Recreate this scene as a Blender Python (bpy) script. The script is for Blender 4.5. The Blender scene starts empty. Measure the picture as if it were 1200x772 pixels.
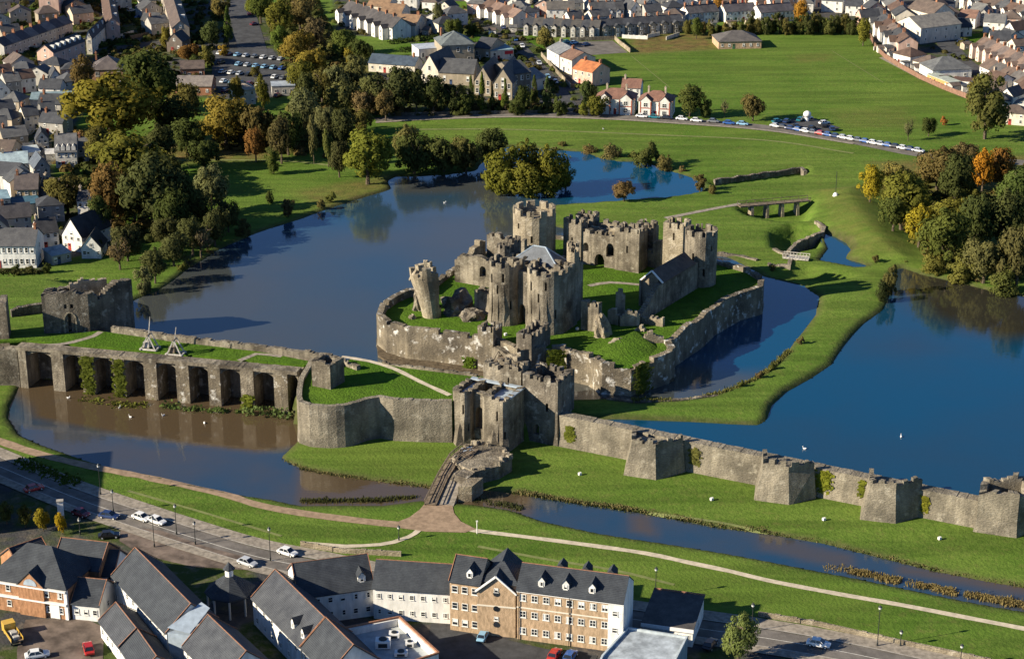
import bpy, bmesh, random
import numpy as np
from math import sin, cos, tan, atan2, radians, pi, sqrt, hypot, ceil, floor
from mathutils import Vector, Matrix, noise

# ------------------------------------------------------------------ camera, light
scene = bpy.context.scene
COL = scene.collection
FPX, CX, CY, PITCH, CAMZ = 2200.0, 600.0, 386.0, radians(20.5), 171.0
cd = bpy.data.cameras.new('camera'); cd.sensor_width = 36; cd.lens = 36*FPX/1200
cd.clip_start = 1; cd.clip_end = 20000
cam = bpy.data.objects.new('camera', cd); COL.objects.link(cam)
cam.location = (0, 0, CAMZ); cam.rotation_euler = (pi/2-PITCH, 0, 0)
scene.camera = cam

SUN_H = Vector((-.95, -.31)).normalized(); SUN_EL = radians(24)
sd = bpy.data.lights.new('sun', 'SUN'); sd.energy = 5.0; sd.angle = radians(.5); sd.color = (1, .89, .70)
sun = bpy.data.objects.new('sun', sd); COL.objects.link(sun); sun.location = (-200, 200, 300)
sv = Vector((SUN_H.x*cos(SUN_EL), SUN_H.y*cos(SUN_EL), sin(SUN_EL)))
sun.rotation_euler = (-sv).to_track_quat('-Z', 'Y').to_euler()
world = bpy.data.worlds.new('World'); scene.world = world; world.use_nodes = True
wn = world.node_tree.nodes; wl = world.node_tree.links
sky = wn.new('ShaderNodeTexSky'); sky.sky_type = 'NISHITA'; sky.sun_disc = False
sky.sun_elevation = SUN_EL; sky.sun_rotation = atan2(SUN_H.x, SUN_H.y)
sky.altitude = 150; sky.air_density = .7; sky.dust_density = .1; sky.ozone_density = 6.0
bg = wn['Background']; bg.inputs[1].default_value = .07
wl.new(sky.outputs[0], bg.inputs[0])
scene.view_settings.view_transform = 'Standard'; scene.view_settings.look = 'None'
scene.view_settings.exposure = 1.0; scene.view_settings.gamma = 1
scene.cycles.max_bounces = 5; scene.cycles.diffuse_bounces = 1; scene.cycles.glossy_bounces = 3
scene.cycles.transmission_bounces = 2; scene.cycles.transparent_max_bounces = 4
scene.cycles.caustics_reflective = False; scene.cycles.caustics_refractive = False

# ------------------------------------------------------------------ plan helpers: survey of the ground from the photograph
CT, ST = cos(PITCH), sin(PITCH)
def ray(u, v):
    a = (u-CX)/FPX; b = -(v-CY)/FPX
    return (a, CT+b*ST, -ST+b*CT)
def G(u, v, z=7.0):
    d = ray(u, v); t = (z-CAMZ)/d[2]
    return Vector((d[0]*t, d[1]*t))
def ZT(u, v, z, v2):
    p = G(u, v, z); d = ray(u, v2); return CAMZ+d[2]*p.y/d[1]
def GP(pts, z): return [G(p[0], p[1], z) for p in pts]
E1 = Vector((.889, -.457)); E2 = Vector((.457, .889))        # the castle's own axes
LOWG, UPG, WL, WD = 1.4, 7.0, 6.5, 0.9                        # ground and water levels

# ------------------------------------------------------------------ objects
def tag(o, label=None, cat=None, group=None, kind=None):
    if label: o['label'] = label
    if cat: o['category'] = cat
    if group: o['group'] = group
    if kind: o['kind'] = kind
    return o
def thing(name, label, cat, loc=(0, 0, 0), rz=0, group=None):
    o = bpy.data.objects.new(name, None); COL.objects.link(o)
    o.empty_display_size = .5; o.location = loc; o.rotation_euler = (0, 0, rz)
    return tag(o, label, cat, group)
def link(name, me, parent=None, loc=None, rz=None, color=None, scale=None):
    o = bpy.data.objects.new(name, me); COL.objects.link(o)
    if parent: o.parent = parent
    if loc is not None: o.location = loc
    if rz is not None: o.rotation_euler = (0, 0, rz)
    if color: o.color = (color[0], color[1], color[2], 1)
    if scale: o.scale = scale
    return o
ORD = ['first', 'second', 'third', 'fourth', 'fifth', 'sixth', 'seventh', 'eighth', 'ninth', 'tenth', 'eleventh', 'twelfth',
       'thirteenth', 'fourteenth', 'fifteenth', 'sixteenth', 'seventeenth', 'eighteenth', 'nineteenth', 'twentieth']

class MB:
    """collects faces (each with a material slot) and links them as one mesh object"""
    def __init__(s): s.v = []; s.f = []; s.m = []
    def face(s, pts, m=0):
        i = len(s.v); s.v += [tuple(p) for p in pts]; s.f.append(tuple(range(i, i+len(pts)))); s.m.append(m)
    def prism(s, poly, z0, z1, m=0, top=None, bottom=True):
        n = len(poly)
        area = sum(poly[i][0]*poly[(i+1) % n][1]-poly[(i+1) % n][0]*poly[i][1] for i in range(n))
        p = list(poly) if area > 0 else list(poly)[::-1]
        zf = (lambda q, z: z(q) if callable(z) else z)
        i = len(s.v)
        s.v += [(q[0], q[1], zf(q, z0)) for q in p]+[(q[0], q[1], zf(q, z1)) for q in p]
        for k in range(n):
            j = (k+1) % n; s.f.append((i+k, i+j, i+n+j, i+n+k)); s.m.append(m)
        s.f.append(tuple(range(i+n, i+2*n))); s.m.append(m if top is None else top)
        if bottom: s.f.append(tuple(range(i+n-1, i-1, -1))); s.m.append(m)
    def box(s, x0, x1, y0, y1, z0, z1, m=0, top=None):
        s.prism([(x0, y0), (x1, y0), (x1, y1), (x0, y1)], z0, z1, m, top)
    def obox(s, c, a, ha, hb, z0, z1, m=0, top=None, taper=1.0):
        """box about c in plan, half sizes ha along direction a and hb across"""
        a = Vector(a[:2]).normalized(); b = Vector((-a.y, a.x)); c = Vector(c[:2])
        lo = [c+a*sx*ha+b*sy*hb for sx, sy in ((-1, -1), (1, -1), (1, 1), (-1, 1))]
        hi = [c+a*sx*ha*taper+b*sy*hb*taper for sx, sy in ((-1, -1), (1, -1), (1, 1), (-1, 1))]
        i = len(s.v); s.v += [(p.x, p.y, z0) for p in lo]+[(p.x, p.y, z1) for p in hi]
        for k in range(4):
            j = (k+1) % 4; s.f.append((i+k, i+j, i+4+j, i+4+k)); s.m.append(m)
        s.f.append((i+4, i+5, i+6, i+7)); s.m.append(m if top is None else top); s.f.append((i+3, i+2, i+1, i)); s.m.append(m)
    def bar(s, p, q, r, m=0, n=4, r2=None):
        p = Vector(p); q = Vector(q); d = (q-p)
        if d.length < 1e-6: return
        d.normalize(); t = Vector((0, 0, 1)) if abs(d.z) < .9 else Vector((1, 0, 0))
        a = d.cross(t).normalized(); b = d.cross(a); r2 = r if r2 is None else r2; i = len(s.v)
        for c, rr in ((p, r), (q, r2)):
            for k in range(n):
                w = 2*pi*(k+.5)/n; s.v.append(tuple(c+a*cos(w)*rr+b*sin(w)*rr))
        for k in range(n):
            j = (k+1) % n; s.f.append((i+k, i+j, i+n+j, i+n+k)); s.m.append(m)
        s.f.append(tuple(i+n+k for k in range(n))); s.m.append(m); s.f.append(tuple(i+k for k in range(n-1, -1, -1))); s.m.append(m)
    def lathe(s, c, prof, n=12, m=0):
        i = len(s.v)
        for r, z in prof:
            for k in range(n):
                w = 2*pi*k/n; s.v.append((c[0]+r*cos(w), c[1]+r*sin(w), c[2]+z))
        for l in range(len(prof)-1):
            for k in range(n):
                j = (k+1) % n; s.f.append((i+l*n+k, i+l*n+j, i+(l+1)*n+j, i+(l+1)*n+k)); s.m.append(m)
        s.f.append(tuple(i+(len(prof)-1)*n+k for k in range(n))); s.m.append(m)
        s.f.append(tuple(i+k for k in range(n-1, -1, -1))); s.m.append(m)
    def mesh(s, name, mats, off=None, merge=True, smooth=False):
        me = bpy.data.meshes.new(name)
        v = s.v if off is None else [(a-off[0], b-off[1], c-off[2]) for a, b, c in s.v]
        me.from_pydata(v, [], s.f)
        for mt in (mats if isinstance(mats, (list, tuple)) else [mats]): me.materials.append(mt)
        me.polygons.foreach_set('material_index', s.m)
        bm = bmesh.new(); bm.from_mesh(me)
        if merge: bmesh.ops.remove_doubles(bm, verts=bm.verts, dist=.002)
        bmesh.ops.recalc_face_normals(bm, faces=bm.faces)
        bm.to_mesh(me); bm.free()
        if smooth: me.polygons.foreach_set('use_smooth', [True]*len(me.polygons))
        me.update(); return me
    def build(s, name, mats, parent=None, local=False, color=None, merge=True, smooth=False):
        """parent: an unrotated Empty; points are in world coordinates unless local"""
        off = None if (parent is None or local) else tuple(parent.location)
        return link(name, s.mesh(name, mats, off, merge, smooth), parent, color=color)

# ------------------------------------------------------------------ materials
def nodes(name):
    m = bpy.data.materials.new(name); m.use_nodes = True
    nt = m.node_tree; return m, nt, nt.nodes['Principled BSDF']
def N(nt, typ, **kw):
    n = nt.nodes.new(typ)
    for k, v in kw.items():
        if k.startswith('_'): setattr(n, k[1:], v)
        else: n.inputs[k.replace('__', ' ')].default_value = v
    return n
def noise_fac(nt, vec, scale, detail=3, rough=.6, stretch=None, lo=.35, hi=.65):
    if stretch:
        mp = N(nt, 'ShaderNodeMapping'); mp.inputs['Scale'].default_value = stretch
        nt.links.new(vec, mp.inputs['Vector']); vec = mp.outputs[0]
    n = N(nt, 'ShaderNodeTexNoise', Scale=scale, Detail=detail, Roughness=rough); nt.links.new(vec, n.inputs['Vector'])
    r = N(nt, 'ShaderNodeMapRange'); r.inputs['From Min'].default_value = lo; r.inputs['From Max'].default_value = hi
    nt.links.new(n.outputs['Fac'], r.inputs['Value']); return r.outputs[0]
def mix(nt, fac, a, b, mode='MIX'):
    n = nt.nodes.new('ShaderNodeMix'); n.data_type = 'RGBA'; n.blend_type = mode
    for sock, val in ((n.inputs['Factor'], fac), (n.inputs[6], a), (n.inputs[7], b)):
        if isinstance(val, (int, float)): sock.default_value = val
        elif isinstance(val, (tuple, list)): sock.default_value = (val[0], val[1], val[2], 1)
        else: nt.links.new(val, sock)
    return n.outputs[2]
def pos(nt): return nt.nodes.new('ShaderNodeNewGeometry').outputs['Position']
def objco(nt): return nt.nodes.new('ShaderNodeTexCoord').outputs['Object']
def bump(nt, p, h, dist=.1, strength=.5):
    b = N(nt, 'ShaderNodeBump', Strength=strength, Distance=dist); nt.links.new(h, b.inputs['Height']); nt.links.new(b.outputs[0], p.inputs['Normal'])
def math(nt, op, a, b):
    n = nt.nodes.new('ShaderNodeMath'); n.operation = op
    for i, x in enumerate((a, b)):
        if isinstance(x, (int, float)): n.inputs[i].default_value = x
        else: nt.links.new(x, n.inputs[i])
    return n.outputs[0]

def stone(name, base, dark, pale, streak=.55, lichen=.25):
    m, nt, p = nodes(name); P = pos(nt)
    c = mix(nt, noise_fac(nt, P, .16, 4), base, dark)
    c = mix(nt, math(nt, 'MULTIPLY', noise_fac(nt, P, 1.0, 2, stretch=(1, 1, .09), lo=.45, hi=.62), streak), c, dark)
    c = mix(nt, math(nt, 'MULTIPLY', noise_fac(nt, P, .55, 4, lo=.56, hi=.7), lichen*2), c, pale)
    blk = noise_fac(nt, P, 2.1, 3, stretch=(1, 1, 2.2), lo=.3, hi=.7)          # single stones and their courses
    wv = N(nt, 'ShaderNodeTexWave', Scale=.9, Distortion=5.0, Detail=3); wv.bands_direction = 'Z'; nt.links.new(P, wv.inputs['Vector'])
    c = mix(nt, .3, c, mix(nt, wv.outputs['Fac'], (.62, .62, .62), (1.25, 1.24, 1.2)), 'MULTIPLY')
    c = mix(nt, .6, c, mix(nt, blk, (.58, .58, .58), (1.28, 1.27, 1.24)), 'MULTIPLY')
    nt.links.new(c, p.inputs['Base Color']); p.inputs['Roughness'].default_value = .95; p.inputs['Specular IOR Level'].default_value = .15
    bump(nt, p, blk, .2, .6); return m
M = {}
M['stone'] = stone('castle_stone', (.34, .295, .225), (.085, .072, .055), (.46, .42, .34))
M['stone_pale'] = stone('pale_castle_stone', (.42, .36, .26), (.17, .14, .10), (.58, .52, .42), .4)
M['stone_dam'] = stone('dam_wall_stone', (.32, .28, .215), (.13, .115, .09), (.45, .41, .33), .5, .25)
M['stone_white'] = stone('limewashed_ward_stone', (.29, .245, .175), (.10, .085, .065), (.75, .73, .68), .5, .42)
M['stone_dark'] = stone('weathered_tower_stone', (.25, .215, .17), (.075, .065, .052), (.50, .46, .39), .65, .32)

def paint(name, rough=.85, var=.25, scale=.8, spec=.2, bumpy=0):
    """paint or render in the object's own colour, a little uneven and dirty"""
    m, nt, p = nodes(name); oi = nt.nodes.new('ShaderNodeObjectInfo'); P = pos(nt)
    f = noise_fac(nt, P, scale, 4, stretch=(1, 1, .35)); c = mix(nt, f, (1-var, 1-var, 1-var*1.1), (1.06, 1.05, 1.02))
    c2 = mix(nt, 1.0, oi.outputs['Color'], c, 'MULTIPLY'); nt.links.new(c2, p.inputs['Base Color'])
    p.inputs['Roughness'].default_value = rough; p.inputs['Specular IOR Level'].default_value = spec
    if bumpy: bump(nt, p, noise_fac(nt, P, 6, 2), .05, bumpy)
    return m
M['wall'] = paint('rendered_wall')
M['brick'] = paint('brick_wall', .9, .38, 2.2, .15, .4)
M['trim'] = paint('painted_trim', .6, .08)
def roofm(name):
    m, nt, p = nodes(name); oi = nt.nodes.new('ShaderNodeObjectInfo'); P = pos(nt)
    f = noise_fac(nt, P, .5, 4, lo=.3, hi=.7); g = noise_fac(nt, P, 3.0, 2, lo=.3, hi=.7, stretch=(1, 1, 2.5))
    c = mix(nt, f, (.62, .62, .64), (1.2, 1.18, 1.12)); c = mix(nt, .45, c, mix(nt, g, (.55, .55, .55), (1.35, 1.35, 1.35)), 'MULTIPLY')
    nt.links.new(mix(nt, 1.0, oi.outputs['Color'], c, 'MULTIPLY'), p.inputs['Base Color'])
    p.inputs['Roughness'].default_value = .75; p.inputs['Specular IOR Level'].default_value = .25
    w = N(nt, 'ShaderNodeTexWave', Scale=1.6, Distortion=.4); w.bands_direction = 'Z'; nt.links.new(P, w.inputs['Vector'])
    bump(nt, p, w.outputs['Fac'], .08, .5); return m
M['roof'] = roofm('tiled_roof')
def plain(name, col, rough=.8, spec=.3, metal=0, var=.2, scale=1.5, bmp=0):
    m, nt, p = nodes(name); P = pos(nt)
    c = mix(nt, noise_fac(nt, P, scale, 4), tuple(x*(1-var) for x in col), tuple(min(1, x*(1+var)) for x in col))
    nt.links.new(c, p.inputs['Base Color']); p.inputs['Roughness'].default_value = rough
    p.inputs['Specular IOR Level'].default_value = spec; p.inputs['Metallic'].default_value = metal
    if bmp: bump(nt, p, noise_fac(nt, P, scale*3, 3), .1, bmp)
    return m
M['glass'] = plain('window_glass', (.018, .022, .028), .12, .7, 0, .3, .4)
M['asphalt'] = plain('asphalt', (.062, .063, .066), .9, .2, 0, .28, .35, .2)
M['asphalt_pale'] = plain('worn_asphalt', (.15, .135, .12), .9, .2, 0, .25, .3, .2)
M['pavement'] = plain('pavement_flags', (.27, .235, .19), .9, .2, 0, .3, 1.1)
M['gravel'] = plain('gravel_path', (.30, .215, .145), .95, .1, 0, .22, .9)
M['path_pale'] = plain('pale_gravel_path', (.52, .45, .34), .95, .1, 0, .18, .9)
M['chalk'] = plain('worn_grass_line', (.17, .19, .07), .95, .1, 0, .2, .9)
M['paving'] = plain('brick_paving', (.145, .112, .09), .9, .2, 0, .45, .28, .2)
M['kerb'] = plain('kerb_stone', (.35, .32, .28), .9, .2)
M['white'] = plain('white_paint', (.78, .76, .72), .6, .3, 0, .06)
M['line'] = plain('road_paint', (.6, .58, .52), .8, .2, 0, .15)
M['timber'] = plain('weathered_timber', (.16, .125, .09), .85, .2, 0, .35, 1.2, .3)
M['timber_pale'] = plain('pale_timber', (.46, .43, .38), .85, .2, 0, .25, 1.2, .3)
M['slate_grey'] = plain('slate_sheet', (.095, .105, .12), .6, .35, 0, .2, .8, .2)
M['lead'] = plain('lead_sheet', (.38, .45, .52), .5, .4, .2, .15, .8)
M['terracotta'] = plain('terracotta_ridge', (.30, .15, .09), .8, .2, 0, .25, 2.5)
M['metal_dark'] = plain('dark_lamp_metal', (.03, .035, .035), .5, .5, .3, .2)
M['tyre'] = plain('tyre_rubber', (.015, .015, .016), .8, .3, 0, .2)
M['earth'] = plain('bank_earth', (.11, .085, .055), .95, .1, 0, .4, .7, .5)
M['lens'] = plain('lamp_lens', (.6, .6, .58), .3, .5, 0, .1)
def carpaint():
    m, nt, p = nodes('car_paint'); oi = nt.nodes.new('ShaderNodeObjectInfo')
    nt.links.new(oi.outputs['Color'], p.inputs['Base Color']); p.inputs['Roughness'].default_value = .28
    p.inputs['Coat Weight'].default_value = .4; return m
M['car'] = carpaint()
def lawn(name, a, b, c3):
    m, nt, p = nodes(name); P = pos(nt)
    c = mix(nt, noise_fac(nt, P, .05, 4, lo=.38, hi=.62), a, b); c = mix(nt, noise_fac(nt, P, .35, 4, lo=.4, hi=.75), c, c3)
    nt.links.new(c, p.inputs['Base Color']); p.inputs['Roughness'].default_value = 1; p.inputs['Specular IOR Level'].default_value = .05
    bump(nt, p, noise_fac(nt, P, 1.6, 3), .25, .5); return m
M['lawn'] = lawn('mown_grass', (.06, .132, .011), (.092, .165, .018), (.05, .092, .012))

def foliage():
    m, nt, p = nodes('foliage'); oi = nt.nodes.new('ShaderNodeObjectInfo'); P = pos(nt)
    f = noise_fac(nt, P, .55, 3, lo=.3, hi=.7); g = noise_fac(nt, P, 2.6, 2, lo=.3, hi=.7)
    c = mix(nt, f, (.72, .76, .76), (1.25, 1.2, 1.05)); c = mix(nt, .5, c, mix(nt, g, (.7, .7, .7), (1.3, 1.28, 1.15)), 'MULTIPLY')
    c = mix(nt, 1.0, oi.outputs['Color'], c, 'MULTIPLY')
    d = nt.nodes.new('ShaderNodeBsdfDiffuse'); tr = nt.nodes.new('ShaderNodeBsdfTranslucent'); mx = nt.nodes.new('ShaderNodeMixShader'); mx.inputs[0].default_value = .3
    nt.links.new(c, d.inputs['Color']); nt.links.new(c, tr.inputs['Color']); nt.links.new(d.outputs[0], mx.inputs[1]); nt.links.new(tr.outputs[0], mx.inputs[2])
    nt.links.new(mx.outputs[0], nt.nodes['Material Output'].inputs['Surface']); nt.nodes.remove(p)
    return m
M['foliage'] = foliage()
M['bark'] = plain('bark', (.10, .078, .055), .95, .1, 0, .3, 2)

def water(name, clear, mud_reflect, lo, hi, scale=.012, ior=1.8, rough=.03):
    """still lake water: murky or blue body colour, partly painted sky and tree reflections, under a real reflection"""
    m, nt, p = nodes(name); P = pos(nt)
    at = N(nt, 'ShaderNodeAttribute', _attribute_name='silt_reflect'); f = math(nt, 'ADD', math(nt, 'MULTIPLY', noise_fac(nt, P, scale, 4, .55, lo=lo, hi=hi), .45), math(nt, 'SUBTRACT', at.outputs['Fac'], .2))
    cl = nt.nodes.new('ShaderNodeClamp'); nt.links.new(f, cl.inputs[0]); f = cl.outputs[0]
    nt.links.new(mix(nt, f, clear, mud_reflect), p.inputs['Base Color'])
    rg = N(nt, 'ShaderNodeMapRange'); rg.inputs['To Min'].default_value = .015; rg.inputs['To Max'].default_value = .16 if ior > 1.75 else .04; nt.links.new(noise_fac(nt, P, .018, 4, .6, (1, 2.2, 1), .45, .7), rg.inputs['Value'])
    nt.links.new(rg.outputs[0], p.inputs['Roughness']); p.inputs['IOR'].default_value = ior
    bump(nt, p, noise_fac(nt, P, .5, 4, stretch=(1, 1.6, 1)), .03, .16); return m
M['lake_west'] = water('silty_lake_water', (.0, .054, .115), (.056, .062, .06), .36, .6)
M['lake_north'] = water('clear_lake_water', (.0, .050, .106), (.030, .028, .020), .42, .72)  # second colour paints the grove's dark reflection along the shore
M['moat'] = water('muddy_moat_water', (.012, .05, .10), (.085, .06, .034), .35, .65, .03, 1.7)
# ------------------------------------------------------------------ ground and water
def inside(px, py, poly):
    c = np.zeros(px.shape, bool); n = len(poly)
    for i in range(n):
        x0, y0 = poly[i]; x1, y1 = poly[(i+1) % n]
        if y0 == y1: continue
        k = ((y0 > py) != (y1 > py)) & (px < (x1-x0)*(py-y0)/(y1-y0)+x0); c ^= k
    return c
def sdist(px, py, poly):
    """signed distance, negative inside"""
    d = np.full(px.shape, 1e9); n = len(poly)
    for i in range(n):
        x0, y0 = poly[i]; x1, y1 = poly[(i+1) % n]; dx, dy = x1-x0, y1-y0; L = dx*dx+dy*dy
        if L < 1e-9: continue
        t = np.clip(((px-x0)*dx+(py-y0)*dy)/L, 0, 1); d = np.minimum(d, (px-x0-t*dx)**2+(py-y0-t*dy)**2)
    d = np.sqrt(d); return np.where(inside(px, py, poly), -d, d)
def sm(x): x = np.clip(x, 0, 1); return x*x*(3-2*x)
DAM_PX = [(-200, 428), (0, 440), (25, 441), (340, 470), (352, 500), (400, 512), (460, 509), (527, 511), (655, 518), (1170, 619), (1330, 650)]
DAM = [G(u, v-2, LOWG) for u, v in DAM_PX]
DAM = [Vector((-6000, DAM[0].y+60))]+DAM+[Vector((6000, DAM[-1].y-60))]
def rough_line(pts, amp=1.2, step=6, closed=True, seed=1):
    """a surveyed outline made as uneven as a real shore"""
    out = []; n = len(pts)
    for i in range(n if closed else n-1):
        a = Vector(pts[i]); b = Vector(pts[(i+1) % n]); L = (b-a).length; k = max(1, int(L/step)); nn = Vector((-(b-a).y, (b-a).x)).normalized()
        for j in range(k):
            q = a.lerp(b, j/k); h = noise.noise((q.x*.09, q.y*.09, seed))*amp*1.6 + noise.noise((q.x*.3, q.y*.3, seed+9))*amp*.5
            out.append(q+nn*h*(0 if j == 0 and L > 200 else 1))
    if not closed: out.append(Vector(pts[-1]))
    return out
LAKE_A = [(150, 356), (170, 347), (181, 343), (200, 332), (223, 314), (240, 304), (259, 294), (300, 273.5), (352, 258), (404, 239), (440, 228), (459, 222),
          (457, 212), (466, 207), (480, 207), (520, 206), (560, 200), (585, 176), (600, 172), (652, 176), (685, 179), (700, 186), (725, 190), (753, 190), (775, 199), (807, 208),
          (824, 216), (822, 224), (781, 231), (717, 235), (649, 240), (630, 262), (740, 288), (838, 296), (893, 325), (941, 335), (956, 348), (953, 369),
          (939, 390), (920, 415), (900, 432), (872, 447), (833, 464), (792, 469), (745, 471), (709, 468), (657, 468), (640, 472), (600, 470), (540, 462), (440, 455), (340, 432), (250, 415), (160, 398), (155, 380)]
LAKE_C = [(690, 493), (760, 494), (812, 495), (859, 498), (890, 499), (900, 491), (908, 476), (926, 460), (952, 443), (975, 427), (991, 406), (1014, 380), (1033, 363), (1048, 338),
          (1050, 322), (1055, 315), (1081, 322), (1120, 331), (1159, 340), (1200, 348), (1330, 380), (1430, 410), (1500, 470), (1510, 560), (1450, 640)]
POND = [(966, 273), (980, 278), (992, 285), (997, 293), (990, 303), (1011, 309), (1014, 312), (1004, 313), (963, 305), (972, 292)]
MOAT = [(12, 489), (26, 509), (78, 530), (130, 546), (181, 556), (233, 569), (288, 580), (352, 591), (404, 591), (450, 590), (494, 585), (520, 588), (560, 592), (600, 598),
        (639, 610), (704, 624), (781, 635.5), (859, 650), (900, 658), (965, 669), (1050, 686), (1123, 701.5), (1200, 716), (1290, 735), (1330, 745), (1600, 812),
        (1600, 786), (1330, 720), (1290, 710), (1200, 690), (1159, 683), (1094, 670.5), (1029, 655), (965, 639), (900, 627), (833, 618), (755, 603), (678, 592), (600, 579), (560, 574),
        (520, 573), (507, 572), (455, 566), (404, 560), (352, 550), (330, 541), (325, 535), (333, 527), (345, 515), (345, 492), (345, 470), (250, 460), (150, 451), (80, 444), (34, 441), (26, 455), (14, 475)]
LAKE_C_W = GP(LAKE_C, WL)+[p+Vector((0, 1.3)) for p in [G(1330, 648, LOWG), G(1170, 617, LOWG), G(655, 516, LOWG)]]
LAKE_A_W = rough_line(GP(LAKE_A, WL), .7); POND_W = rough_line(GP(POND, WL), .5, 4); MOAT_W = rough_line(GP(MOAT, WD), .5)
LAKE_C_R = rough_line(LAKE_C_W[:len(LAKE_C)], 1.0, closed=False)+LAKE_C_W[len(LAKE_C):]
WATERS = [(LAKE_A_W, WL), (LAKE_C_R, WL), (POND_W, WL), (MOAT_W, WD)]
# raised or sunk ground: (outline on the plan, level, width of its slope)
PATCH = [
    ([G(*p, 10) for p in [(-200, 440), (20, 462), (60, 405), (118, 392), (158, 372), (150, 345), (60, 322), (-200, 322)]], 10.2, 9),
    ([G(*p, 7) for p in [(660, 474), (800, 477), (880, 452), (945, 398), (965, 345), (1020, 318), (1038, 330), (1022, 362), (985, 404), (940, 448), (893, 488), (820, 490), (700, 487)]], 7.3, 5),
    ([G(*p, 7) for p in [(868, 243), (900, 236), (950, 237), (947, 256), (915, 257), (880, 250)]], 3.6, 5),
    ([G(*p, 7) for p in [(908, 272), (930, 264), (962, 268), (955, 288), (925, 294), (910, 288)]], 3.5, 5),
    ([G(*p, 7) for p in [(960, 228), (1010, 222), (1060, 290), (1055, 303), (1015, 300), (985, 270)]], 10, 16),
    ([G(*p, 7) for p in [(830, 212), (945, 196), (945, 203), (840, 216)]], 4.8, 3),
    ([G(*p, 7) for p in [(905, 318), (945, 312), (1000, 322), (950, 330), (930, 345)]], 4.9, 5),
]
def ground_z(px, py):
    dx = np.array([p.x for p in DAM]); dy = np.array([p.y for p in DAM])
    yd = np.interp(px, dx, dy); z = np.where(py > yd, UPG, LOWG).astype(float)
    z = z+np.where(py > yd, 1, 0)*np.clip((py-760)/250, 0, 3)*2.0*0
    for poly, lev, w in PATCH:
        k = sm(-sdist(px, py, poly)/w+.5); k = np.where((py > yd), k, 0); z = z*(1-k)+lev*k
    wet = np.full(px.shape, 1e9)
    for poly, wl_ in WATERS:
        s = sdist(px, py, poly)
        ok = (py > yd) if wl_ > 3 else np.ones(px.shape, bool)
        s = np.where(ok, s, 1e9); wet = np.minimum(wet, s)
        k = sm((s+1.6)/3.2); z = np.where(s < 1.6, (wl_-1.4)*(1-k)+np.maximum(z, wl_+.35)*k, z)
    return z, wet
def hz(x, y):
    z, w = ground_z(np.array([float(x)]), np.array([float(y)])); return float(z[0])
TOWN = [[(-200, -60), (280, -60), (322, 40), (345, 110), (300, 118), (120, 108), (98, 130), (62, 195), (60, 215), (115, 250), (132, 290), (60, 308), (52, 318), (-200, 320)],
        [(383, -60), (560, -60), (620, 10), (640, 45), (700, 75), (700, 134), (440, 134), (430, 72), (505, 62), (470, 46), (395, 40)],
        [(600, -60), (1300, -60), (1300, 125), (1140, 119), (1075, 92), (1030, 62), (1005, 25), (890, 22), (800, 30), (735, 40), (640, 44)]]
DRY = [([(738, 40), (836, 40), (838, 58), (742, 63)], 1), ([(955, 225), (1010, 225), (1070, 300), (1000, 305), (975, 270)], .35), ([(1020, 190), (1250, 180), (1250, 340), (1100, 312), (1040, 235)], .7),
       ([(110, 170), (330, 158), (330, 186), (210, 192), (110, 192)], .9), ([(345, 225), (455, 205), (462, 224), (380, 245)], .6), ([(330, -20), (420, 60), (480, 125), (400, 140), (340, 110)], .8),
       ([(970, 128), (1060, 125), (1080, 150), (990, 150)], .25), ([(930, 65), (975, 62), (975, 72), (930, 74)], .4), ([(620, 40), (650, 36), (650, 52), (625, 56)], .7)]
FORE = [(-300, 520), (0, 536), (40, 548), (95, 575), (300, 640), (420, 655), (600, 690), (760, 712), (880, 722), (1000, 745), (1110, 766), (1400, 830), (1400, 1500), (-300, 1500)]
# silty zones, and dark reflections of trees and arches painted in: (outline, amount, blend width)
SILT_REFLECT = {'lake_west': [([(120, 420), (120, 330), (230, 300), (330, 290), (470, 250), (560, 240), (660, 250), (660, 420), (300, 440)], .75, 40), ([(130, 400), (150, 340), (240, 300), (300, 300), (330, 340), (250, 420)], 1.0, 25), ([(620, 430), (820, 430), (900, 440), (820, 480), (620, 490)], .95, 14), ([(440, 196), (560, 190), (600, 235), (560, 240), (540, 226), (470, 226)], .9, 12), ([(640, 160), (840, 190), (840, 235), (660, 240)], -.1, 10), ([(820, 320), (970, 320), (970, 420), (870, 430), (800, 420)], -.15, 14)],
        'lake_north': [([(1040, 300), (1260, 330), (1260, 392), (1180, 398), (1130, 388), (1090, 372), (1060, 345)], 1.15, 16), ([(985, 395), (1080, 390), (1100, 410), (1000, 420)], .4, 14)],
        'moat': [([(0, 440), (360, 470), (360, 520), (300, 530), (180, 515), (40, 490)], 1.1, 6), ([(0, 490), (60, 495), (180, 520), (310, 535), (350, 560), (350, 600), (100, 560)], .35, 6), ([(350, 540), (520, 560), (620, 575), (625, 605), (500, 600), (350, 600)], 1.1, 4), ([(735, 600), (760, 604), (770, 628), (740, 622)], .9, 4), ([(890, 620), (1000, 650), (1000, 668), (890, 645)], .8, 4), ([(1050, 660), (1230, 690), (1230, 700), (1050, 672)], .9, 4)]}
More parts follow.
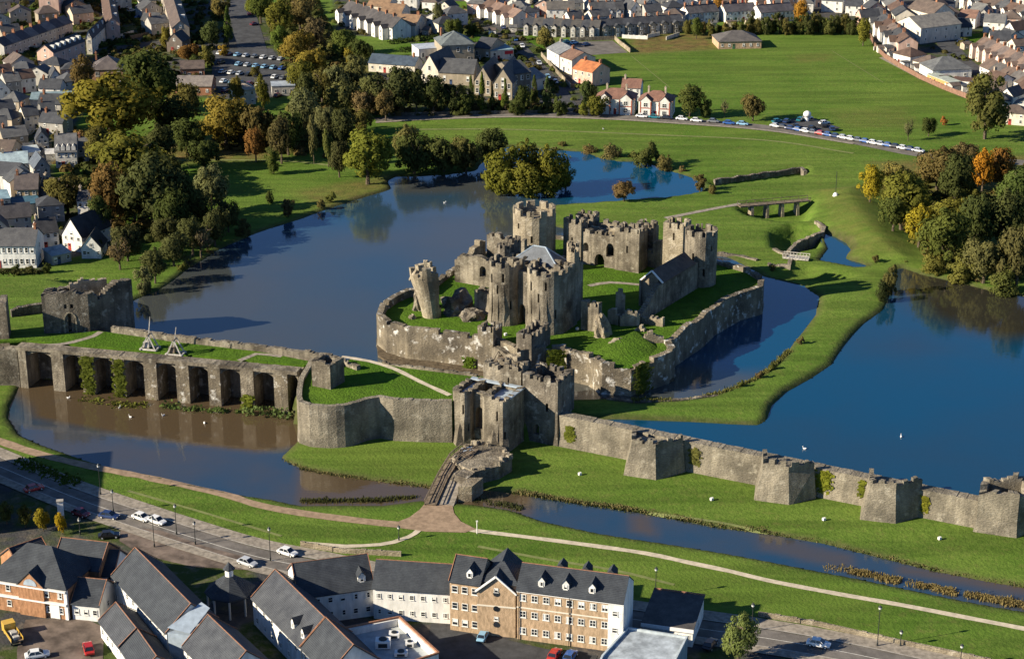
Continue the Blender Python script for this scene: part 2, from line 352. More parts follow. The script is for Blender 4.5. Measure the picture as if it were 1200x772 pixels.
def build_ground():
    xs = np.concatenate([[-6000, -2500, -1000, -520], np.arange(-340, 341, 1.3), [520, 1000, 2500, 6000]])
    ys = np.concatenate([[-4000, -500, 100, 200], np.arange(268, 520, 1.15), np.arange(520, 980, 1.9), np.array([1000, 1060, 1200, 1600, 2500, 5000, 9000])])
    X, Y = np.meshgrid(xs, ys); x, y = X.ravel(), Y.ravel()
    z, wet = ground_z(x, y)
    far = (np.abs(x) > 345) | (y > 985) | (y < 262); z = np.where(far & (y > 380), UPG, np.where(far, LOWG, z))
    nx, ny = len(xs), len(ys)
    idx = np.arange(nx*ny).reshape(ny, nx)
    f = np.stack([idx[:-1, :-1], idx[:-1, 1:], idx[1:, 1:], idx[1:, :-1]], -1).reshape(-1, 4)
    me = bpy.data.meshes.new('ground')
    me.vertices.add(len(x)); me.vertices.foreach_set('co', np.stack([x, y, z], -1).astype(np.float32).ravel())
    me.loops.add(f.size); me.loops.foreach_set('vertex_index', f.ravel().astype(np.int32))
    me.polygons.add(len(f)); me.polygons.foreach_set('loop_start', np.arange(0, f.size, 4, dtype=np.int32))
    me.update(calc_edges=True); me.polygons.foreach_set('use_smooth', np.ones(len(f), bool))
    town = np.zeros(x.shape); dry = np.zeros(x.shape)
    for poly in TOWN: town = np.maximum(town, sm(.5-sdist(x, y, GP(poly, UPG))/2))
    town = np.maximum(town, sm(.5-sdist(x, y, GP(FORE, LOWG))/1.5))
    for poly, k in DRY: dry = np.maximum(dry, k*sm(.5-sdist(x, y, GP(poly, UPG))/9))
    bank = sm(1-(wet-.3)/2.8)
    a = me.attributes.new('cover', 'FLOAT_COLOR', 'POINT')
    a.data.foreach_set('color', np.stack([town, dry, bank, np.ones(x.shape)], -1).astype(np.float32).ravel())
    m, nt, p = nodes('ground_cover'); P = pos(nt)
    at = N(nt, 'ShaderNodeAttribute', _attribute_name='cover'); sep = nt.nodes.new('ShaderNodeSeparateColor'); nt.links.new(at.outputs['Color'], sep.inputs[0])
    g = mix(nt, noise_fac(nt, P, .025, 4, lo=.35, hi=.65), (.078, .142, .020), (.13, .19, .034))
    g = mix(nt, math(nt, 'MULTIPLY', noise_fac(nt, P, .12, 5, lo=.45, hi=.75), .7), g, (.105, .16, .03))
    g = mix(nt, math(nt, 'MULTIPLY', noise_fac(nt, P, .7, 3, lo=.4, hi=.7), .5), g, (.038, .082, .010))
    g = mix(nt, math(nt, 'MULTIPLY', noise_fac(nt, P, .45, 6, .75, lo=.52, hi=.8), .75), g, (.16, .15, .05))
    g = mix(nt, math(nt, 'MULTIPLY', noise_fac(nt, P, .018, 3, lo=.5, hi=.68), .6), g, (.105, .155, .026))
    mow = noise_fac(nt, P, .22, 2, stretch=(.12, 1, 1), lo=.4, hi=.6); g = mix(nt, .4, g, mix(nt, mow, (.6, .62, .6), (1.3, 1.3, 1.2)), 'MULTIPLY')
    d = mix(nt, noise_fac(nt, P, .3, 4), (.19, .135, .05), (.10, .075, .03))
    t = mix(nt, noise_fac(nt, P, .06, 3, lo=.45, hi=.55), (.06, .06, .062), (.055, .075, .02)); t = mix(nt, noise_fac(nt, P, .4, 4, lo=.5, hi=.8), t, (.16, .13, .10))
    e = mix(nt, noise_fac(nt, P, .5, 4), (.085, .066, .04), (.035, .036, .016))
    dn = noise_fac(nt, P, .2, 4, lo=.2, hi=.8)
    c = mix(nt, math(nt, 'MULTIPLY', sep.outputs[1], math(nt, 'ADD', dn, .35)), g, d); c = mix(nt, sep.outputs[0], c, t); c = mix(nt, math(nt, 'MULTIPLY', sep.outputs[2], .8), c, e)
    nt.links.new(c, p.inputs['Base Color']); p.inputs['Roughness'].default_value = 1; p.inputs['Specular IOR Level'].default_value = .05
    bump(nt, p, noise_fac(nt, P, 1.6, 4), .14, .45)
    me.materials.append(m); tag(link('ground', me), 'green lawns and town ground round the lakes', kind='structure')
    # water: cells of a plan grid within each shore
    for (poly, lev), nm, mt, lb in zip(WATERS, ('lake_water', 'lake_water', 'pond_water', 'moat_water'), ('lake_west', 'lake_north', 'lake_north', 'moat'),
                                   ('silty lake round the castle', 'clear blue lake behind the long dam wall', 'small blue pond by the grass bastion', 'muddy moat in front of the dam')):
        x0, x1 = min(p[0] for p in poly)-4, max(p[0] for p in poly)+4; y0, y1 = min(p[1] for p in poly)-4, max(p[1] for p in poly)+4
        st = 1.6; gx = np.arange(x0, x1+st, st); gy = np.arange(y0, y1+st, st); GX, GY = np.meshgrid(gx, gy)
        s = sdist(GX, GY, poly); ok = s < 2.2
        if lev > 3: ok &= GY > np.interp(GX, [p.x for p in DAM], [p.y for p in DAM])
        q = ok[:-1, :-1] & ok[1:, :-1] & ok[:-1, 1:] & ok[1:, 1:]; ii = np.arange(GX.size).reshape(GX.shape)
        fs = np.stack([ii[:-1, :-1], ii[:-1, 1:], ii[1:, 1:], ii[1:, :-1]], -1)[q]
        used, inv = np.unique(fs, return_inverse=True); inv = inv.reshape(fs.shape)
        me = bpy.data.meshes.new(nm); me.from_pydata(np.stack([GX.ravel()[used], GY.ravel()[used], np.full(len(used), lev)], -1).tolist(), [], inv.tolist())
        wx, wy = GX.ravel()[used], GY.ravel()[used]; silt_reflect = np.full(len(used), .2)
        for sp, val, bl in SILT_REFLECT.get(mt, []):
            k = sm(.5-sdist(wx, wy, GP(sp, lev))/bl); silt_reflect = silt_reflect*(1-k)+val*k
        at = me.attributes.new('silt_reflect', 'FLOAT', 'POINT'); at.data.foreach_set('value', silt_reflect.astype(np.float32))
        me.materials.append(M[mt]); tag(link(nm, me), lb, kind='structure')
build_ground()

def catmull(pts, step=3.0):
    pts = [Vector(p) for p in pts]; P = [pts[0]*2-pts[1]]+pts+[pts[-1]*2-pts[-2]]; out = []
    for i in range(1, len(P)-2):
        a, b, c, d = P[i-1:i+3]; k = max(1, int((c-b).length/step))
        for j in range(k):
            t = j/k; out.append(.5*((2*b)+(c-a)*t+(2*a-5*b+4*c-d)*t*t+(3*b-a-3*c+d)*t**3))
    out.append(pts[-1]); return out
def ribbon(name, pts, width, mat, off=.06, label=None, kind='structure', cells=2, z=None, smooth=True):
    c = catmull(pts) if smooth else [Vector(p) for p in pts]; V = []; F_ = []
    n = len(c); xs, ys = [], []
    for i, p in enumerate(c):
        d = (c[min(i+1, n-1)]-c[max(i-1, 0)]).normalized(); nn = Vector((-d.y, d.x)); w = width(i/(n-1)) if callable(width) else width; w *= 1+(.28*noise.noise((p.x*.35, p.y*.35, 4)) if 'path' in name or 'track' in name else 0)
        for j in range(cells+1): q = p+nn*w*(j/cells-.5); xs.append(q.x); ys.append(q.y)
    zz = ground_z(np.array(xs), np.array(ys))[0] if z is None else np.full(len(xs), z)
    V = [(a, b, h+off) for a, b, h in zip(xs, ys, zz)]
    for i in range(n-1):
        for j in range(cells): k = i*(cells+1)+j; F_.append((k, k+1, k+cells+2, k+cells+1))
    me = bpy.data.meshes.new(name); me.from_pydata(V, [], F_); me.materials.append(mat)
    bm = bmesh.new(); bm.from_mesh(me); bmesh.ops.recalc_face_normals(bm, faces=bm.faces); bm.to_mesh(me); bm.free()
    o = link(name, me)
    if sum(p.normal.z for p in me.polygons) < 0: me.flip_normals()
    return tag(o, label, kind=kind)
def sheet(name, pts, z, mat, label=None, kind='structure', thick=0):
    mb = MB()
    if thick: mb.prism(pts, z-thick, z)
    else: mb.face([(p[0], p[1], z) for p in pts])
    o = mb.build(name, mat, merge=False)
    if not thick and sum(p.normal.z for p in o.data.polygons) < 0: o.data.flip_normals()
    return tag(o, label, kind=kind)
# ------------------------------------------------------------------ masonry
def wall_mesh(mb, pts, zb, top, th, closed=False, batter=0, step=1.1, opens=(), m=0, seed=0, cap=None, inward=True):
    """A wall along a plan line (outer face on the line, thickness th to its left when inward).
    zb: foot level or f(s); top: f(s, x, y) crest level; opens: (centre s, width, z0, z1, arch rise) holes through the wall."""
    pts = [Vector(p[:2]) for p in pts]; n = len(pts); seg = []; s = 0
    for i in range(n if closed else n-1):
        L = (pts[(i+1) % n]-pts[i]).length; seg.append((s, s+L, pts[i], pts[(i+1) % n])); s += L
    total = s
    def nrm(a, b): d = (b-a).normalized(); return Vector((-d.y, d.x))
    offs = []
    for i in range(n):
        n0 = nrm(pts[i-1], pts[i]) if (closed or i > 0) else None; n1 = nrm(pts[i], pts[(i+1) % n]) if (closed or i < n-1) else None
        if n0 is None: o = n1
        elif n1 is None: o = n0
        else:
            o = (n0+n1); o = o.normalized()/max(.45, o.normalized().dot(n1)) if o.length > .1 else n1
        offs.append(o)
    st = {0.0, total}
    for a, b, _, _ in seg:
        k = max(1, int(round((b-a)/step)))
        for j in range(k+1): st.add(round(a+(b-a)*j/k, 4))
    for (c, w, z0, z1, r) in opens:
        k = 6 if r else 1
        st = {q for q in st if not (c-w/2-.05 < q < c+w/2+.05) or any(abs(q-a) < 1e-3 for a, _, _, _ in seg[1:])}
        for j in range(k+1): st.add(round(c-w/2+w*j/k, 4))
    st = sorted(st); st = [q for i, q in enumerate(st) if i == 0 or q-st[i-1] > .01]
    def at(q):
        for i, (a, b, p0, p1) in enumerate(seg):
            if q <= b+1e-6:
                t = 0 if b == a else min(1, max(0, (q-a)/(b-a))); o0, o1 = offs[i], offs[(i+1) % n]; return p0.lerp(p1, t), o0.lerp(o1, t)
        return pts[-1] if not closed else pts[0], offs[-1 if not closed else 0]
    R = [at(q) for q in st]
    fb = zb if callable(zb) else (lambda q: zb)
    def O(i, z, low=None):
        p, o = R[i]; k = 0
        if batter:
            b0 = fb(st[i]); k = max(0, 1-(z-b0)/max(.1, min(4.0, 6)))*batter
        q = p-o*k; return (q.x, q.y, z)
    def I(i, z): p, o = R[i]; q = p+o*th; return (q.x, q.y, z)
    tops = []; hole = []
    for i in range(len(st)-1):
        q = (st[i]+st[i+1])/2; p, _ = at(q); tops.append(top(q, p.x, p.y)); h = None
        for (c, w, z0, z1, r) in opens:
            if c-w/2-.02 < q < c+w/2+.02:
                e = lambda s_: z1-r+r*sqrt(max(0, 1-((s_-c)/(w/2))**2)) if r else z1
                h = (z0, min(e(st[i]), tops[-1]-.15), min(e(st[i+1]), tops[-1]-.15))
        hole.append(h)
    for i in range(len(tops)):
        t = tops[i]; b0, b1 = fb(st[i]), fb(st[i+1]); j = i+1
        if hole[i] is None:
            zs0 = [b0]+([b0+4.0] if batter and t > b0+4.2 else []); zs1 = [b1]+([b1+4.0] if batter and t > b0+4.2 else [])
            zs0.append(t); zs1.append(t)
            for k in range(len(zs0)-1):
                mb.face([O(i, zs0[k]), O(j, zs1[k]), O(j, zs1[k+1]), O(i, zs0[k+1])], m)
            mb.face([I(j, b1), I(i, b0), I(i, t), I(j, t)], m)
        else:
            z0, za, zc = hole[i]
            if z0 > b0+.05:
                mb.face([O(i, b0), O(j, b1), O(j, z0), O(i, z0)], m); mb.face([I(j, b1), I(i, b0), I(i, z0), I(j, z0)], m); mb.face([O(i, z0), O(j, z0), I(j, z0), I(i, z0)], m)
            mb.face([O(i, za), O(j, zc), O(j, t), O(i, t)], m); mb.face([I(j, zc), I(i, za), I(i, t), I(j, t)], m); mb.face([O(j, zc), O(i, za), I(i, za), I(j, zc)], m)
        mb.face([O(i, t), O(j, t), I(j, t), I(i, t)], m if cap is None else cap)
        if closed or i < len(tops)-1:
            k = (i+1) % len(tops); jj = j if i < len(tops)-1 else 0
            if abs(tops[k]-t) > 1e-3:
                lo, hi = sorted((t, tops[k])); mb.face([O(jj, lo), I(jj, lo), I(jj, hi), O(jj, hi)], m)
            h0, h1 = hole[i], hole[k]
            if (h0 is None) != (h1 is None):
                h = h0 or h1; zt = h[2] if h0 else h[1]; mb.face([O(jj, h[0]), I(jj, h[0]), I(jj, zt), O(jj, zt)], m)
    if not closed:
        for i, t in ((0, tops[0]), (len(st)-1, tops[-1])): b = fb(st[i]); mb.face([O(i, b), I(i, b), I(i, t), O(i, t)], m)
    return total
def crest(z, amp=.5, freq=.35, seed=0, cren=0, merlon=1.5, gap=1.0, prof=None):
    """ragged or crenellated wall head; prof: [(s, dz), ...] for large breaks"""
    def f(s, x, y):
        h = z+noise.noise((x*freq, y*freq, seed))*amp*2
        if amp > .8: h += noise.noise((x*freq*3, y*freq*3, seed+4))*amp*.7
        if prof:
            for (s0, d0), (s1, d1) in zip(prof, prof[1:]):
                if s0 <= s <= s1: h += d0+(d1-d0)*(s-s0)/max(.01, s1-s0)
        if cren and (s % (merlon+gap)) < merlon: h += cren*(1 if noise.noise((s*.7, seed, 3)) > -.35 else .25)
        return h
    return f
def circle(c, r, n=20, a0=0, a1=2*pi):
    """anticlockwise, so that 'left' is inside"""
    c = Vector(c[:2])
    if abs(a1-a0-2*pi) < 1e-6: return [c+Vector((cos(a0+2*pi*i/n), sin(a0+2*pi*i/n)))*r for i in range(n)]
    return [c+Vector((cos(a0+(a1-a0)*i/n), sin(a0+(a1-a0)*i/n)))*r for i in range(n+1)]
def centroid(poly): return sum((Vector(p[:2]) for p in poly), Vector((0, 0)))/len(poly)
def ccw(poly):
    a = sum(poly[i][0]*poly[(i+1) % len(poly)][1]-poly[(i+1) % len(poly)][0]*poly[i][1] for i in range(len(poly)))
    return list(poly) if a > 0 else list(poly)[::-1]
def tower(name, label, poly, zb, zt, mat, th=1.6, deck=None, cren=1.3, batter=0, opens=(), amp=.12, seed=0, cat='tower', group=None, deckmat=None, merlon=1.5, gap=1.1, prof=None, root=None):
    """hollow masonry tower on a closed plan: wall, battlement, roof deck"""
    poly = ccw(poly); c = centroid(poly)
    r = root or thing(name, label, cat, (c.x, c.y, zb), group=group)
    dk = zt-2.2 if deck is None else deck
    mb = MB(); wall_mesh(mb, poly, zb, lambda s, x, y: zt-cren-.4 if cren else crest(zt, amp, .4, seed, prof=prof)(s, x, y), th, True, batter, 1.2, opens); mb.build('tower_wall', mat, r)
    if cren:
        mb = MB(); wall_mesh(mb, poly, zt-cren-.4, crest(zt-cren, amp, .5, seed, cren, merlon, gap, prof), th*.55, True, 0, .55); mb.build('battlement', mat, r)
    mb = MB(); inner = [p+(c-p).normalized()*(th*.9) for p in poly]; mb.prism(inner, dk-.5, dk); mb.build('roof_deck', deckmat or mat, r)
    return r
def ivy(parent, a, b, z0, z1, n=420, col=(.12, .17, .02), spread=.35, seed=0):
    """climbing leaves on the wall face between plan points a and b"""
    rnd = random.Random(seed); mb = MB(); a = Vector(a); b = Vector(b); d = (b-a).normalized(); nn = Vector((d.y, -d.x))
    for i in range(n):
        t = rnd.gauss(.5, .22); t = min(1, max(0, t)); z = z0+(z1-z0)*rnd.random()**.8; w = 1-abs(t-.5)*(z-z0)/(z1-z0)
        if rnd.random() > w: continue
        p = a.lerp(b, t)+nn*(.1+rnd.random()*spread); s = .18+rnd.random()*.22; q = Vector((p.x, p.y, z))
        u = Vector((d.x, d.y, rnd.uniform(-.5, .5))).normalized()*s; v = Vector((nn.x*rnd.uniform(-.3, .9), nn.y*rnd.uniform(-.3, .9), 1)).normalized()*s
        mb.face([q-u-v, q+u-v*.6, q+u*.8+v, q-u*.7+v])
    o = mb.build('ivy', M['foliage'], parent, color=col, merge=False); return tag(o, kind='stuff')
def P(u, v, z, a=0, b=0): return G(u, v, z)+E1*a+E2*b

IZ = 13.0      # level of the castle island's lawns
# --- the island: revetted middle ward
W_TOP = [(494, 338), (477, 339), (461, 346), (446, 356), (441, 369), (453, 378), (477, 385), (508, 388), (559, 395), (585, 400), (610, 412), (640, 408), (662, 407), (690, 413), (706, 423), (740, 425), (762, 418), (784, 411),
         (792, 403), (786, 395), (800, 386), (823, 371), (838, 357), (868, 340), (894, 333), (896, 322), (880, 312), (838, 300), (760, 285), (690, 276), (650, 272), (600, 276), (545, 300), (520, 318)]
WARD = [G(u, v, 14.6) for u, v in W_TOP]; WARD = ccw(WARD)
wr = thing('ward_wall', 'pale retaining wall round the castle island, rising straight from the lake', 'curtain wall', (*centroid(WARD), WL-2))
LAWN_IN = [p+(centroid(WARD)-p).normalized()*.9 for p in WARD]
mb = MB(); mb.prism(LAWN_IN, 4, IZ); o = mb.build('ward_lawn', M['lawn']); tag(o, 'grass court on top of the castle island', kind='structure')
def wtop(s, x, y):
    front = x < 12 and y < 455
    g = noise.noise((x*.12, y*.12, 7)); base = 14.9 if front else 14.0+(g*.9)
    h = base+noise.noise((x*.5, y*.5, 2))*(.2 if front else .45)
    if front and (s % 7.5) < .9: h -= .9
    if not front and noise.noise((x*.2, y*.2, 31)) > .22: h -= .8
    return h
n_w = len(WARD)
runs = {'stone_white': [], 'stone': []}
mb = MB(); wall_mesh(mb, WARD, 3.5, wtop, 1.5, True, 1.0, 1.3); mb.build('revetment', M['stone_white'], wr)
ivy(wr, G(641, 408, 14.6)-Vector((0, .8)), G(662, 407, 14.6)-Vector((0, .8)), 6.6, 14.4, 800, (.13, .16, .025), .6, 1)
ivy(wr, G(741, 425, 14.6)-Vector((0, .8)), G(764, 417.5, 14.6)-Vector((0, .8)), 6.6, 14.0, 420, (.10, .125, .025), .4, 2)
ivy(wr, G(543, 393, 14.6)-Vector((0, .9)), G(558, 395, 14.6)-Vector((0, .9)), 6.8, 9.6, 160, (.09, .14, .02), .6, 3)
mb = MB()
LEDGE = [G(u, v, 6.6) for u, v in [(441, 400), (443, 418), (460, 428), (490, 434), (530, 440), (566, 444), (600, 448), (640, 455), (668, 446), (690, 450), (710, 452), (740, 454), (770, 452), (790, 446)]]
mb.prism(LEDGE+[p+Vector((0, 7)) for p in LEDGE[::-1]], 4.5, 6.95); tag(mb.build('ward_berm', M['earth']), 'muddy ledge at the foot of the ward wall', kind='structure')

# --- inner east gatehouse: twin drum towers joined to a square block, slate roof inside
g0 = P(611, 385, IZ)                                   # front left corner of the north drum
A = g0+E1*-11.2; B = g0+E1*10.2                         # front line of the block
gh = thing('inner_gatehouse', 'tall twin-drum gatehouse with a grey slate roof inside its parapet, middle of the castle', 'gatehouse', (*((A+B)/2+E2*5), IZ))
def drum(c, r, depth, n=12):
    """D plan: round to the front, straight flanks back"""
    th0 = atan2(-E2.y, -E2.x); a = circle(c, r, n, th0-pi/2, th0+pi/2); return a+[a[-1]+E2*depth, a[0]+E2*depth]
zt = 28.8
for (c, r, s) in ((A+E1*5.0+E2*3.2, 3.8, 1), (B-E1*4.9+E2*3.2, 4.8, 2)):
    poly = ccw(drum(c, r, 5.5)); per = sum((poly[i]-poly[i-1]).length for i in range(len(poly)))
    ops = [(pi*r*f, .5, z, z+2.2, 0) for f, z in ((.22, 17), (.5, 21), (.78, 17), (.35, 23.5), (.62, 24))]
    if s == 2: ops.append((pi*r*.12, 2.6, 14.2, 18.2, 1.2))
    mb = MB(); wall_mesh(mb, poly, IZ-.6, lambda q, x, y: zt-2.1, 1.5, True, .5, 1.1, ops); mb.build('drum_tower', M['stone'], gh)
    mb = MB(); wall_mesh(mb, poly, zt-2.1, crest(zt-1.3, .12, .5, s, 1.2, 1.5, 1.2), .7, True, 0, .6); mb.build('battlement', M['stone'], gh)
    mb = MB(); mb.prism([p+(c+E2*3-p).normalized()*.9 for p in poly], zt-3.4, zt-2.7); mb.build('roof_deck', M['stone_dark'], gh)
blk = [A+E2*5.5+E1*1.4, B+E2*5.5-E1*.3, B+E2*13.5-E1*.3, A+E2*13.5+E1*1.4]; blk = ccw(blk)
mb = MB(); wall_mesh(mb, blk, IZ-.6, crest(zt-1.6, .3, .4, 5, 1.0, 1.6, 1.6), 1.5, True, 0, .8, [(30, 1.2, 18, 21, .5)]); mb.build('gate_block', M['stone'], gh)
rf = [A+E2*6.8+E1*5.0, B+E2*6.8-E1*4.0, B+E2*12.6-E1*4.0, A+E2*12.6+E1*5.0]
mb = MB(); z0 = zt-1.5; zr = z0+3.6; r0 = (rf[0]+rf[3])/2+E1*4.6; r1 = (rf[1]+rf[2])/2-E1*4.6
q = [Vector((p.x, p.y, z0)) for p in rf]; R0 = Vector((*r0, zr)); R1 = Vector((*r1, zr))
mb.face([q[0], q[1], R1, R0]); mb.face([q[1], q[2], R1]); mb.face([q[2], q[3], R0, R1]); mb.face([q[3], q[0], R0]); mb.face([q[3], q[2], q[1], q[0]])
rr = mb.build('slate_roof', M['slate_grey'], gh)
mb = MB()
for a_, b_ in ((q[0], R0), (q[1], R1), (q[2], R1), (q[3], R0), (R0, R1)): mb.bar(a_+Vector((0, 0, .08)), b_+Vector((0, 0, .08)), .16)
o = mb.build('lead_ridge', M['lead'], gh)
for k, (c, w, h) in enumerate(((B+E2*12.4-E1*2.6, 1.5, 32.4), (B+E2*10-E1*1.2, 1.3, 31.8), (A+E2*12.5+E1*2.6, 1.9, 31.2), (A+E2*8+E1*2.4, 1.7, 30.8))):
    poly = circle(c, w, 8, .3); mb = MB(); wall_mesh(mb, poly, zt-3, crest(h-.9, .1, .5, k, .9, .8, .6), .5, True, 0, .5); mb.build('stair_turret', M['stone_pale'] if k < 2 else M['stone_dark'], gh)
mb = MB(); c = (A+B)/2-E1*.6
wall_mesh(mb, [A+E1*8.7+E2*3.0, B-E1*10.1+E2*3.0], IZ-.6, crest(zt-2.5, .2), 1.4, False, 0, .8, [(1.25, 1.6, IZ-.5, 18, 1.0)]); mb.build('gate_passage', M['stone_dark'], gh)

# --- leaning south-east tower: broken, wider at the top, lit from the left
lc = G(506, 370, IZ)
lt = thing('leaning_tower', 'pale ruined tower leaning out towards the lake, broken top', 'tower', (*lc, IZ))
mb = MB(); rnd = random.Random(4); n = 22; rows = []
LV = [(0, 2.3, 0), (2.4, 2.55, -.2), (4.6, 2.9, -.5), (6.6, 3.3, -.8), (8.6, 3.65, -1.1), (10, 3.85, -1.3)]
tops_ = [12.0+1.2*((i % 4) < 2)+rnd.uniform(-.4, .4)-(2.4 if 7 < i < 12 else 0)-(5 if i in (0, 1, 21) else 0) for i in range(n)]
def ringp(i, r, lean, z, k): w = 2*pi*i/n; return (lc.x+lean+r*cos(w)*k, lc.y+r*sin(w)*k, IZ+z)
for l in range(len(LV)-1):
    for i in range(n):
        j = (i+1) % n; z0, r0_, e0 = LV[l]; z1, r1_, e1_ = LV[l+1]
        if i in (20, 21, 0, 1, 2) and z1 > 3: continue
        for k in (1, .68):
            mb.face([ringp(i, r0_, e0, z0, k), ringp(j, r0_, e0, z0, k), ringp(j, r1_, e1_, z1, k), ringp(i, r1_, e1_, z1, k)])
        if i in (19, 3):
            w = j if i == 19 else i; mb.face([ringp(w, r0_, e0, z0, 1), ringp(w, r0_, e0, z0, .68), ringp(w, r1_, e1_, z1, .68), ringp(w, r1_, e1_, z1, 1)])
for i in range(3, 20):
    j = i+1; r, e, z = 3.85, -1.3, 10
    a = [ringp(i, r, e, z, 1), ringp(j, r, e, z, 1), ringp(j, r*1.03, e-.2, tops_[i], 1), ringp(i, r*1.03, e-.2, tops_[i], 1)]
    b = [ringp(i, r, e, z, .68), ringp(j, r, e, z, .68), ringp(j, r*1.03, e-.2, tops_[i], .68), ringp(i, r*1.03, e-.2, tops_[i], .68)]
    if 12 < i < 17: a[2] = (*a[2][:2], a[2][2]-1.6*(i % 2)); a[3] = (*a[3][:2], a[3][2]-1.6*(i % 2))
    mb.face(a); mb.face(b); mb.face([a[3], a[2], b[2], b[3]]); mb.face([a[0], a[3], b[3], b[0]]); mb.face([a[1], a[2], b[2], b[1]])
mb.build('tower_shell', M['stone_pale'], lt)

# --- south-west tower, west gatehouse, north-west tower
c = G(626, 303, IZ); tower('round_tower', 'round battlemented tower half in shade, rearmost left tower of the castle', circle(c, 5.7, 18, .17), IZ, 27.6, M['stone_pale'], 1.7, 24.8, 1.7, merlon=2.3, gap=1.6,
      opens=[(25, .6, 19, 21, 0), (21, .6, 22.5, 24, 0), (28.5, .8, 16, 18, 0)])
w0 = P(745, 319, IZ); W0 = w0-E1*20.5
wg = thing('west_gatehouse', 'roofless square gatehouse at the rear of the castle with hollow battlemented top', 'gatehouse', (*((w0+W0)/2+E2*5), IZ))
rect = [W0, w0, w0+E2*10.5, W0+E2*10.5]
mb = MB(); L = 20.5
wall_mesh(mb, ccw(rect), IZ-.4, crest(21.8, .35, .4, 3, .9, 1.6, 1.3), 1.6, True, 0, .8, [(13.0, 2.2, 16, 19.8, 1.3), (6.0, 1.6, 16.5, 19, .9), (10, 2.8, IZ-.3, 16.4, 1.6)]); mb.build('gate_block', M['stone'], wg)
for k, (cc, r_, h) in enumerate(((W0+E1*2.2+E2*1.6, 2.6, 24.8), (w0-E1*2.4+E2*2.2, 3.4, 24.6), (w0-E1*1.0+E2*9.6, 2.4, 24.0), (W0+E1*2+E2*9.5, 2.6, 24.0))):
    poly = [cc-E1*r_-E2*r_*.8, cc+E1*r_-E2*r_*.8, cc+E1*r_+E2*r_*.8, cc-E1*r_+E2*r_*.8]
    mb = MB(); wall_mesh(mb, ccw(poly), IZ-.4, crest(h-1, .2, .5, k+9, 1.2, 1.3, 1.0), .9, True, 0, .6, [(r_, .5, 18, 20, 0)]); mb.build('corner_turret', M['stone'], wg)
mb = MB(); wall_mesh(mb, [W0+E1*5+E2*5, w0-E1*6+E2*5], 17, crest(22, .9, .5, 8), 1.0, False, 0, .6); mb.build('spine_wall', M['stone_pale'], wg)
c = G(820, 331, IZ); tower('round_tower', 'tall round tower at the right rear corner of the castle, joined to a narrow turret', circle(c, 4.15, 18, .0), IZ-5, 27.6, M['stone'], 1.6, 24.6, 1.4, merlon=1.7, gap=1.2, opens=[(17, .6, 20, 22, 0), (20, .6, 16, 18, 0), (22, .5, 22.5, 24, 0)])
c = P(799, 322, IZ); tower('square_turret', 'pale narrow square turret standing against the right rear round tower', [c-E1*5.6, c, c+E2*6, c+E2*6-E1*5.6], IZ, 26.6, M['stone_pale'], 1.3, 24, 1.4, merlon=1.4, gap=1.0, opens=[(3, .5, 22, 24, 0)])
def ruin(name, label, pts, zb, z, th=1.4, amp=.8, mat='stone', opens=(), prof=None, seed=0, cat='ruined wall', cren=0, closed=False, step=.8, group=None, ivycol=None):
    pts = [Vector(p[:2]) for p in pts]; c = centroid(pts); r = thing(name, label, cat, (*c, zb), group=group)
    mb = MB(); wall_mesh(mb, pts, zb, crest(z, amp, .45, seed, cren, 1.4, 1.1, prof), th, closed, 0, step, opens); mb.build('masonry', M[mat], r); return r
ruin('curtain_wall', 'low pale curtain wall with a broken hump between the west gatehouse and the square turret', [w0+E2*6, P(782, 318, IZ)], IZ-.4, 17.2, 1.6, .5, 'stone', prof=[(0, .2), (2.6, 0), (2.7, 3), (5.4, 3.4), (5.6, .3), (12, 0)], seed=5)
# north range: curtain with a lean-to roof inside it
n0 = G(750, 379, IZ); n1 = G(817, 338, IZ)
nd = (n1-n0).normalized(); nn_ = Vector((-nd.y, nd.x)); NL = (n1-n0).length
nr = thing('north_range', 'long roofed range with a brown pitched roof along the right-hand curtain', 'building', (*n0, IZ))
mb = MB(); wall_mesh(mb, [n0-nd*1, n1], IZ-6, crest(20.0, .2, .4, 2, prof=[(0, -5), (4, -4), (8, -1.4), (11, .1), (80, .3)]), 1.4, False, .3, .8); mb.build('curtain', M['stone'], nr)
a = n0+nd*11.0; b = n1-nd*2; HW = 2.9; ez, rz_ = 20.3, 22.9
mb = MB()
pr = [[(*(p-nn_*.3), ez), (*(p+nn_*HW), rz_), (*(p+nn_*HW*2.1), ez-.4), (*(p+nn_*HW*2.1), ez-.7), (*(p+nn_*HW), rz_-.35), (*(p-nn_*.3), ez-.3)] for p in (a, b)]
for i in range(6): j = (i+1) % 6; mb.face([pr[0][i], pr[0][j], pr[1][j], pr[1][i]])
for q in pr: mb.face([q[0], q[1], q[4], q[5]]); mb.face([q[1], q[2], q[3], q[4]])
mb.build('pitched_roof', M['roof'], nr, color=(.115, .085, .07))
mb = MB(); wall_mesh(mb, [a+nn_*HW*2, b+nn_*HW*2], IZ-.2, lambda s, x, y: ez-.8, .6, False, 0, 1.2, [(4, 1, 14, 16.6, .4), (9, 1, 14, 16.6, .4)]); mb.build('inner_wall', M['stone'], nr)
e = a+nd*.5; mb = MB(); g_ = [(*(e+nn_*1.4), IZ), (*(e+nn_*HW*2), IZ), (*(e+nn_*HW*2), ez-.8), (*(e+nn_*HW), rz_-.5), (*(e+nn_*1.4), ez+.4)]
g2 = [(p[0]+nd.x*.5, p[1]+nd.y*.5, p[2]) for p in g_]; mb.face(g_); mb.face(g2[::-1])
for i in range(5): j = (i+1) % 5; mb.face([g_[i], g_[j], g2[j], g2[i]])
mb.build('gable_end', M['stone_pale'], nr)
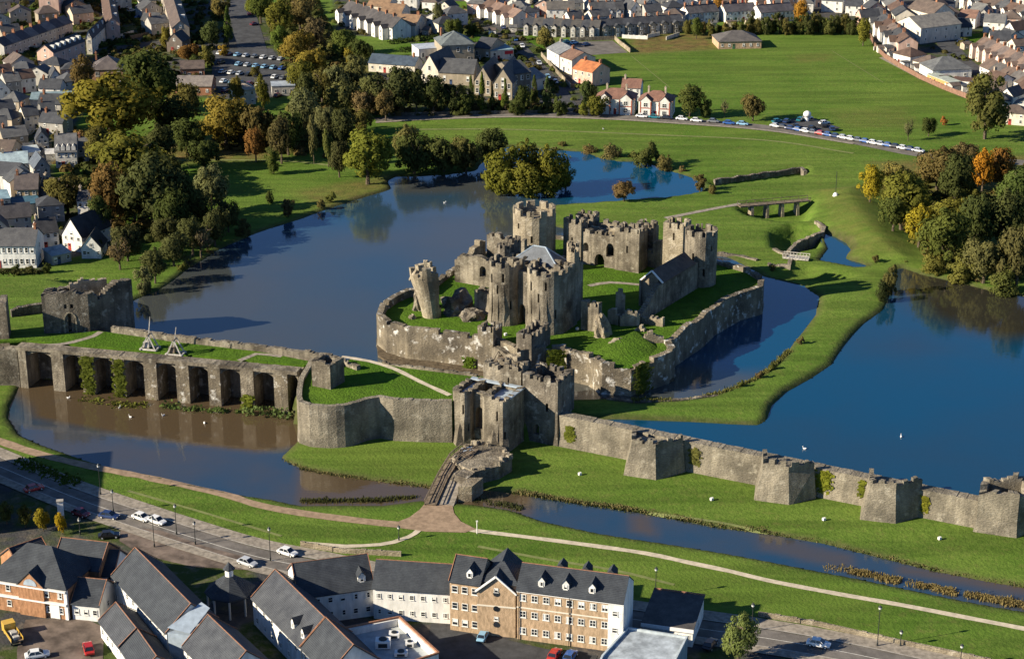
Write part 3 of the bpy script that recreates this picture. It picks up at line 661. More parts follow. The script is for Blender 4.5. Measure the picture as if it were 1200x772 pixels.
mb = MB(); p0 = a-nd*.1; mb.bar((*(p0-nn_*.3), ez-.1), (*(p0+nn_*HW), rz_-.1), .24); mb.bar((*(p0+nn_*HW), rz_-.1), (*(p0+nn_*HW*2.1), ez-.5), .24); mb.build('white_verge', M['white'], nr)
# south range ruins
s0 = P(533, 330, IZ)
ruin('ruined_hall_wall', 'pale arched ruin wall behind the leaning tower, rounded broken corner', [s0, s0+E1*5, s0+E1*11.5], IZ-.4, 19.8, 1.5, .5, 'stone', [(8.2, 1.8, 15.5, 18.4, .8)], [(0, -1.5), (2, .6), (12, .4)], 3)
ruin('ruined_hall_wall', 'taller ruin wall with dark parapet left of the slate roofed gatehouse', [s0+E2*12+E1*3, s0+E2*12+E1*14], IZ-.4, 22.0, 1.6, .6, 'stone', [(4, 1.6, 17, 20, .7)], None, 13, cren=.8)
ruin('ruined_hall_wall', 'crumbling side wall running back from the leaning tower', [s0+E2*14, s0], IZ-.4, 18.0, 1.6, 1.0, 'stone_pale', [(6, 1.6, 15, 18, .7)], [(0, 2.6), (14, 0)], 23)
ruin('ruined_hall_wall', 'sloping buttress wall with a white coping beside the inner gatehouse', [s0+E1*4+E2*3, s0+E1*12+E2*7], IZ-.4, 17.0, 1.2, .3, 'stone_dark', (), [(0, -2.5), (9, 1.6)], 33)
def boulder(name, label, c, r, h, z, mat='stone', seed=0, cat='fallen masonry', lean=0, sq=1.0):
    bm = bmesh.new(); bmesh.ops.create_icosphere(bm, subdivisions=3, radius=1)
    for v in bm.verts:
        k = 1+.5*noise.noise(v.co*1.5+Vector((seed*3.1, 0, 0)))+.3*noise.noise(v.co*3.7+Vector((seed, 5, 0)))+.15*noise.noise(v.co*8)
        v.co = v.co*k; v.co.x *= r; v.co.y *= r*sq; v.co.z = max(-.3, v.co.z*h)+.2; v.co.x += lean*max(0, v.co.z)
    me = bpy.data.meshes.new(name); bm.to_mesh(me); bm.free(); me.materials.append(M[mat])
    return tag(link(name, me, loc=(c[0], c[1], z)), label, cat)
boulder('fallen_masonry', 'large fallen lump of tower masonry at the foot of the leaning tower', G(536, 364, IZ), 4.2, 4.6, IZ, 'stone_dark', 1)
boulder('fallen_masonry', 'low rounded lump of masonry on the grass left of the inner gatehouse', G(553, 372, IZ), 3.0, 1.9, IZ, 'stone_dark', 2)
boulder('fallen_masonry', 'upright stump of masonry left of the leaning tower', G(491, 362, IZ), 1.7, 4.2, IZ, 'stone', 3)
boulder('fallen_masonry', 'small stone on the lawn in front of the leaning tower', G(483, 373, IZ), .9, .8, IZ, 'stone', 4)
boulder('fallen_masonry', 'grey mound of masonry on the lawn right of the middle ward gate', G(725, 405, IZ), 2.2, 1.5, IZ, 'stone', 5)
boulder('fallen_masonry', 'leaning chunk of tower beside the crenellated stump', G(706, 393, IZ), 2.0, 4.6, IZ, 'stone_pale', 6, lean=-.12)
c = P(556, 366, IZ); ruin('ruined_wall', 'square block of ruined wall between the leaning tower and the gatehouse', [c, c+E1*4, c+E1*4+E2*3, c+E2*3], IZ-.3, 18.6, 1.2, .5, 'stone', closed=True, seed=44)
c = P(680.5, 386, IZ); ruin('tower_stump', 'free-standing crenellated stump of wall on the lawn right of the gatehouse', [c, c+E1*4.6, c+E1*4.6+E2*2, c+E2*2], IZ-.3, 19.2, .95, .2, 'stone', closed=True, seed=50, cren=1.0, cat='ruined wall')
for k, (u, v, w, z, t) in enumerate(((727, 371, 1.1, 20, 'tall hooked finger of ruined wall near the brown roofed range'), (718, 380, 1.4, 16.6, 'short pointed fragment of ruin left of the hooked finger'),
        (738, 382, 2.4, 16.6, 'broken triangular ruin fragment right of the hooked finger'), (764, 381, 2.8, 15.8, 'pale horizontal ruin fragment below the brown roofed range'),
        (765, 402, 2.6, 15.2, 'angled low ruin fragment near the right parapet'), (749, 388, 1.3, 14.8, 'small block of ruin at the top of the grass mound'))):
    c = G(u, v, IZ); d = E1 if k % 2 else (E1+E2*.6).normalized()
    ruin('ruin_fragment', t, [c-d*w, c, c+d*w], IZ-.3, z, 1.2, .9, 'stone_pale', seed=60+k, prof=[(0, -1.2), (w, .6), (2*w, -1.4)], step=.6)
bm_ = [G(u, v, IZ) for u, v in [(690, 416), (712, 402), (745, 387), (772, 408), (762, 417), (738, 423), (710, 420)]]
cm = centroid(bm_); mb = MB()
for i in range(len(bm_)):
    a_, b_ = bm_[i], bm_[(i+1) % len(bm_)]; tp = Vector((*cm.lerp(G(748, 392, IZ), .6), 15.4))
    mb.face([(*a_, IZ-.1), (*b_, IZ-.1), tp])
tag(mb.build('grass_mound', M['lawn'], smooth=True), 'small grass mound among the ruins', kind='structure')
# shaded inner court lies lower behind the gatehouse; a worn path crosses it
ribbon('court_path', [G(690, 335, IZ), G(715, 331, IZ), G(752, 334, IZ)], 1.6, M['pavement'], .03, 'worn path across the inner court', z=IZ+.02)
# --- middle ward gate: two turrets and the plank walk down to the outer gate
def sq(u, v, z, w, d): c = G(u, v, z); return [c, c+E1*w, c+E1*w+E2*d, c+E2*d]
tower('gate_turret', 'square turret left of the plank walk in the ward wall', sq(560, 436, WL, 4.1, 4.6), 4, 18.2, M['stone_white'], 1.2, 15.6, 1.2, merlon=1.2, gap=.9)
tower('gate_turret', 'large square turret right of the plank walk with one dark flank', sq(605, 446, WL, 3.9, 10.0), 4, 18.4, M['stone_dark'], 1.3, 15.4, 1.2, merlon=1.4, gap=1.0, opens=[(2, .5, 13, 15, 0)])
ruin('ward_gate_arch', 'low arched wall joining the two ward gate turrets', [P(576, 428, 9), P(606, 440, 9)], 5, 13.6, 1.4, .4, 'stone', [(3.6, 2.4, 9, 12.6, 1.1)], seed=70)
d0, d1 = P(580, 440, 11), P(600, 406, 12.4)
wk = thing('plank_walk', 'sloping timber walkway between the outer gate and the ward gate', 'footbridge', (*d0, 11))
dd = (d1-d0).normalized(); dn = Vector((-dd.y, dd.x)); LL = (d1-d0).length
for k in range(int(LL/.6)):
    mb = MB(); c = d0+dd*(k*.6+.3); mb.obox(c, dn, 1.7, .27, 10.9+1.8*k*.6/LL, 11.05+1.8*k*.6/LL)
    mb.build('plank', M['timber'], wk)
for s_ in (-1.7, 1.7):
    mb = MB(); mb.bar((*(d0+dn*s_), 12.1), (*(d1+dn*s_), 13.9), .11)
    for k in range(6): c = d0+dd*LL*k/5+dn*s_; z = 11+1.8*k/5; mb.bar((*c, z-1), (*c, z+1.2), .09)
    mb.build('hand_rail', M['timber'], wk)
mb = MB()
for k in range(3):
    for s_ in (-1.3, 1.3): c = d0+dd*LL*(k+.6)/3.2+dn*s_; mb.bar((*c, 4.8), (*c, 11.2+1.8*(k+.6)/3.2), .22)
mb.build('trestle', M['timber'], wk)
# ------------------------------------------------------------------ the dam: outer gatehouse, curtain, arcade, end towers
GZ = LOWG
f0 = G(529, 517, GZ)
og = thing('outer_gatehouse', 'outer gatehouse on the dam with twin front towers and dark right flank, above the causeway', 'gatehouse', (*(f0+E1*7+E2*5), GZ))
zt = 14.6
for k, (c0, w, d) in enumerate(((f0, 4.3, 9.5), (f0+E1*7.4, 6.4, 9.5))):
    ch = .9
    poly = [c0+E1*ch, c0+E1*(w-ch), c0+E1*w+E2*ch, c0+E1*w+E2*d, c0+E2*d, c0+E2*ch]
    ops = [(w/2, .45, 8.5, 10.8, 0), (w*.8, .4, 4.4, 6.2, 0)]
    mb = MB(); wall_mesh(mb, ccw(poly), GZ-1, crest(zt-1.2, .15, .5, k, .5, 1.4, 1.2), 1.2, True, .5, 1.0, ops); mb.build('front_tower', M['stone'], og)
    mb = MB(); mb.prism([p+(centroid(poly)-p).normalized()*.8 for p in poly], zt-2.6, zt-1.9); mb.build('roof_deck', M['lead'], og)
    mb = MB()                                                      # spur at the foot of the tower
    c = c0+E1*w/2; mb.face([(*(c0-E2*.1), GZ-1), (*(c-E2*2.2), GZ-1), (*c, 6.5)]); mb.face([(*(c-E2*2.2), GZ-1), (*(c0+E1*w-E2*.1), GZ-1), (*c, 6.5)]); mb.face([(*(c0-E2*.1), GZ-1), (*c, 6.5), (*(c0+E1*w-E2*.1), GZ-1)])
    mb.build('spur', M['stone'], og)
mb = MB(); wall_mesh(mb, [f0+E1*4.0+E2*2.6, f0+E1*7.7+E2*2.6], GZ-1, lambda s, x, y: 13.2, 1.4, False, 0, .9, [(1.85, 2.2, 4.6, 9.8, 1.4), ]); mb.build('gate_arch', M['stone'], og)
mb = MB(); mb.face([(*(f0+E1*4+E2*4.5), GZ), (*(f0+E1*7.7+E2*4.5), GZ), (*(f0+E1*7.7+E2*4.5), 10), (*(f0+E1*4+E2*4.5), 10)]); mb.build('gate_door', M['timber'], og)
mb = MB()                                                          # pale leaded walkway along the roof edge
for (a_, b_) in ((f0+E1*.6+E2*8.6, f0+E1*13.4+E2*8.6), (f0+E1*13.4+E2*8.6, f0+E1*13.4+E2*1.6)):
    d = (b_-a_).normalized(); mb.obox((a_+b_)/2, d, (b_-a_).length/2, .55, zt-1.1, zt-.8)
mb.build('roof_walk', M['lead'], og)
rb = f0+E1*3.2+E2*9.3
mb = MB(); wall_mesh(mb, ccw([rb, rb+E1*9.4, rb+E1*9.4+E2*4, rb+E2*4]), GZ, crest(16.6, .5, .5, 4, .9, 1.4, 1.1, [(0, 0), (9, .6), (30, 0)]), 1.1, True, 0, .7, [(6.6, 1.0, 13.4, 15.2, .4), (6.8, .7, 9, 11, 0)]); mb.build('rear_block', M['stone'], og)
r0 = f0+E1*13.4+E2*8.6
poly = [r0, r0+E1*8.6, r0+E1*8.6+E2*8.5, r0+E2*8.5]
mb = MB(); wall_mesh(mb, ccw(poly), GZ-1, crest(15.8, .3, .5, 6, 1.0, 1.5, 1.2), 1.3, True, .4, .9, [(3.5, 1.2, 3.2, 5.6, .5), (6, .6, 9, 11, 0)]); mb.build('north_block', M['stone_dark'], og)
mb = MB(); mb.prism([p+(centroid(poly)-p).normalized()*.9 for p in poly], 13.2, 13.9); mb.build('roof_deck', M['stone_dark'], og)

# --- long curtain wall to the right, with its three spurred towers
n0, n1 = G(655, 522, GZ), G(1170, 623, GZ); nd = (n1-n0).normalized(); nb = Vector((-nd.y, nd.x)); NLn = (n1-n0).length
dw = thing('dam_wall', 'long straight curtain wall along the dam right of the gatehouse', 'curtain wall', (*((n0+n1)/2), GZ))
mb = MB(); wall_mesh(mb, [n0, n1], GZ-1.5, lambda s, x, y: 8.7-1.5*s/NLn+noise.noise((s*.5, 3, 1))*.12+noise.noise((s*2.1, 7, 1))*.1, 2.6, False, .7, 1.0); mb.build('curtain', M['stone_dam'], dw)
def sN(u, v): p = G(u, v, GZ); return (p-n0).dot(nd)
for k, (u0, u1, v, w_, zz, h, sp) in enumerate(((664, 680, 520, 170, 2.8, 6.5, .22), (808, 826, 550, 150, 3, 7, .18), (955, 980, 578, 330, 2.4, 7.4, .25), (1004, 1014, 590, 130, 3, 7, .2), (1081, 1092, 600, 150, 2, 6, .2))):
    a, b = sN(u0, v), sN(u1, v); ivy(dw, n0+nd*a, n0+nd*b, zz, h, w_, ((.14, .16, .03), (.14, .14, .045), (.20, .22, .03), (.17, .19, .03), (.20, .20, .03))[k], sp, 20+k)
def spur_tower(label, px, zt_, seed, open_side=True):
    """half-octagonal wall tower on a steep battered base"""
    base = [G(*p, GZ) for p in px]                     # left back, left front, right front, right back
    t = thing('wall_tower', label, 'tower', (*centroid(base), GZ), group='spurred towers on the dam wall')
    mid = centroid(base); f = .80
    topp = [base[0].lerp(mid+nb*2.2, .24), base[1].lerp(mid+nb*2.0, .30), base[2].lerp(mid+nb*1.6, .27), base[3].lerp(mid+nb*2.0, .12)]
    mb = MB(); zm = zt_-1.2
    for i in range(3):
        a, b, c, d = base[i], base[i+1], topp[i+1], topp[i]
        mb.face([(*a, GZ-1.2), (*b, GZ-1.2), (*c, zm), (*d, zm)])
    mb.face([(*p, zm) for p in topp]); mb.build('battered_base', M['stone_dam'], t)
    mb = MB(); wall_mesh(mb, topp, zm, crest(zt_, .35, .6, seed, .8, 1.3, 1.2), .9, False, 0, .6); mb.build('parapet', M['stone_dam'], t)
    return t
spur_tower('spurred wall tower on the dam nearest the outer gatehouse', [(733, 537), (729, 557), (769, 563), (804, 553)], 9.0, 1)
spur_tower('middle one of the three spurred wall towers on the dam', [(884, 566), (882, 586), (925, 592), (957, 584)], 9.4, 2)
spur_tower('spurred wall tower on the dam next to the ruined end tower', [(1008, 590), (1006, 609), (1050, 614), (1083, 604)], 9.2, 3)
e0 = [G(*p, GZ) for p in [(1148, 606), (1143, 622), (1190, 629), (1216, 618), (1196, 604)]]
tower('end_tower', 'jagged ruined tower closing the right end of the dam wall', e0, GZ-1, 10.4, M['stone_dam'], 1.3, 6.6, 0, .6, amp=.9, seed=7)

# --- platform left of the gate with its rounded wall
D_B = [(367, 463), (352, 490), (349.5, 508), (352, 519), (364, 523), (385, 524.5), (405, 523.5), (420, 519.5), (433, 515), (446, 513), (462, 516), (495, 517.5), (530, 518)]
dpl = [G(u, v, GZ) for u, v in D_B]; dpl = dpl[:1]+catmull(dpl[1:10], 1.6)+dpl[10:]
pw = thing('platform_wall', 'rounded wall of the dam platform left of the outer gatehouse', 'curtain wall', (*centroid(dpl), GZ))
mb = MB(); wall_mesh(mb, dpl, GZ-1.5, lambda s, x, y: 11.3+noise.noise((x*.5, y*.5, 5))*.2, 1.2, False, .3, 1.0); mb.build('retaining_wall', M['stone_dam'], pw)
back = [G(u, v, 10.6) for u, v in [(572, 442), (560, 440), (520, 435), (480, 430), (450, 425), (414, 420), (392, 425), (384, 440)]]
plat = [p+Vector((.3, .9)) for p in dpl]+back
mb = MB(); mb.prism(plat, 3, 10.6); tag(mb.build('platform_lawn', M['lawn']), 'grass on the rounded dam platform', kind='structure')
ribbon('platform_path', [G(*p, 10.6) for p in [(400, 418), (432, 423), (462, 432), (492, 447), (527, 463)]], 1.3, M['path_pale'], .03, 'pale path across the platform lawn', z=10.62)
t0 = G(365, 463, 6)
tower('square_turret', 'small square turret at the back of the rounded platform wall', [G(366, 452, 10.6), G(366, 452, 10.6)+E1*4.9, G(366, 452, 10.6)+E1*5.2+E2*5.4, G(366, 452, 10.6)+E2*5.4], 3, 16.6, M['stone'], 1.0, 13.4, 0, amp=.35, seed=4)
ruin('low_ruin', 'low broken stonework behind the platform turret', [G(390, 433, 10.6), G(402, 428, 10.6), G(418, 434, 10.6)], 10, 11.6, 1.2, .5, 'stone', seed=80, cat='ruined wall')
ruin('back_parapet', 'low kerb wall along the back of the platform lawn', [back[1], back[2], back[3], back[4]], 4, 11.1, .8, .25, 'stone', seed=81, cat='low wall')

# --- south dam: arcade of deep arches, platform behind, low parapet on the lake
q0, q1 = G(25, 458, 0), G(350, 489, 0); sd_ = (q1-q0).normalized(); sb = Vector((-sd_.y, sd_.x)); SL = (q1-q0).length
PZ = 11.4
ar = thing('dam_arcade', 'row of nine deep buttress arches of the dam over the muddy moat', 'arcade', (*((q0+q1)/2), 0))
def sS(u): # along the dam front from the picture column of a pier's foot
    a = (u-CX)/FPX; lo, hi = 0., SL
    for _ in range(40):
        m_ = (lo+hi)/2; p = q0+sd_*m_; dep = p.y*CT+CAMZ*ST
        if p.x/dep < a: lo = m_
        else: hi = m_
    return lo
pier_px = [(25, 34), (63.5, 77.5), (98.5, 112.5), (135, 149), (171, 186), (208.5, 223.5), (246, 260), (283.5, 299), (322.5, 338.5)]
edges = [(sS(a), sS(b)) for a, b in pier_px]
rnd = random.Random(2)
for k, (a, b) in enumerate(edges):
    mb = MB(); c = q0+sd_*(a+b)/2; h = PZ-1.4
    mb.obox(c+sb*3.1, sd_, (b-a)/2, 3.1, -2, h, taper=.985); mb.obox(c+sb*1.9, sd_, (b-a)/2+.12, 2.1, -2, .8)
    mb.build('pier', M['stone_white' if k in (4, 5, 6, 8) else 'stone'], ar)
spans = [(edges[i][1], edges[i+1][0]) for i in range(len(edges)-1)]+[(edges[-1][1], SL)]
for a, b in spans:                                                  # arch head over each opening
    mb = MB(); k = 8; prev = None; zs = PZ-2.7; rise = 1.35
    for j in range(k+1):
        t = j/k; s_ = a+(b-a)*t; z = zs+rise*sin(pi*min(1, max(0, t)))**.6; p = q0+sd_*s_+sb*.75
        cur = [(*p, z), (*p, PZ-.9), (*(p+sb*5.4), PZ-.9), (*(p+sb*5.4), z)]
        if prev:
            for i in range(4): mb.face([prev[i], cur[i], cur[(i+1) % 4], prev[(i+1) % 4]])
        else: mb.face(cur)
        prev = cur
    mb.face(prev); mb.build('arch', M['stone'], ar)
mb = MB()
for a, b in edges:
    c = q0+sd_*(a+b)/2+sb*3.1; mb.obox(c, sd_, (b-a)/2-.003, 3.097, PZ-1.4, PZ-.9)
tag(mb.build('pier_heads', M['stone'], ar), kind='stuff')
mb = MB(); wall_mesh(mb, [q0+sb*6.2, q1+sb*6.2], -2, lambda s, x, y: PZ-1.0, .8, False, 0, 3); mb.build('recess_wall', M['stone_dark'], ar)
mb = MB(); wall_mesh(mb, [q0-sd_*.4, q1], PZ-.9, lambda s, x, y: PZ-.1+noise.noise((s*.35, 1, 1))*.16+noise.noise((s*1.7, 1, 1))*.07, 3.2, False, 0, .6); mb.build('broken_crest', M['stone'], ar)
for k in (2, 3): a, b = edges[k]; ivy(ar, q0+sd_*(a-.3), q0+sd_*(b+.3), .3, PZ-1, 620, (.095, .115, .022), .3, 30+k)
a, b = edges[7]; ivy(ar, q0+sd_*a, q0+sd_*b, .3, 4.5, 260, (.15, .18, .03), .4, 40)
# left end of the dam: plain lit wall
l1 = q0+Vector((-.2, .2)); l0 = G(-120, 446, 3)
ruin('dam_wall', 'lit stone wall end of the dam at the left edge beside the first arch', [l0, l1], -1.5, 10.4, 2.6, .3, 'stone', seed=90, cat='curtain wall', step=1.2)
pl = [l0+Vector((0, 2)), l1+sb*5.0, q1+sb*5.0, q1+sb*6+sd_*2, G(395, 428, PZ), G(300, 409, PZ), G(200, 398, PZ), G(130, 388, PZ), G(115, 386, PZ), G(60, 392, PZ), G(-60, 400, PZ)]
mb = MB(); mb.prism(pl, PZ-.85, PZ-.35); tag(mb.build('platform_lawn', M['lawn']), 'grass strip along the top of the arched dam', kind='structure')
ruin('lake_parapet', 'low stone parapet between the dam grass and the lake', [G(u, v, PZ) for u, v in [(130, 388), (165, 393), (200, 398.5), (250, 404), (300, 410), (345, 416), (388, 421)]], 4, 12.5, 1.2, .25, 'stone', seed=91, cat='low wall')
for pts_, w_, lb in (([(25, 402), (70, 402), (110, 392), (118, 387)], 1.6, 'worn path from the arches to the left tower'), ([(280, 421), (300, 413), (330, 416)], 1.4, 'bare cross path on the dam grass'),
                     ([(60, 404), (150, 412), (260, 424), (345, 433)], 1.7, 'earth track along the arch tops')):
    ribbon('dam_path', [G(*p, PZ) for p in pts_], w_, M['pavement'], .02, lb, z=PZ-.34)
# --- ruined tower at the left
tp = [G(52, 391, 10.2), G(106, 389, 10.2), G(114, 388, 10.2), G(158, 379, 10.2), G(140, 368, 10.2), G(75, 372, 10.2)]
lt_ = thing('ruined_tower', 'broad ruined tower with a pointed doorway at the left end of the dam', 'tower', (*centroid(tp), 10.2))
mb = MB(); Lf = (tp[1]-tp[0]).length
pf = [(0, -.8), (2, 0), (Lf, -.6), (Lf+1.5, .2), (Lf+2.6, -2.6), (Lf+4, -1.4), (Lf+8, 1.2), (Lf+11, 1.4), (Lf+14, .2), (Lf+22, -2.5), (Lf+40, -1.5)]
wall_mesh(mb, ccw(tp), 3, crest(20.6, .5, .4, 12, prof=pf), 1.7, True, 0, .7, [(Lf*.58, 2.3, 10.3, 15.2, 1.7), (Lf*.5, .7, 16.4, 17.6, 0), (Lf*.64, .7, 16.4, 17.6, 0)]); mb.build('tower_wall', M['stone_dark'], lt_)
mb = MB(); dfr = (tp[1]-tp[0]).normalized(); bf = Vector((dfr.y, -dfr.x)); c = tp[0]+dfr*Lf*.58
prev = None
for j in range(9):                                                  # pale dressed stones round the doorway
    w = pi*j/8; a = 1.35*cos(w); zz = 13.5+1.85*sin(w)
    cur = [(*(c-dfr*a*.88+bf*.12), zz-.05), (*(c-dfr*a*1.15+bf*.12), zz+.2), (*(c-dfr*a*1.15-bf*.3), zz+.2), (*(c-dfr*a*.88-bf*.3), zz-.05)]
    if prev:
        for i in range(4): mb.face([prev[i], cur[i], cur[(i+1) % 4], prev[(i+1) % 4]])
    prev = cur
for s_ in (-1.37, 1.37): mb.obox(c+dfr*s_, dfr, .2, .16, 10.2, 13.5)
mb.build('door_surround', M['stone_pale'], lt_)
mb = MB(); wall_mesh(mb, [tp[5].lerp(tp[4], .2)-Vector((0, 3)), tp[5].lerp(tp[4], .85)-Vector((0, 2))], 9, crest(20, .9, .5, 16), 1.2, False, 0, .7); mb.build('inner_wall', M['stone_pale'], lt_)
ruin('wall_stub', 'tall dark wall stub at the very left edge of the dam', [G(-30, 398, 10), G(11, 400, 10), G(13, 388, 10)], 6, 19.5, 1.6, .3, 'stone_dark', seed=95, cat='ruined wall')
ruin('pit_wall', 'low wall with a sandy top across the gap left of the ruined tower', [G(14, 372, 10.2), G(52, 366, 10.2)], 6, 12.4, 1.4, .4, 'stone_dark', seed=96, cat='low wall')
# --- siege engines on the dam
def engine(label, u, v, k):
    c = G(u, v, PZ-.35); e = thing('siege_engine', label, 'catapult', (*c, PZ-.35), group='wooden siege engines on the dam')
    z = PZ-.35; d = sd_; n_ = sb
    for s_ in (-1, 1):
        mb = MB(); mb.bar((*(c+n_*s_*1.1-d*2.2), z+.25), (*(c+n_*s_*1.1+d*2.2), z+.25), .25); mb.build('base_beam', M['timber_pale'], e)
        mb = MB(); ap = c+n_*s_*.8
        for t in (-1.7, 1.7): mb.bar((*(c+n_*s_*1.1+d*t), z+.3), (*ap, z+3.9), .2)
        mb.build('a_frame', M['timber_pale'], e)
    for t in (-1.9, 1.9): mb = MB(); mb.bar((*(c-n_*1.5+d*t), z+.3), (*(c+n_*1.5+d*t), z+.3), .22); mb.build('cross_beam', M['timber_pale'], e)
    mb = MB(); mb.bar((*(c-n_*1.2), z+3.8), (*(c+n_*1.2), z+3.8), .2); mb.build('axle', M['timber'], e)
    mb = MB(); mb.bar((*(c-d*.5), z+1.0), (*(c+d*.5), z+8.2-k*1.4), .26, r2=.1); mb.build('throwing_arm', M['timber_pale'], e)
    mb = MB(); mb.obox(c-d*.7, d, .7, .7, z+.5, z+1.9); mb.build('counterweight', M['timber_pale' if k == 0 else 'timber'], e)
engine('pale wooden siege engine on the dam grass, the taller left one', 176, 409, 0)
engine('wooden siege engine on the dam grass, the shorter right one', 206, 415, 1)

# --- causeway and bridge up to the outer gate
br = thing('causeway_bridge', 'stone ramp and arched bridge from the path up to the outer gate', 'bridge', (*G(530, 570, GZ), GZ))
rl = [G(497, 592, GZ), G(513, 566, GZ), G(527, 540, 3.4), G(541, 527, 4.2)]; rr_ = [G(531, 594, GZ), G(541, 572, GZ), G(553, 548, 3.4), G(566, 530, 4.2)]
hz_ = [GZ, 2.6, 4.0, 4.6]
for k in range(3):
    n_ = 5
    for j in range(n_):
        t0_, t1_ = j/n_, (j+1)/n_
        a = rl[k].lerp(rl[k+1], t0_); b = rr_[k].lerp(rr_[k+1], t0_); c = rr_[k].lerp(rr_[k+1], t1_); d = rl[k].lerp(rl[k+1], t1_)
        z = hz_[k]+(hz_[k+1]-hz_[k])*t1_; f = .42 if k < 2 else .8
        m0, m1 = a.lerp(b, f), d.lerp(c, f)
        zl = hz_[k]+(hz_[k+1]-hz_[k])*t0_
        def slab(nm, mt, q, za, zb_, depth):
            mb = MB(); up = [(*q[0], za), (*q[1], za), (*q[2], zb_), (*q[3], zb_)]; dn_ = [(p[0], p[1], (p[2]-depth) if depth else -1) for p in up]
            mb.face(up); mb.face(dn_[::-1])
            for w in range(4): x = (w+1) % 4; mb.face([up[w], dn_[w], dn_[x], up[x]])
            mb.build(nm, mt, br)
        for w in range(3):
            f0_, f1_ = w/3+.02, (w+1)/3-.02; aa, mm0, mm1, ddd = a.lerp(d, f0_), m0.lerp(m1, f0_), m0.lerp(m1, f1_), a.lerp(d, f1_)
            slab('plank', M['timber'], [aa, mm0, mm1, ddd], zl+(z-zl)*f0_+.3, zl+(z-zl)*f1_+.3, .12)
        slab('ramp_core', M['stone_dark'], [a, m0, m1, d], zl+.05, z+.05, 0)
        g = (b-m0)*.03; slab('ramp_stone', M['pavement' if k == 0 else 'stone'], [m0+g, b, c, m1+g], min(zl, 3.2), min(z, 3.2), 0)
for s_ in (.02, .40):
    for k in range(3):
        a, b = rl[k].lerp(rr_[k], s_), rl[k+1].lerp(rr_[k+1], s_ if k < 2 else s_*1.9); z0, z1 = hz_[k]+.25, hz_[k+1]+.25
        mb = MB(); mb.bar((*a, z0+1.0), (*b, z1+1.0), .14); mb.bar((*a, z0+.55), (*b, z1+.55), .08)
        for q in range(4): p = a.lerp(b, q/3.001); z = z0+(z1-z0)*q/3; mb.bar((*p, z-.1), (*p, z+1.1), .11)
        mb.build('hand_rail', M['timber'], br)
pc = [G(537, 591, .3), G(553, 591, .3), G(553, 591, .3)+E2*5, G(537, 591, .3)+E2*5]
mb = MB(); mb.prism(pc, -1.5, 4.4); mb.build('pier', M['stone_pale'], br)
ba, bb = G(548, 573, GZ)+Vector((0, -.5)), G(592, 543, GZ)
mb = MB(); wall_mesh(mb, [ba, bb], -1.5, lambda s, x, y: 4.2+noise.noise((x, y, 1))*.35, 3.2, False, 0, .7, [((bb-ba).length*.52, (bb-ba).length*.62, -1.5, 3.3, 1.9)]); mb.build('arch_wall', M['stone_dark'], br)
pf_ = [G(*p, 4.6) for p in [(528, 538), (541, 523), (560, 516), (592, 523), (600, 536), (585, 545), (556, 552)]]
mb = MB(); mb.prism(pf_, -1, 4.45); mb.build('gate_platform', M['stone'], br)
rnd = random.Random(11)
for k in range(26):                                                 # broken coping stones round the platform edge
    i = rnd.randrange(len(pf_)); p = pf_[i].lerp(pf_[(i+1) % len(pf_)], rnd.random()); p = p.lerp(centroid(pf_), .06+rnd.random()*.12)
    mb = MB(); mb.obox(p, (cos(k), sin(k)), .3+rnd.random()*.5, .25+rnd.random()*.3, 4.4, 4.8+rnd.random()*.7, taper=.85); mb.build('coping_stone', M['stone_pale' if k % 3 else 'stone'], br)
for k, (u, v) in enumerate(((547, 526), (549, 529))):
    mb = MB(); c = G(u, v, 4.5); mb.obox(c, (1, .3), 1.2, .25, 4.45, 4.85); mb.build('bench_slab', M['lead'], br)
# --- western earthworks: timber footbridge, stone revetments
def foot_bridge(label, a, b, z, w, npier, zb, mat):
    a, b = Vector(a), Vector(b); d = (b-a).normalized(); n_ = Vector((-d.y, d.x)); L = (b-a).length
    t = thing('footbridge', label, 'footbridge', (*((a+b)/2), z))
    mb = MB(); mb.obox((a+b)/2, d, L/2, w/2, z-.35, z); mb.build('deck', mat, t)
    for s_ in (-1, 1):
        mb = MB(); mb.bar((*(a+n_*s_*w/2), z+1.0), (*(b+n_*s_*w/2), z+1.0), .1)
        for k in range(9): p = a.lerp(b, k/8)+n_*s_*w/2; mb.bar((*p, z-.2), (*p, z+1.1), .1)
        mb.build('hand_rail', mat, t)
    for k in range(npier): mb = MB(); p = a.lerp(b, (k+.8)/(npier+.6)); mb.obox(p, d, .5, w/2+.2, zb, z-.35, taper=.8); mb.build('pier', M['stone_pale'], t)
foot_bridge('timber footbridge on pale piers over the dry ditch behind the castle', G(866, 241, 8), G(948, 234, 8), 8, 2.4, 4, 3, M['timber'])
foot_bridge('short pale footbridge beside the grass bastion', G(918, 300, 7.6), G(948, 303, 7.6), 7.6, 2.2, 1, 4, M['timber_pale'])
def low(label, px, z, h, mat='stone', nm='revetment_wall'):
    ruin(nm, label, [G(u, v, z) for u, v in px], z-4.5, z+h, 1.1, .2, mat, seed=len(label), cat='low wall')
low('dark stone revetment across the far lawn', [(838, 213), (880, 207), (938, 199), (942, 203)], 6.6, .6, 'stone_dark')
low('pale curved revetment wall of the grass bastion', [(922, 303), (935, 288), (950, 281), (966, 275), (968, 268), (958, 262)], 7, .9)
low('ruined revetment beside the short footbridge', [(905, 293), (912, 297), (925, 301), (922, 312), (900, 310)], 7, .5)
low('low stone edging at the tip of the grass bank by the inner moat', [(710, 470), (750, 473), (800, 471), (850, 465)], 6.6, .5)
low('dark revetment of the ditch behind the right rear round tower', [(838, 298), (862, 300), (886, 306)], 7, .4, 'stone_dark')
ribbon('lawn_path', [G(780, 256), G(830, 246), G(868, 239)], 2.0, M['pavement'], .08, 'trodden path to the timber footbridge')
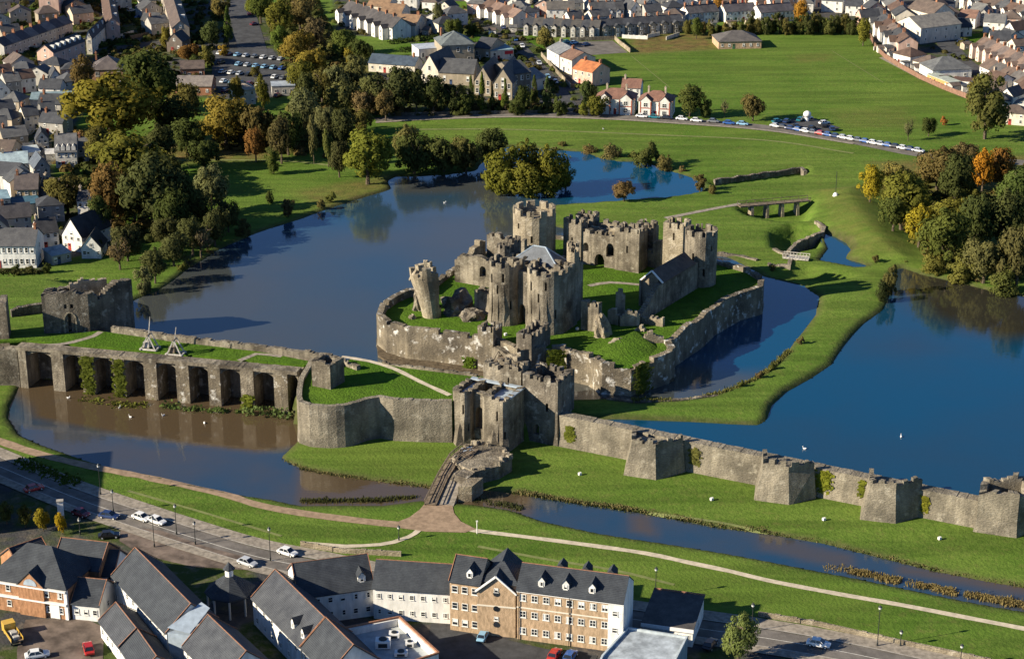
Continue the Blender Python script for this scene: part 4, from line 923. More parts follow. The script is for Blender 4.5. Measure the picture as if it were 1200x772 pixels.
# ------------------------------------------------------------------ houses
WIN = {}
WR = random.Random(8)
def window_mesh(w, h, arch=False, frame=True):
    """white frame standing proud of the wall, glass set back in it, mullion"""
    var = WR.randrange(4); k = (round(w, 2), round(h, 2), var)
    if k in WIN: return WIN[k]
    mb = MB(); f = .09; y0, y1 = -.09, -.02
    for x0, x1, z0, z1 in ((-w/2, -w/2+f, 0, h), (w/2-f, w/2, 0, h), (-w/2+f, w/2-f, 0, f), (-w/2+f, w/2-f, h-f, h)): mb.box(x0, x1, y0, .05, z0, z1, 0)
    if w > 1.1: mb.box(-.04, .04, y0+.02, .02, f, h-f, 0)
    mb.box(-w/2+f, w/2-f, y1, .04, f, h-f, 1); mb.box(-w/2-.08, w/2+.08, -.16, .04, -.1, -.005, 0)
    if var == 1: mb.box(-w/2+f, w/2-f, -.03, -.021, h*.45, h-f, 0)
    if var == 2: mb.box(-w/2+f, -w*.12, -.03, -.021, f, h-f, 0)
    if w > .8: mb.box(-w/2+f, w/2-f, -.07, .02, h*.5-.03, h*.5+.03, 0)
    WIN[k] = mb.mesh('window', [M['trim'], M['glass']], merge=False); return WIN[k]
def door_mesh():
    if 'd' not in WIN:
        mb = MB(); mb.box(-.5, .5, -.08, .04, 0, 2.1, 0); mb.box(-.3, .3, -.1, -.08, 1.4, 1.9, 1); WIN['d'] = mb.mesh('door', [M['trim'], M['glass']], merge=False)
    return WIN['d']
CH = {}
def chimney_mesh():
    if 'c' not in CH:
        mb = MB(); mb.box(-.55, .55, -.32, .32, -1.6, 1.15); mb.box(-.65, .65, -.42, .42, 1.153, 1.3)
        for x in (-.28, .28): mb.lathe((x, 0, 1.303), [(.14, 0), (.11, .45)], 6)
        CH['c'] = mb.mesh('chimney', M['brick'])
    return CH['c']
def roof_mesh(mb, L, D, e, r, kind, ov=.35, th=.16):
    if kind in ('gable', 'gabley'):
        S = D if kind == 'gable' else L; X = L if kind == 'gable' else D; sl = r/(S/2)
        o = [(-ov, e-ov*sl), (S/2, e+r), (S+ov, e-ov*sl), (S+ov, e-ov*sl+th), (S/2, e+r+th*1.15), (-ov, e-ov*sl+th)]
        def pt(x, q): return (x, q[0], q[1]+.01) if kind == 'gable' else (q[0], x, q[1]+.01)
        A_, B_ = [pt(-ov*.6, q) for q in o], [pt(X+ov*.6, q) for q in o]
        for i in range(6): j = (i+1) % 6; mb.face([A_[i], A_[j], B_[j], B_[i]])
        mb.face([A_[0], A_[1], A_[4], A_[5]]); mb.face([A_[1], A_[2], A_[3], A_[4]]); mb.face([B_[5], B_[4], B_[1], B_[0]]); mb.face([B_[4], B_[3], B_[2], B_[1]])
    elif kind == 'hip':
        z = e+.01; c = [(-ov, -ov), (L+ov, -ov), (L+ov, D+ov), (-ov, D+ov)]
        if L >= D: r0, r1 = (D/2, D/2), (L-D/2, D/2)
        else: r0, r1 = (L/2, L/2), (L/2, D-L/2)
        b = [(*p, z) for p in c]; t = [(*p, z+th) for p in c]; R0, R1 = (*r0, e+r), (*r1, e+r)
        for i in range(4): mb.face([b[i], b[(i+1) % 4], t[(i+1) % 4], t[i]])
        mb.face(b[::-1])
        if L >= D: mb.face([t[0], t[1], R1, R0]); mb.face([t[1], t[2], R1]); mb.face([t[2], t[3], R0, R1]); mb.face([t[3], t[0], R0])
        else: mb.face([t[0], t[1], R0]); mb.face([t[1], t[2], R1, R0]); mb.face([t[2], t[3], R1]); mb.face([t[3], t[0], R0, R1])
    elif kind == 'flat':
        mb.box(-.15, L+.15, -.15, D+.15, e+.01, e+.3)
    elif kind == 'pent':
        sl = r/D; o = [(-ov, e-ov*sl), (D+ov, e+r+ov*sl), (D+ov, e+r+ov*sl+th), (-ov, e-ov*sl+th)]
        A_, B_ = [(-ov*.6, q[0], q[1]+.01) for q in o], [(L+ov*.6, q[0], q[1]+.01) for q in o]
        for i in range(4): mb.face([A_[i], A_[(i+1) % 4], B_[(i+1) % 4], B_[i]])
        mb.face(A_); mb.face(B_[::-1])
def wall_body(mb, L, D, e, r, kind, zb=-1.0):
    if kind == 'gable': prof = [(0, zb), (D, zb), (D, e), (D/2, e+r-.02), (0, e)]; A_ = [(0, *q) for q in prof]; B_ = [(L, *q) for q in prof]
    elif kind == 'gabley': prof = [(0, zb), (L, zb), (L, e), (L/2, e+r-.02), (0, e)]; A_ = [(q[0], 0, q[1]) for q in prof]; B_ = [(q[0], D, q[1]) for q in prof]
    elif kind == 'pent': prof = [(0, zb), (D, zb), (D, e+r-.02), (0, e)]; A_ = [(0, *q) for q in prof]; B_ = [(L, *q) for q in prof]
    else: mb.box(0, L, 0, D, zb, e); return
    n = len(prof)
    for i in range(n): mb.face([A_[i], A_[(i+1) % n], B_[(i+1) % n], B_[i]])
    mb.face(A_); mb.face(B_[::-1])
SLATE = (.058, .062, .072); SLATE2 = (.08, .083, .09); BROWN = (.12, .078, .06); RED = (.30, .12, .07); TILE = (.13, .10, .085); GREYR = (.135, .135, .135)
WHT = (.74, .72, .68); CRM = (.67, .61, .51); PEB = (.42, .40, .37); BRK = (.36, .17, .10); PNK = (.62, .42, .34); STN = (.34, .29, .22); TAN = (.48, .40, .31)
def house(name, label, A, B, depth, eave=5.2, ridge=2.6, z=UPG, roof='gable', wc=WHT, rc=SLATE, win=(2, 3), chim=(.12,), wwin=(.95, 1.15), group=None, cat='house', eavemode=False,
          ends=True, door=.35, wing=None, ridge_col=None, brick=False, left=False, world=False):
    """A, B: front corners in the picture (on the ground, or along the eaves); the body runs back from them"""
    if world: a, b = Vector(A), Vector(B)
    else: zz = z+eave if eavemode else z; a, b = G(*A, zz), G(*B, zz)
    d = b-a; L = d.length; rz = atan2(d.y, d.x); D = depth
    t = thing(name, label, cat, (a.x, a.y, z), rz, group)
    mb = MB(); wall_body(mb, L, D, eave, ridge, roof); mb.build('wall', M['brick' if brick else 'wall'], t, True, wc)
    mb = MB(); roof_mesh(mb, L, D, eave, ridge, roof); ro = mb.build('roof', M['roof'], t, True, rc)
    wm = window_mesh(*wwin); rows, n = win; fh = eave/rows
    for i in range(rows):
        for k in range(n):
            x = L*(k+.5)/n
            if i == 0 and door is not None and abs(x/L-door) < .5/n: continue
            link('window', window_mesh(*wwin), t, (x, 0, fh*i+fh*.36), 0, (.75, .74, .7))
    if roof == 'gabley' and ridge > 2.2: link('window', window_mesh(*wwin), t, (L/2, 0, eave+.1), 0, (.75, .74, .7))
    if door is not None: link('door', door_mesh(), t, (L*door, 0, 0), 0, random.choice([(.35, .05, .04), (.05, .08, .16), (.6, .58, .54), (.06, .14, .07)]))
    if ends:
        for i in range(rows):
            m_ = max(1, int(D/4.5)) if roof == 'gabley' else 1
            for k in range(m_):
                y = D*(k+.5)/m_
                link('window', window_mesh(*wwin), t, (L, y, fh*i+fh*.36), pi/2, (.75, .74, .7))
                if left or roof == 'gabley': link('window', window_mesh(*wwin), t, (0, y, fh*i+fh*.36), -pi/2, (.75, .74, .7))
    for c in chim:
        if roof == 'gabley': link('chimney', chimney_mesh(), t, (L/2, c*D, eave+ridge), pi/2, BRK)
        elif roof in ('gable', 'hip'): link('chimney', chimney_mesh(), t, (c*L, D/2, eave+ridge), pi/2, BRK if brick or wc != WHT else TAN)
    if wing:                                               # gabled wing towards the viewer
        w, wd, x0, wcl = wing
        mb = MB(); e2 = eave*.92; r2 = w*.42; m2 = MB(); wall_body(m2, w, wd, e2, r2, 'gabley'); m2.v = [(x+x0, y-wd+.3, zz_) for x, y, zz_ in m2.v]; m2.build('wing', M['wall'], t, True, wcl)
        m2 = MB(); roof_mesh(m2, w, wd, e2, r2, 'gabley', .2, .12); m2.v = [(x+x0, y-wd+.3, zz_) for x, y, zz_ in m2.v]; m2.build('wing_roof', M['roof'], t, True, rc)
        link('window', window_mesh(*wwin), t, (x0+w/2, -wd+.3, e2*.6), 0, (.75, .74, .7)); link('window', window_mesh(*wwin), t, (x0+w/2, -wd+.3, e2*.12), 0, (.75, .74, .7))
    if ridge_col is not None:
        mb = MB()
        if roof == 'gable': mb.bar((-.2, D/2, eave+ridge+.2), (L+.2, D/2, eave+ridge+.2), .16)
        mb.build('ridge_tile', M['terracotta'], t, True)
    return t
def jit(c, k, amt=.12): r = random.Random(k*7.3+c[0]); f = 1+r.uniform(-amt, amt); return tuple(min(.82, x*f) for x in c)
def terrace(what, A, B, n, depth, eave, ridge, wcs, rcs, win=(2, 2), start='left', wing=None, z=UPG, name='terraced_house', chim=(.08,), group=None, brick=False, wwin=(.95, 1.15), mode=False, gap=0, roof='gable'):
    zz = z+eave if mode else z; a, b = G(*A, zz), G(*B, zz)
    for k in range(n):
        p, q = a.lerp(b, k/n), a.lerp(b, (k+1-gap)/n); L = (q-p).length
        kk = k if start in ('left', 'near', 'far') else n-1-k
        w = (L*.48, wing[0], L*.06, jit(wing[1], k, .08)) if wing else None
        house(name, f"{ORD[kk]} house from the {start} end of {what}", p, q, depth, eave+.02*(k % 3), ridge+.03*(k % 2), z, roof, jit(wcs[k % len(wcs)], k), jit(rcs[k % len(rcs)], k+3, .2), win, chim, wwin, group or what, world=True, ends=(k == n-1), wing=w, brick=brick, left=(k == 0))
# --- top left
terrace('the long dark upper left terrace', (6, 70), (86, 41), 8, 8, 5.4, 2.6, [PEB], [SLATE, GREYR], start='left')
def flats(label, A, B, far, e, r, wc, rc, dorm=5):
    """gable-fronted block of flats running back, white dormers along its right roof slope"""
    b = G(*B); fv = G(*far)-b; D = fv.length; fv.normalize(); L = (G(*B)-G(*A)).length/max(.6, abs(fv.y)); a = b-Vector((fv.y, -fv.x))*L
    t = house('flats_block', label, a, b, D, e, r, roof='gabley', wc=wc, rc=rc, win=(2, 1), chim=(), ends=True, door=None, cat='apartment block', world=True)
    for k in range(dorm):
        y = D*(k+.7)/(dorm+.3); mb = MB(); mb.box(L*.62, L*.9, y-.7, y+.7, e+r*.30, e+r*.85); d = mb.build('dormer', M['wall'], t, True, WHT)
    return t
flats('tan gabled block of flats with white dormers, the nearest at upper left', (44, 82), (64, 82.5), (101, 68), 7.0, 2.8, PNK, SLATE, 6)
flats('second tan gabled block of flats close behind the first at upper left', (102, 64), (108.5, 64), (126, 47), 7, 2.6, CRM, SLATE, 3)
flats('brown roofed gabled flats with four white dormers at the top edge', (126, 48), (141.5, 48), (134, 8), 7.2, 2.6, PNK, BROWN, 4)
flats('stone gabled flats with long brown roof left of the conifers', (205, 52), (223, 53), (207, 2), 7.4, 2.8, TAN, TILE, 4)
flats('tall tan gable building cut by the top edge', (49, 20), (70, 21), (88, 4), 9, 3, PNK, SLATE, 0)
house('house', 'small dark gable house with white bargeboards in front of the stone flats', (196, 61), (214, 62), 8, 4.6, 3.2, roof='gabley', wc=(.16, .13, .11), rc=SLATE, win=(1, 2))
house('house', 'brick house with hipped slate roof behind the golden trees', (109, 104), (146, 103), 13, 7.0, 4.2, roof='hip', wc=(.45, .27, .17), rc=(.13, .11, .105), win=(2, 3), brick=True, wwin=(1.4, 1.5))
house('house', 'low hall with grey ridged roof beside the shaded car park', (197, 112), (248, 112), 12, 3.5, 2.6, roof='gable', wc=BRK, rc=(.24, .21, .19), win=(1, 5), chim=())
house('house', 'low brown roofed annex behind the grey hall', (212, 92), (240, 91), 11, 3.6, 2.0, wc=BRK, rc=TILE, win=(1, 3), chim=())
house('house', 'cream house at the edge of the shaded car park', (276, 124), (300, 122), 8, 5.4, 2.2, roof='hip', wc=CRM, rc=TAN, win=(2, 3))
house('house', 'low shed with a pale flat roof in the tree belt', (319, 113), (346, 112), 8, 3.6, .5, roof='flat', wc=PEB, rc=(.35, .4, .46), win=(1, 3), chim=(), door=None)
for k, (lb, A, B, d, e, r, rf, wc, rc) in enumerate([
    ('white house with brown roof at the upper left edge', (-8, 103), (18, 99), 8, 5, 2.4, 'gable', WHT, BROWN),
    ('white gabled house with brown roof beside the pink flats', (21, 110), (43, 107), 8, 5.4, 2.4, 'gable', WHT, BROWN),
    ('small white gable house right of the brown roofed pair', (59, 105), (73, 104), 8, 4.2, 3.2, 'gabley', WHT, SLATE2),
    ('large white gable house cut by the left edge', (-6, 124), (13, 122), 12, 5.5, 4, 'gabley', WHT, SLATE),
    ('grey slate roofed house between the white gables at left', (8, 112), (26, 110), 9, 5, 2.6, 'gable', PEB, GREYR),
    ('long low shop with pale blue-grey roof and white fascia', (36, 128), (100, 126), 8, 3.4, .8, 'pent', WHT, (.22, .30, .33)),
    ('dark roofed house with a cream bay in the shaded street', (30, 153), (47, 151), 8, 5, 2.6, 'gable', CRM, SLATE),
    ('dark roofed house by the left edge under the long shop', (-4, 147), (20, 144), 9, 5, 2.6, 'gable', TAN, SLATE),
    ('narrow dark roofed house beside the brown tree at left', (50, 148), (66, 147), 9, 5, 2.6, 'gable', PEB, SLATE),
    ('pale blue roofed garage at left', (8, 168), (31, 166), 7, 3, .8, 'pent', PEB, (.20, .32, .38)),
    ('dark roofed house low in the shaded street at left', (-6, 166), (10, 165), 9, 5, 2.6, 'gable', PEB, SLATE2),
    ('small house with a cream gable in the shaded street', (43, 178), (58, 177), 7, 4.2, 2.6, 'gabley', CRM, SLATE),
    ('slate roofed house with a row of white dormers', (66, 197), (91, 196), 10, 5.4, 4.6, 'gable', WHT, (.15, .15, .155)),
    ('grey roofed extension behind the house with white dormers', (92, 190), (115, 189), 9, 4.6, 2.6, 'gable', PEB, GREYR),
    ('house with a broad pale blue roof at left', (2, 207), (34, 205), 9, 4.0, 2.6, 'gable', WHT, (.38, .48, .52)),
    ('long white shed roof above the pale blue roof', (30, 190), (48, 188), 6, 3.0, .6, 'pent', WHT, (.55, .6, .6)),
    ('yellow stone house with brown roof at left', (19, 243), (46, 242), 9, 5.6, 3.4, 'gable', (.44, .31, .17), (.12, .10, .095)),
    ('brown roofed house with low white wall by the dark tree', (45, 240), (66, 242), 9, 3.2, 4.2, 'gable', WHT, (.11, .09, .085)),
    ('dark slate gable house behind the yellow stone house', (42, 215), (60, 213), 9, 5, 3, 'gabley', PEB, (.10, .12, .15)),
    ('blue-grey flat roofed block at left', (-6, 254), (14, 252), 10, 5, .5, 'flat', PEB, (.24, .36, .42)),
    ('low blue flat roofed shed in the shadow at left', (16, 254), (50, 250), 9, 3.2, .4, 'flat', PEB, (.06, .14, .2)),
    ('dark roofed house with a lit end wall at left', (3, 274), (38, 271), 8, 4.6, 3, 'gable', CRM, (.075, .07, .075)),
    ('small grey gabled house behind the long white inn', (-8, 287), (12, 285), 8, 4.6, 2.6, 'gabley', PEB, (.10, .09, .09)),
    ('dark roofed house right of the long white inn', (46, 293), (70, 290), 8, 4.8, 3, 'gable', WHT, (.055, .055, .06)),
    ('white gabled cottage with steep dark roof by the park trees', (74, 292), (97, 296), 13, 4.6, 4.8, 'gabley', WHT, (.045, .045, .05)),
    ('small white gable cottage nearest the lake at left', (96, 303), (119, 303), 8, 3.2, 3.4, 'gabley', WHT, (.06, .06, .06)),
    ('white house glimpsed between the dark park trees', (92, 258), (106, 258), 8, 6, 2, 'gable', WHT, SLATE),
    ('lean-to conservatory with a pale roof beside the cottages', (62, 311), (84, 306), 5, 2.6, .8, 'pent', PEB, (.3, .36, .38)),
    ]):
    h = house('house', lb, A, B, d, e, r, roof=rf, wc=wc, rc=rc, win=(1 if e < 4 else 2, 3 if abs(B[0]-A[0]) > 20 else 2), chim=(.1,) if rf == 'gable' else (), wwin=(1.0, 1.1))
    if 'row of white dormers' in lb:
        L = (G(*B)-G(*A)).length
        for i in range(4):
            x = L*(i+.5)/4; mb = MB(); wall_body(mb, 1.3, 2.2, 6.7, .9, 'gabley', 5.7); mb.v = [(p[0]+x-.65, p[1]-.05, p[2]) for p in mb.v]; mb.build('dormer', M['wall'], h, True, WHT)
t = house('inn', 'long white two-storey inn facing the dam at the left edge', (-24, 314), (43, 314), 10, 6.4, 3.4, wc=(.8, .79, .76), rc=(.10, .10, .105), win=(2, 10), chim=(.3, .95), wwin=(.9, 1.5), cat='inn')
terrace('the white gabled slate roofed terrace', (400, 26), (460, 48), 7, 9, 5.4, 3.6, [WHT], [(.075, .07, .072)], start='left', wing=(3.4, WHT))
for k, (A, B) in enumerate((((455, 20), (466, 14)), ((470, 29), (481, 22)), ((487, 43), (500, 34)))):
    house('house', f'brown roofed house, {ORD[k]} from the far end of the row of three', A, B, 10, 4.6, 3.0, roof='gabley', wc=CRM, rc=(.28, .18, .11), win=(2, 2), group='row of three brown roofed houses')
house('house', 'long low house with dark blue slate roof among the trees', (432, 84), (486, 88), 9, 3.6, 2.6, wc=CRM, rc=(.06, .085, .12), win=(1, 6), chim=(.9,))
for lb, A, B, d, e, r, rf, wc, rc in [
    ('school hall with hipped slate roof and chimney', (518, 78), (556, 76), 15, 8.2, 4.2, 'hip', STN, (.14, .16, .165)),
    ('flat roofed white block beside the school hall', (491, 73), (518, 71), 10, 5, .5, 'flat', WHT, (.45, .5, .58)),
    ('cream gabled school wing with steep slate roof', (493, 97), (514, 99), 18, 5, 6, 'gabley', CRM, SLATE2),
    ('long slate roofed school range behind the conifers', (514, 99), (555, 101), 11, 4.8, 4.2, 'gable', STN, SLATE2),
    ('stone gabled school wing between slim conifers', (556, 112), (575, 113), 20, 6, 5, 'gabley', STN, SLATE2),
    ('stone gabled chapel front with tall lancet windows', (578, 117), (600, 118), 22, 6.5, 5.4, 'gabley', STN, SLATE2),
    ('dark stone hall with a white gable edge by the street', (601, 112), (622, 109), 16, 8, 3, 'gable', (.2, .17, .14), SLATE2),
    ('low house with a grey ribbed roof by the street', (622, 108), (640, 104), 14, 4.5, 2.5, 'gable', CRM, (.26, .25, .24)),
    ('flat roofed shop with a pale blue roof and red sign', (575, 72), (602, 70), 16, 4, .5, 'flat', CRM, (.24, .36, .4)),
    ('dark slate range behind the school hall', (556, 70), (574, 72), 13, 5, 3, 'gable', STN, SLATE)]:
    h = house('school_building' if 'school' in lb else 'house', lb, A, B, d, e, r, roof=rf, wc=wc, rc=rc, win=(2 if e > 5 else 1, 3), chim=(.1,) if 'chimney' in lb else (), wwin=(1.1, 1.8), cat='school' if 'school' in lb else 'building')
    if 'red sign' in lb: mb = MB(); mb.box(6, 9.5, -.14, -.02, 2.4, 3.7); mb.build('sign_board', M['trim'], h, True, (.55, .03, .04))
# --- top centre
terrace('the brown roofed white fronted street', (563, 20), (601, 34), 4, 9, 4.8, 2.8, [WHT, CRM], [BROWN, (.22, .15, .12)], start='left', wing=(2.6, WHT))
terrace('the brown roofed street at the top edge', (535, -6), (562, 14), 4, 9, 4.8, 2.8, [WHT, PEB], [BROWN], start='left')
terrace('the stone row above the walled car park', (614, 41), (702, 45), 8, 8, 4.6, 2.2, [STN, PEB, WHT], [SLATE, (.09, .085, .08)], start='left', wing=(2.4, PEB))
terrace('the stone row above the dry grass', (704, 44), (800, 38), 7, 8, 4.8, 2.2, [STN, WHT, PEB], [SLATE], start='left', wing=(2.2, STN))
house('house', 'broad white house with slate roof, left of the top centre row', (641, 26), (673, 26), 9, 5.6, 2.8, wc=WHT, rc=(.13, .12, .11), win=(2, 4))
terrace('the white gabled row at top centre', (692, 26), (731, 25), 4, 9, 5.2, 2.8, [WHT], [SLATE2], wing=(2, WHT))
house('house', 'white gable house right of the white gabled row', (739, 26), (752, 25), 10, 5.4, 3.2, roof='gabley', wc=WHT, rc=SLATE2)
house('house', 'slate roofed house with teal shaded side at top centre', (757, 28), (776, 27), 9, 5.2, 2.6, wc=PEB, rc=SLATE)
terrace('the white street sloping to the top edge', (613, -8), (640, 13), 5, 8, 5.2, 2.4, [WHT, CRM], [TILE], start='left')
terrace('the white row behind the scrub bushes', (807, 29), (842, 26), 4, 9, 4.8, 2.6, [WHT, PEB], [(.09, .085, .09)])
terrace('the white row behind the dark hedge', (850, 27), (886, 25), 4, 9, 4.8, 2.6, [WHT], [(.085, .08, .09)])
terrace('the white row ending the dark hedge', (891, 28), (930, 25), 4, 9, 4.8, 2.6, [WHT], [(.085, .08, .09)])
terrace('the top edge row left of centre', (655, 6), (735, 4), 8, 9, 5, 2.6, [WHT, CRM, PNK], [BROWN, SLATE2])
terrace('the top edge row right of centre', (745, 8), (905, 3), 12, 9, 5, 2.6, [WHT, CRM, PEB], [SLATE2, BROWN, TILE])
terrace('the far row along the top right edge', (910, 12), (1000, 6), 8, 9, 5, 2.6, [WHT, PNK, CRM], [BROWN, SLATE2, TILE])
h = house('pavilion', 'low pavilion with dark hipped roof beside the playing field', (842, 58), (892, 57), 14, 3.0, 3.4, roof='hip', wc=(.52, .36, .24), rc=(.12, .11, .105), win=(1, 6), chim=(), brick=True, cat='pavilion')
# --- middle: street corner and paired houses
house('house', 'white house with grey slate roof beside the main street', (641, 74), (655, 82), 11, 6, 2.4, wc=WHT, rc=(.21, .22, .235), win=(2, 2))
house('house', 'cream house with brown roof attached to the white one on the street', (656, 83), (670, 88), 11, 5.8, 2.4, wc=CRM, rc=(.19, .115, .085), win=(2, 2), left=True)
house('house', 'pinkish white house with bright orange tiled roof', (671, 97), (694, 102), 10, 5.6, 2.6, wc=PNK, rc=(.46, .17, .07), win=(2, 3), chim=(.2, .95))
def pair(label, A, B, wc):
    a, b = G(*A), G(*B); L = (b-a).length
    t = house('paired_house', label, A, B, 9, 5.6, 3.0, roof='hip', wc=wc, rc=(.22, .12, .09), win=(2, 4), chim=(.25, .75), door=.5, wwin=(1.0, 1.3), cat='house')
    for x0 in (L*.06, L*.62):                               # two white gabled bays with red brick quoins
        w = L*.32; mb = MB(); wall_body(mb, w, 3.4, 5.7, 1.9, 'gabley'); mb.v = [(x+x0, y-.9, z) for x, y, z in mb.v]; mb.build('gabled_bay', M['wall'], t, True, WHT)
        mb = MB(); roof_mesh(mb, w, 3.4, 5.7, 1.9, 'gabley', .2, .12); mb.v = [(x+x0, y-.9, z) for x, y, z in mb.v]; mb.build('bay_roof', M['roof'], t, True, (.22, .12, .09))
        for zz in (.9, 3.6): link('window', window_mesh(1.5, 1.5), t, (x0+w/2, -.9, zz), 0, WHT)
        mb = MB(); mb.box(x0-.1, x0+w+.1, -.98, -.905, 3.05, 3.35); mb.box(x0-.12, x0+.25, -.99, -.905, -.2, 5.5); mb.box(x0+w-.25, x0+w+.12, -.99, -.905, -.2, 5.5); mb.build('brick_band', M['brick'], t, True, (.42, .13, .08))
    return t
pair('left pair of white gabled villas with red-brown roofs on the far road', (698, 133), (743, 135), WHT)
pair('right pair of white gabled villas with red-brown roofs on the far road', (748, 136), (787, 138), WHT)
house('house', 'brown roofed house behind the gap of the two villa pairs', (728, 118), (750, 119), 8, 5, 2.4, wc=WHT, rc=(.22, .12, .09))
# --- top right
house('large_house', 'big pale house with grey pitched roof and white verges at upper right', (1049, 44), (1078, 52), 22, 6.6, 3.6, roof='gabley', wc=(.66, .6, .52), rc=(.24, .225, .20), win=(2, 3), chim=())
house('large_house', 'big cream gabled house near the top right road', (1092, 36), (1117, 33), 17, 7, 4, roof='gabley', wc=CRM, rc=TILE, win=(2, 2), chim=(.3,))
house('house', 'pink house beside the big cream gable at upper right', (1068, 21), (1090, 25), 12, 6, 3, roof='gabley', wc=PNK, rc=TILE)
terrace('the white stepped row beside the field', (1024, 36), (1052, 64), 5, 8, 4.8, 2.6, [WHT, PNK, WHT], [SLATE2, BROWN, TILE], wing=(3, WHT))
terrace('the grey row above the stepped houses', (1030, 10), (1048, 32), 4, 9, 5, 2.8, [WHT, CRM], [SLATE2, GREYR, BROWN])
for lb, A, B, d, e, r, rf, wc, rc in [
    ('brown hip roofed bungalow among white yards at upper right', (1046, 74), (1066, 79), 9, 4.0, 2.8, 'hip', WHT, BROWN),
    ('brown hip roofed bungalow next to the grey garage at upper right', (1069, 82), (1090, 87), 9, 3.6, 2.8, 'hip', CRM, TILE),
    ('wide grey hip roofed garage at upper right', (1092, 95), (1138, 93), 13, 4, 4, 'hip', WHT, (.13, .135, .14)),
    ('low orange walled shed below the grey garage', (1086, 96), (1112, 106), 5, 2.8, .4, 'flat', (.62, .3, .12), (.42, .46, .4)),
    ('brown flat roofed shed by the end of the field wall', (1115, 102), (1136, 104), 6, 2.6, .4, 'flat', WHT, (.14, .08, .06)),
    ('small white house with a bare gable beyond the right tree', (1150, 106), (1166, 112), 9, 5, 2.6, 'gable', WHT, BROWN),
    ('brown roofed house with white bays at the top right green', (1122, 32), (1142, 34), 9, 4.6, 2.6, 'gable', WHT, (.22, .13, .1)),
    ('grey roofed house beside the top right green', (1144, 30), (1158, 31), 9, 4.6, 2.6, 'gabley', PEB, GREYR),
    ('white gable house at the right edge of the top right green', (1175, 47), (1188, 50), 9, 5, 3, 'gabley', WHT, BROWN),
    ('white house cut by the right edge above the pink terrace', (1193, 44), (1212, 48), 9, 5, 3, 'gabley', WHT, TILE),
    ('white house with a tiny gable behind the right tree', (1170, 125), (1186, 128), 8, 4.6, 2.6, 'gabley', WHT, SLATE2),
    ('brown roofed white house at the right edge below the terraces', (1188, 118), (1214, 126), 9, 5, 2.6, 'gable', WHT, BROWN)]:
    house('house', lb, A, B, d, e, r, roof=rf, wc=wc, rc=rc, win=(1 if e < 4.5 else 2, 3), chim=(.15,) if rf == 'gable' else ())
terrace('the long pink terrace', (1141, 67), (1212, 101), 9, 8, 5.4, 2.8, [PNK], [(.19, .135, .11), (.155, .125, .115)], wing=(2.6, (.72, .55, .47)), brick=True)
terrace('the white terrace below the pink one', (1147, 92), (1212, 122), 6, 8, 5, 2.8, [WHT, CRM], [(.15, .11, .09), (.12, .11, .105)])
terrace('the white top right corner row', (1118, 8), (1215, 34), 10, 8, 5, 2.6, [WHT, PNK, WHT, CRM], [BROWN, TILE, SLATE2], wing=(2.2, WHT))
terrace('the crowded rows along the top right edge', (1055, -2), (1215, 8), 14, 8, 5, 2.6, [WHT, PNK, CRM], [BROWN, TILE, SLATE2])
# field wall with white gardens, walled car park, yards
def low_wall(label, px, h, mat, z=UPG, th=.35, nm='garden_wall'):
    pts = [G(*p, z) for p in px]; r = thing(nm, label, 'wall', (*centroid(pts), z)); mb = MB(); wall_mesh(mb, pts, z-.6, lambda s, x, y: z+h+(.12 if (s % 3.2) < .5 else 0), th, False, 0, 1.0); mb.build('masonry', mat, r, color=(.26, .15, .11) if mat == M['brick'] else None)
low_wall('curved boundary wall between the playing field and white back yards', [(1019, 44), (1026, 58), (1036, 68), (1055, 80), (1076, 92), (1105, 105), (1136, 117)], 1.8, M['brick'])
low_wall('pale wall round the far car park', [(720, 47), (725, 52), (738, 62)], 1.8, M['stone_pale'])
low_wall('pale wall on the far edge of the car park', [(668, 49), (720, 47)], 1.6, M['stone'])
low_wall('cream garden wall along the main street', [(634, 66), (650, 84), (668, 103)], 1.6, M['stone_pale'])
low_wall('low roadside wall in front of the school trees', [(455, 136), (560, 134), (640, 133)], 1.1, M['stone_dark'])
sheet('car_park', [G(*p) for p in [(655, 50), (718, 48), (736, 62), (690, 65), (668, 60)]], UPG+.05, M['asphalt_pale'], 'grey walled car park')
for k, px in enumerate([[(1030, 68), (1040, 66), (1082, 88), (1076, 92)], [(1078, 93), (1084, 89), (1138, 112), (1134, 116)]]):
    sheet('yard', [G(*p) for p in px], UPG+.05, M['pavement'], f'{ORD[k]} strip of pale back yards behind the field wall')
sheet('town_green', [G(*p) for p in [(1122, 42), (1160, 38), (1180, 40), (1180, 49), (1140, 52)]], UPG+.05, M['lawn'], 'green lawn among the houses at upper right')
for k, px in enumerate([[(14, 9), (50, 8), (52, 14), (14, 15)], [(142, 2), (182, 4), (182, 16), (150, 11)], [(124, 47), (155, 50), (152, 53), (126, 52)], [(455, 58), (515, 44), (520, 50), (490, 60)], [(500, 2), (545, 2), (560, 22), (530, 26), (505, 14)], [(535, 45), (580, 41), (585, 48), (545, 50)], [(612, 35), (640, 40), (650, 50), (635, 58), (612, 45)]]):
    sheet('garden_lawn', [G(*p) for p in px], UPG+.05, M['lawn'], f'{ORD[k]} patch of sunlit garden grass in the upper town')
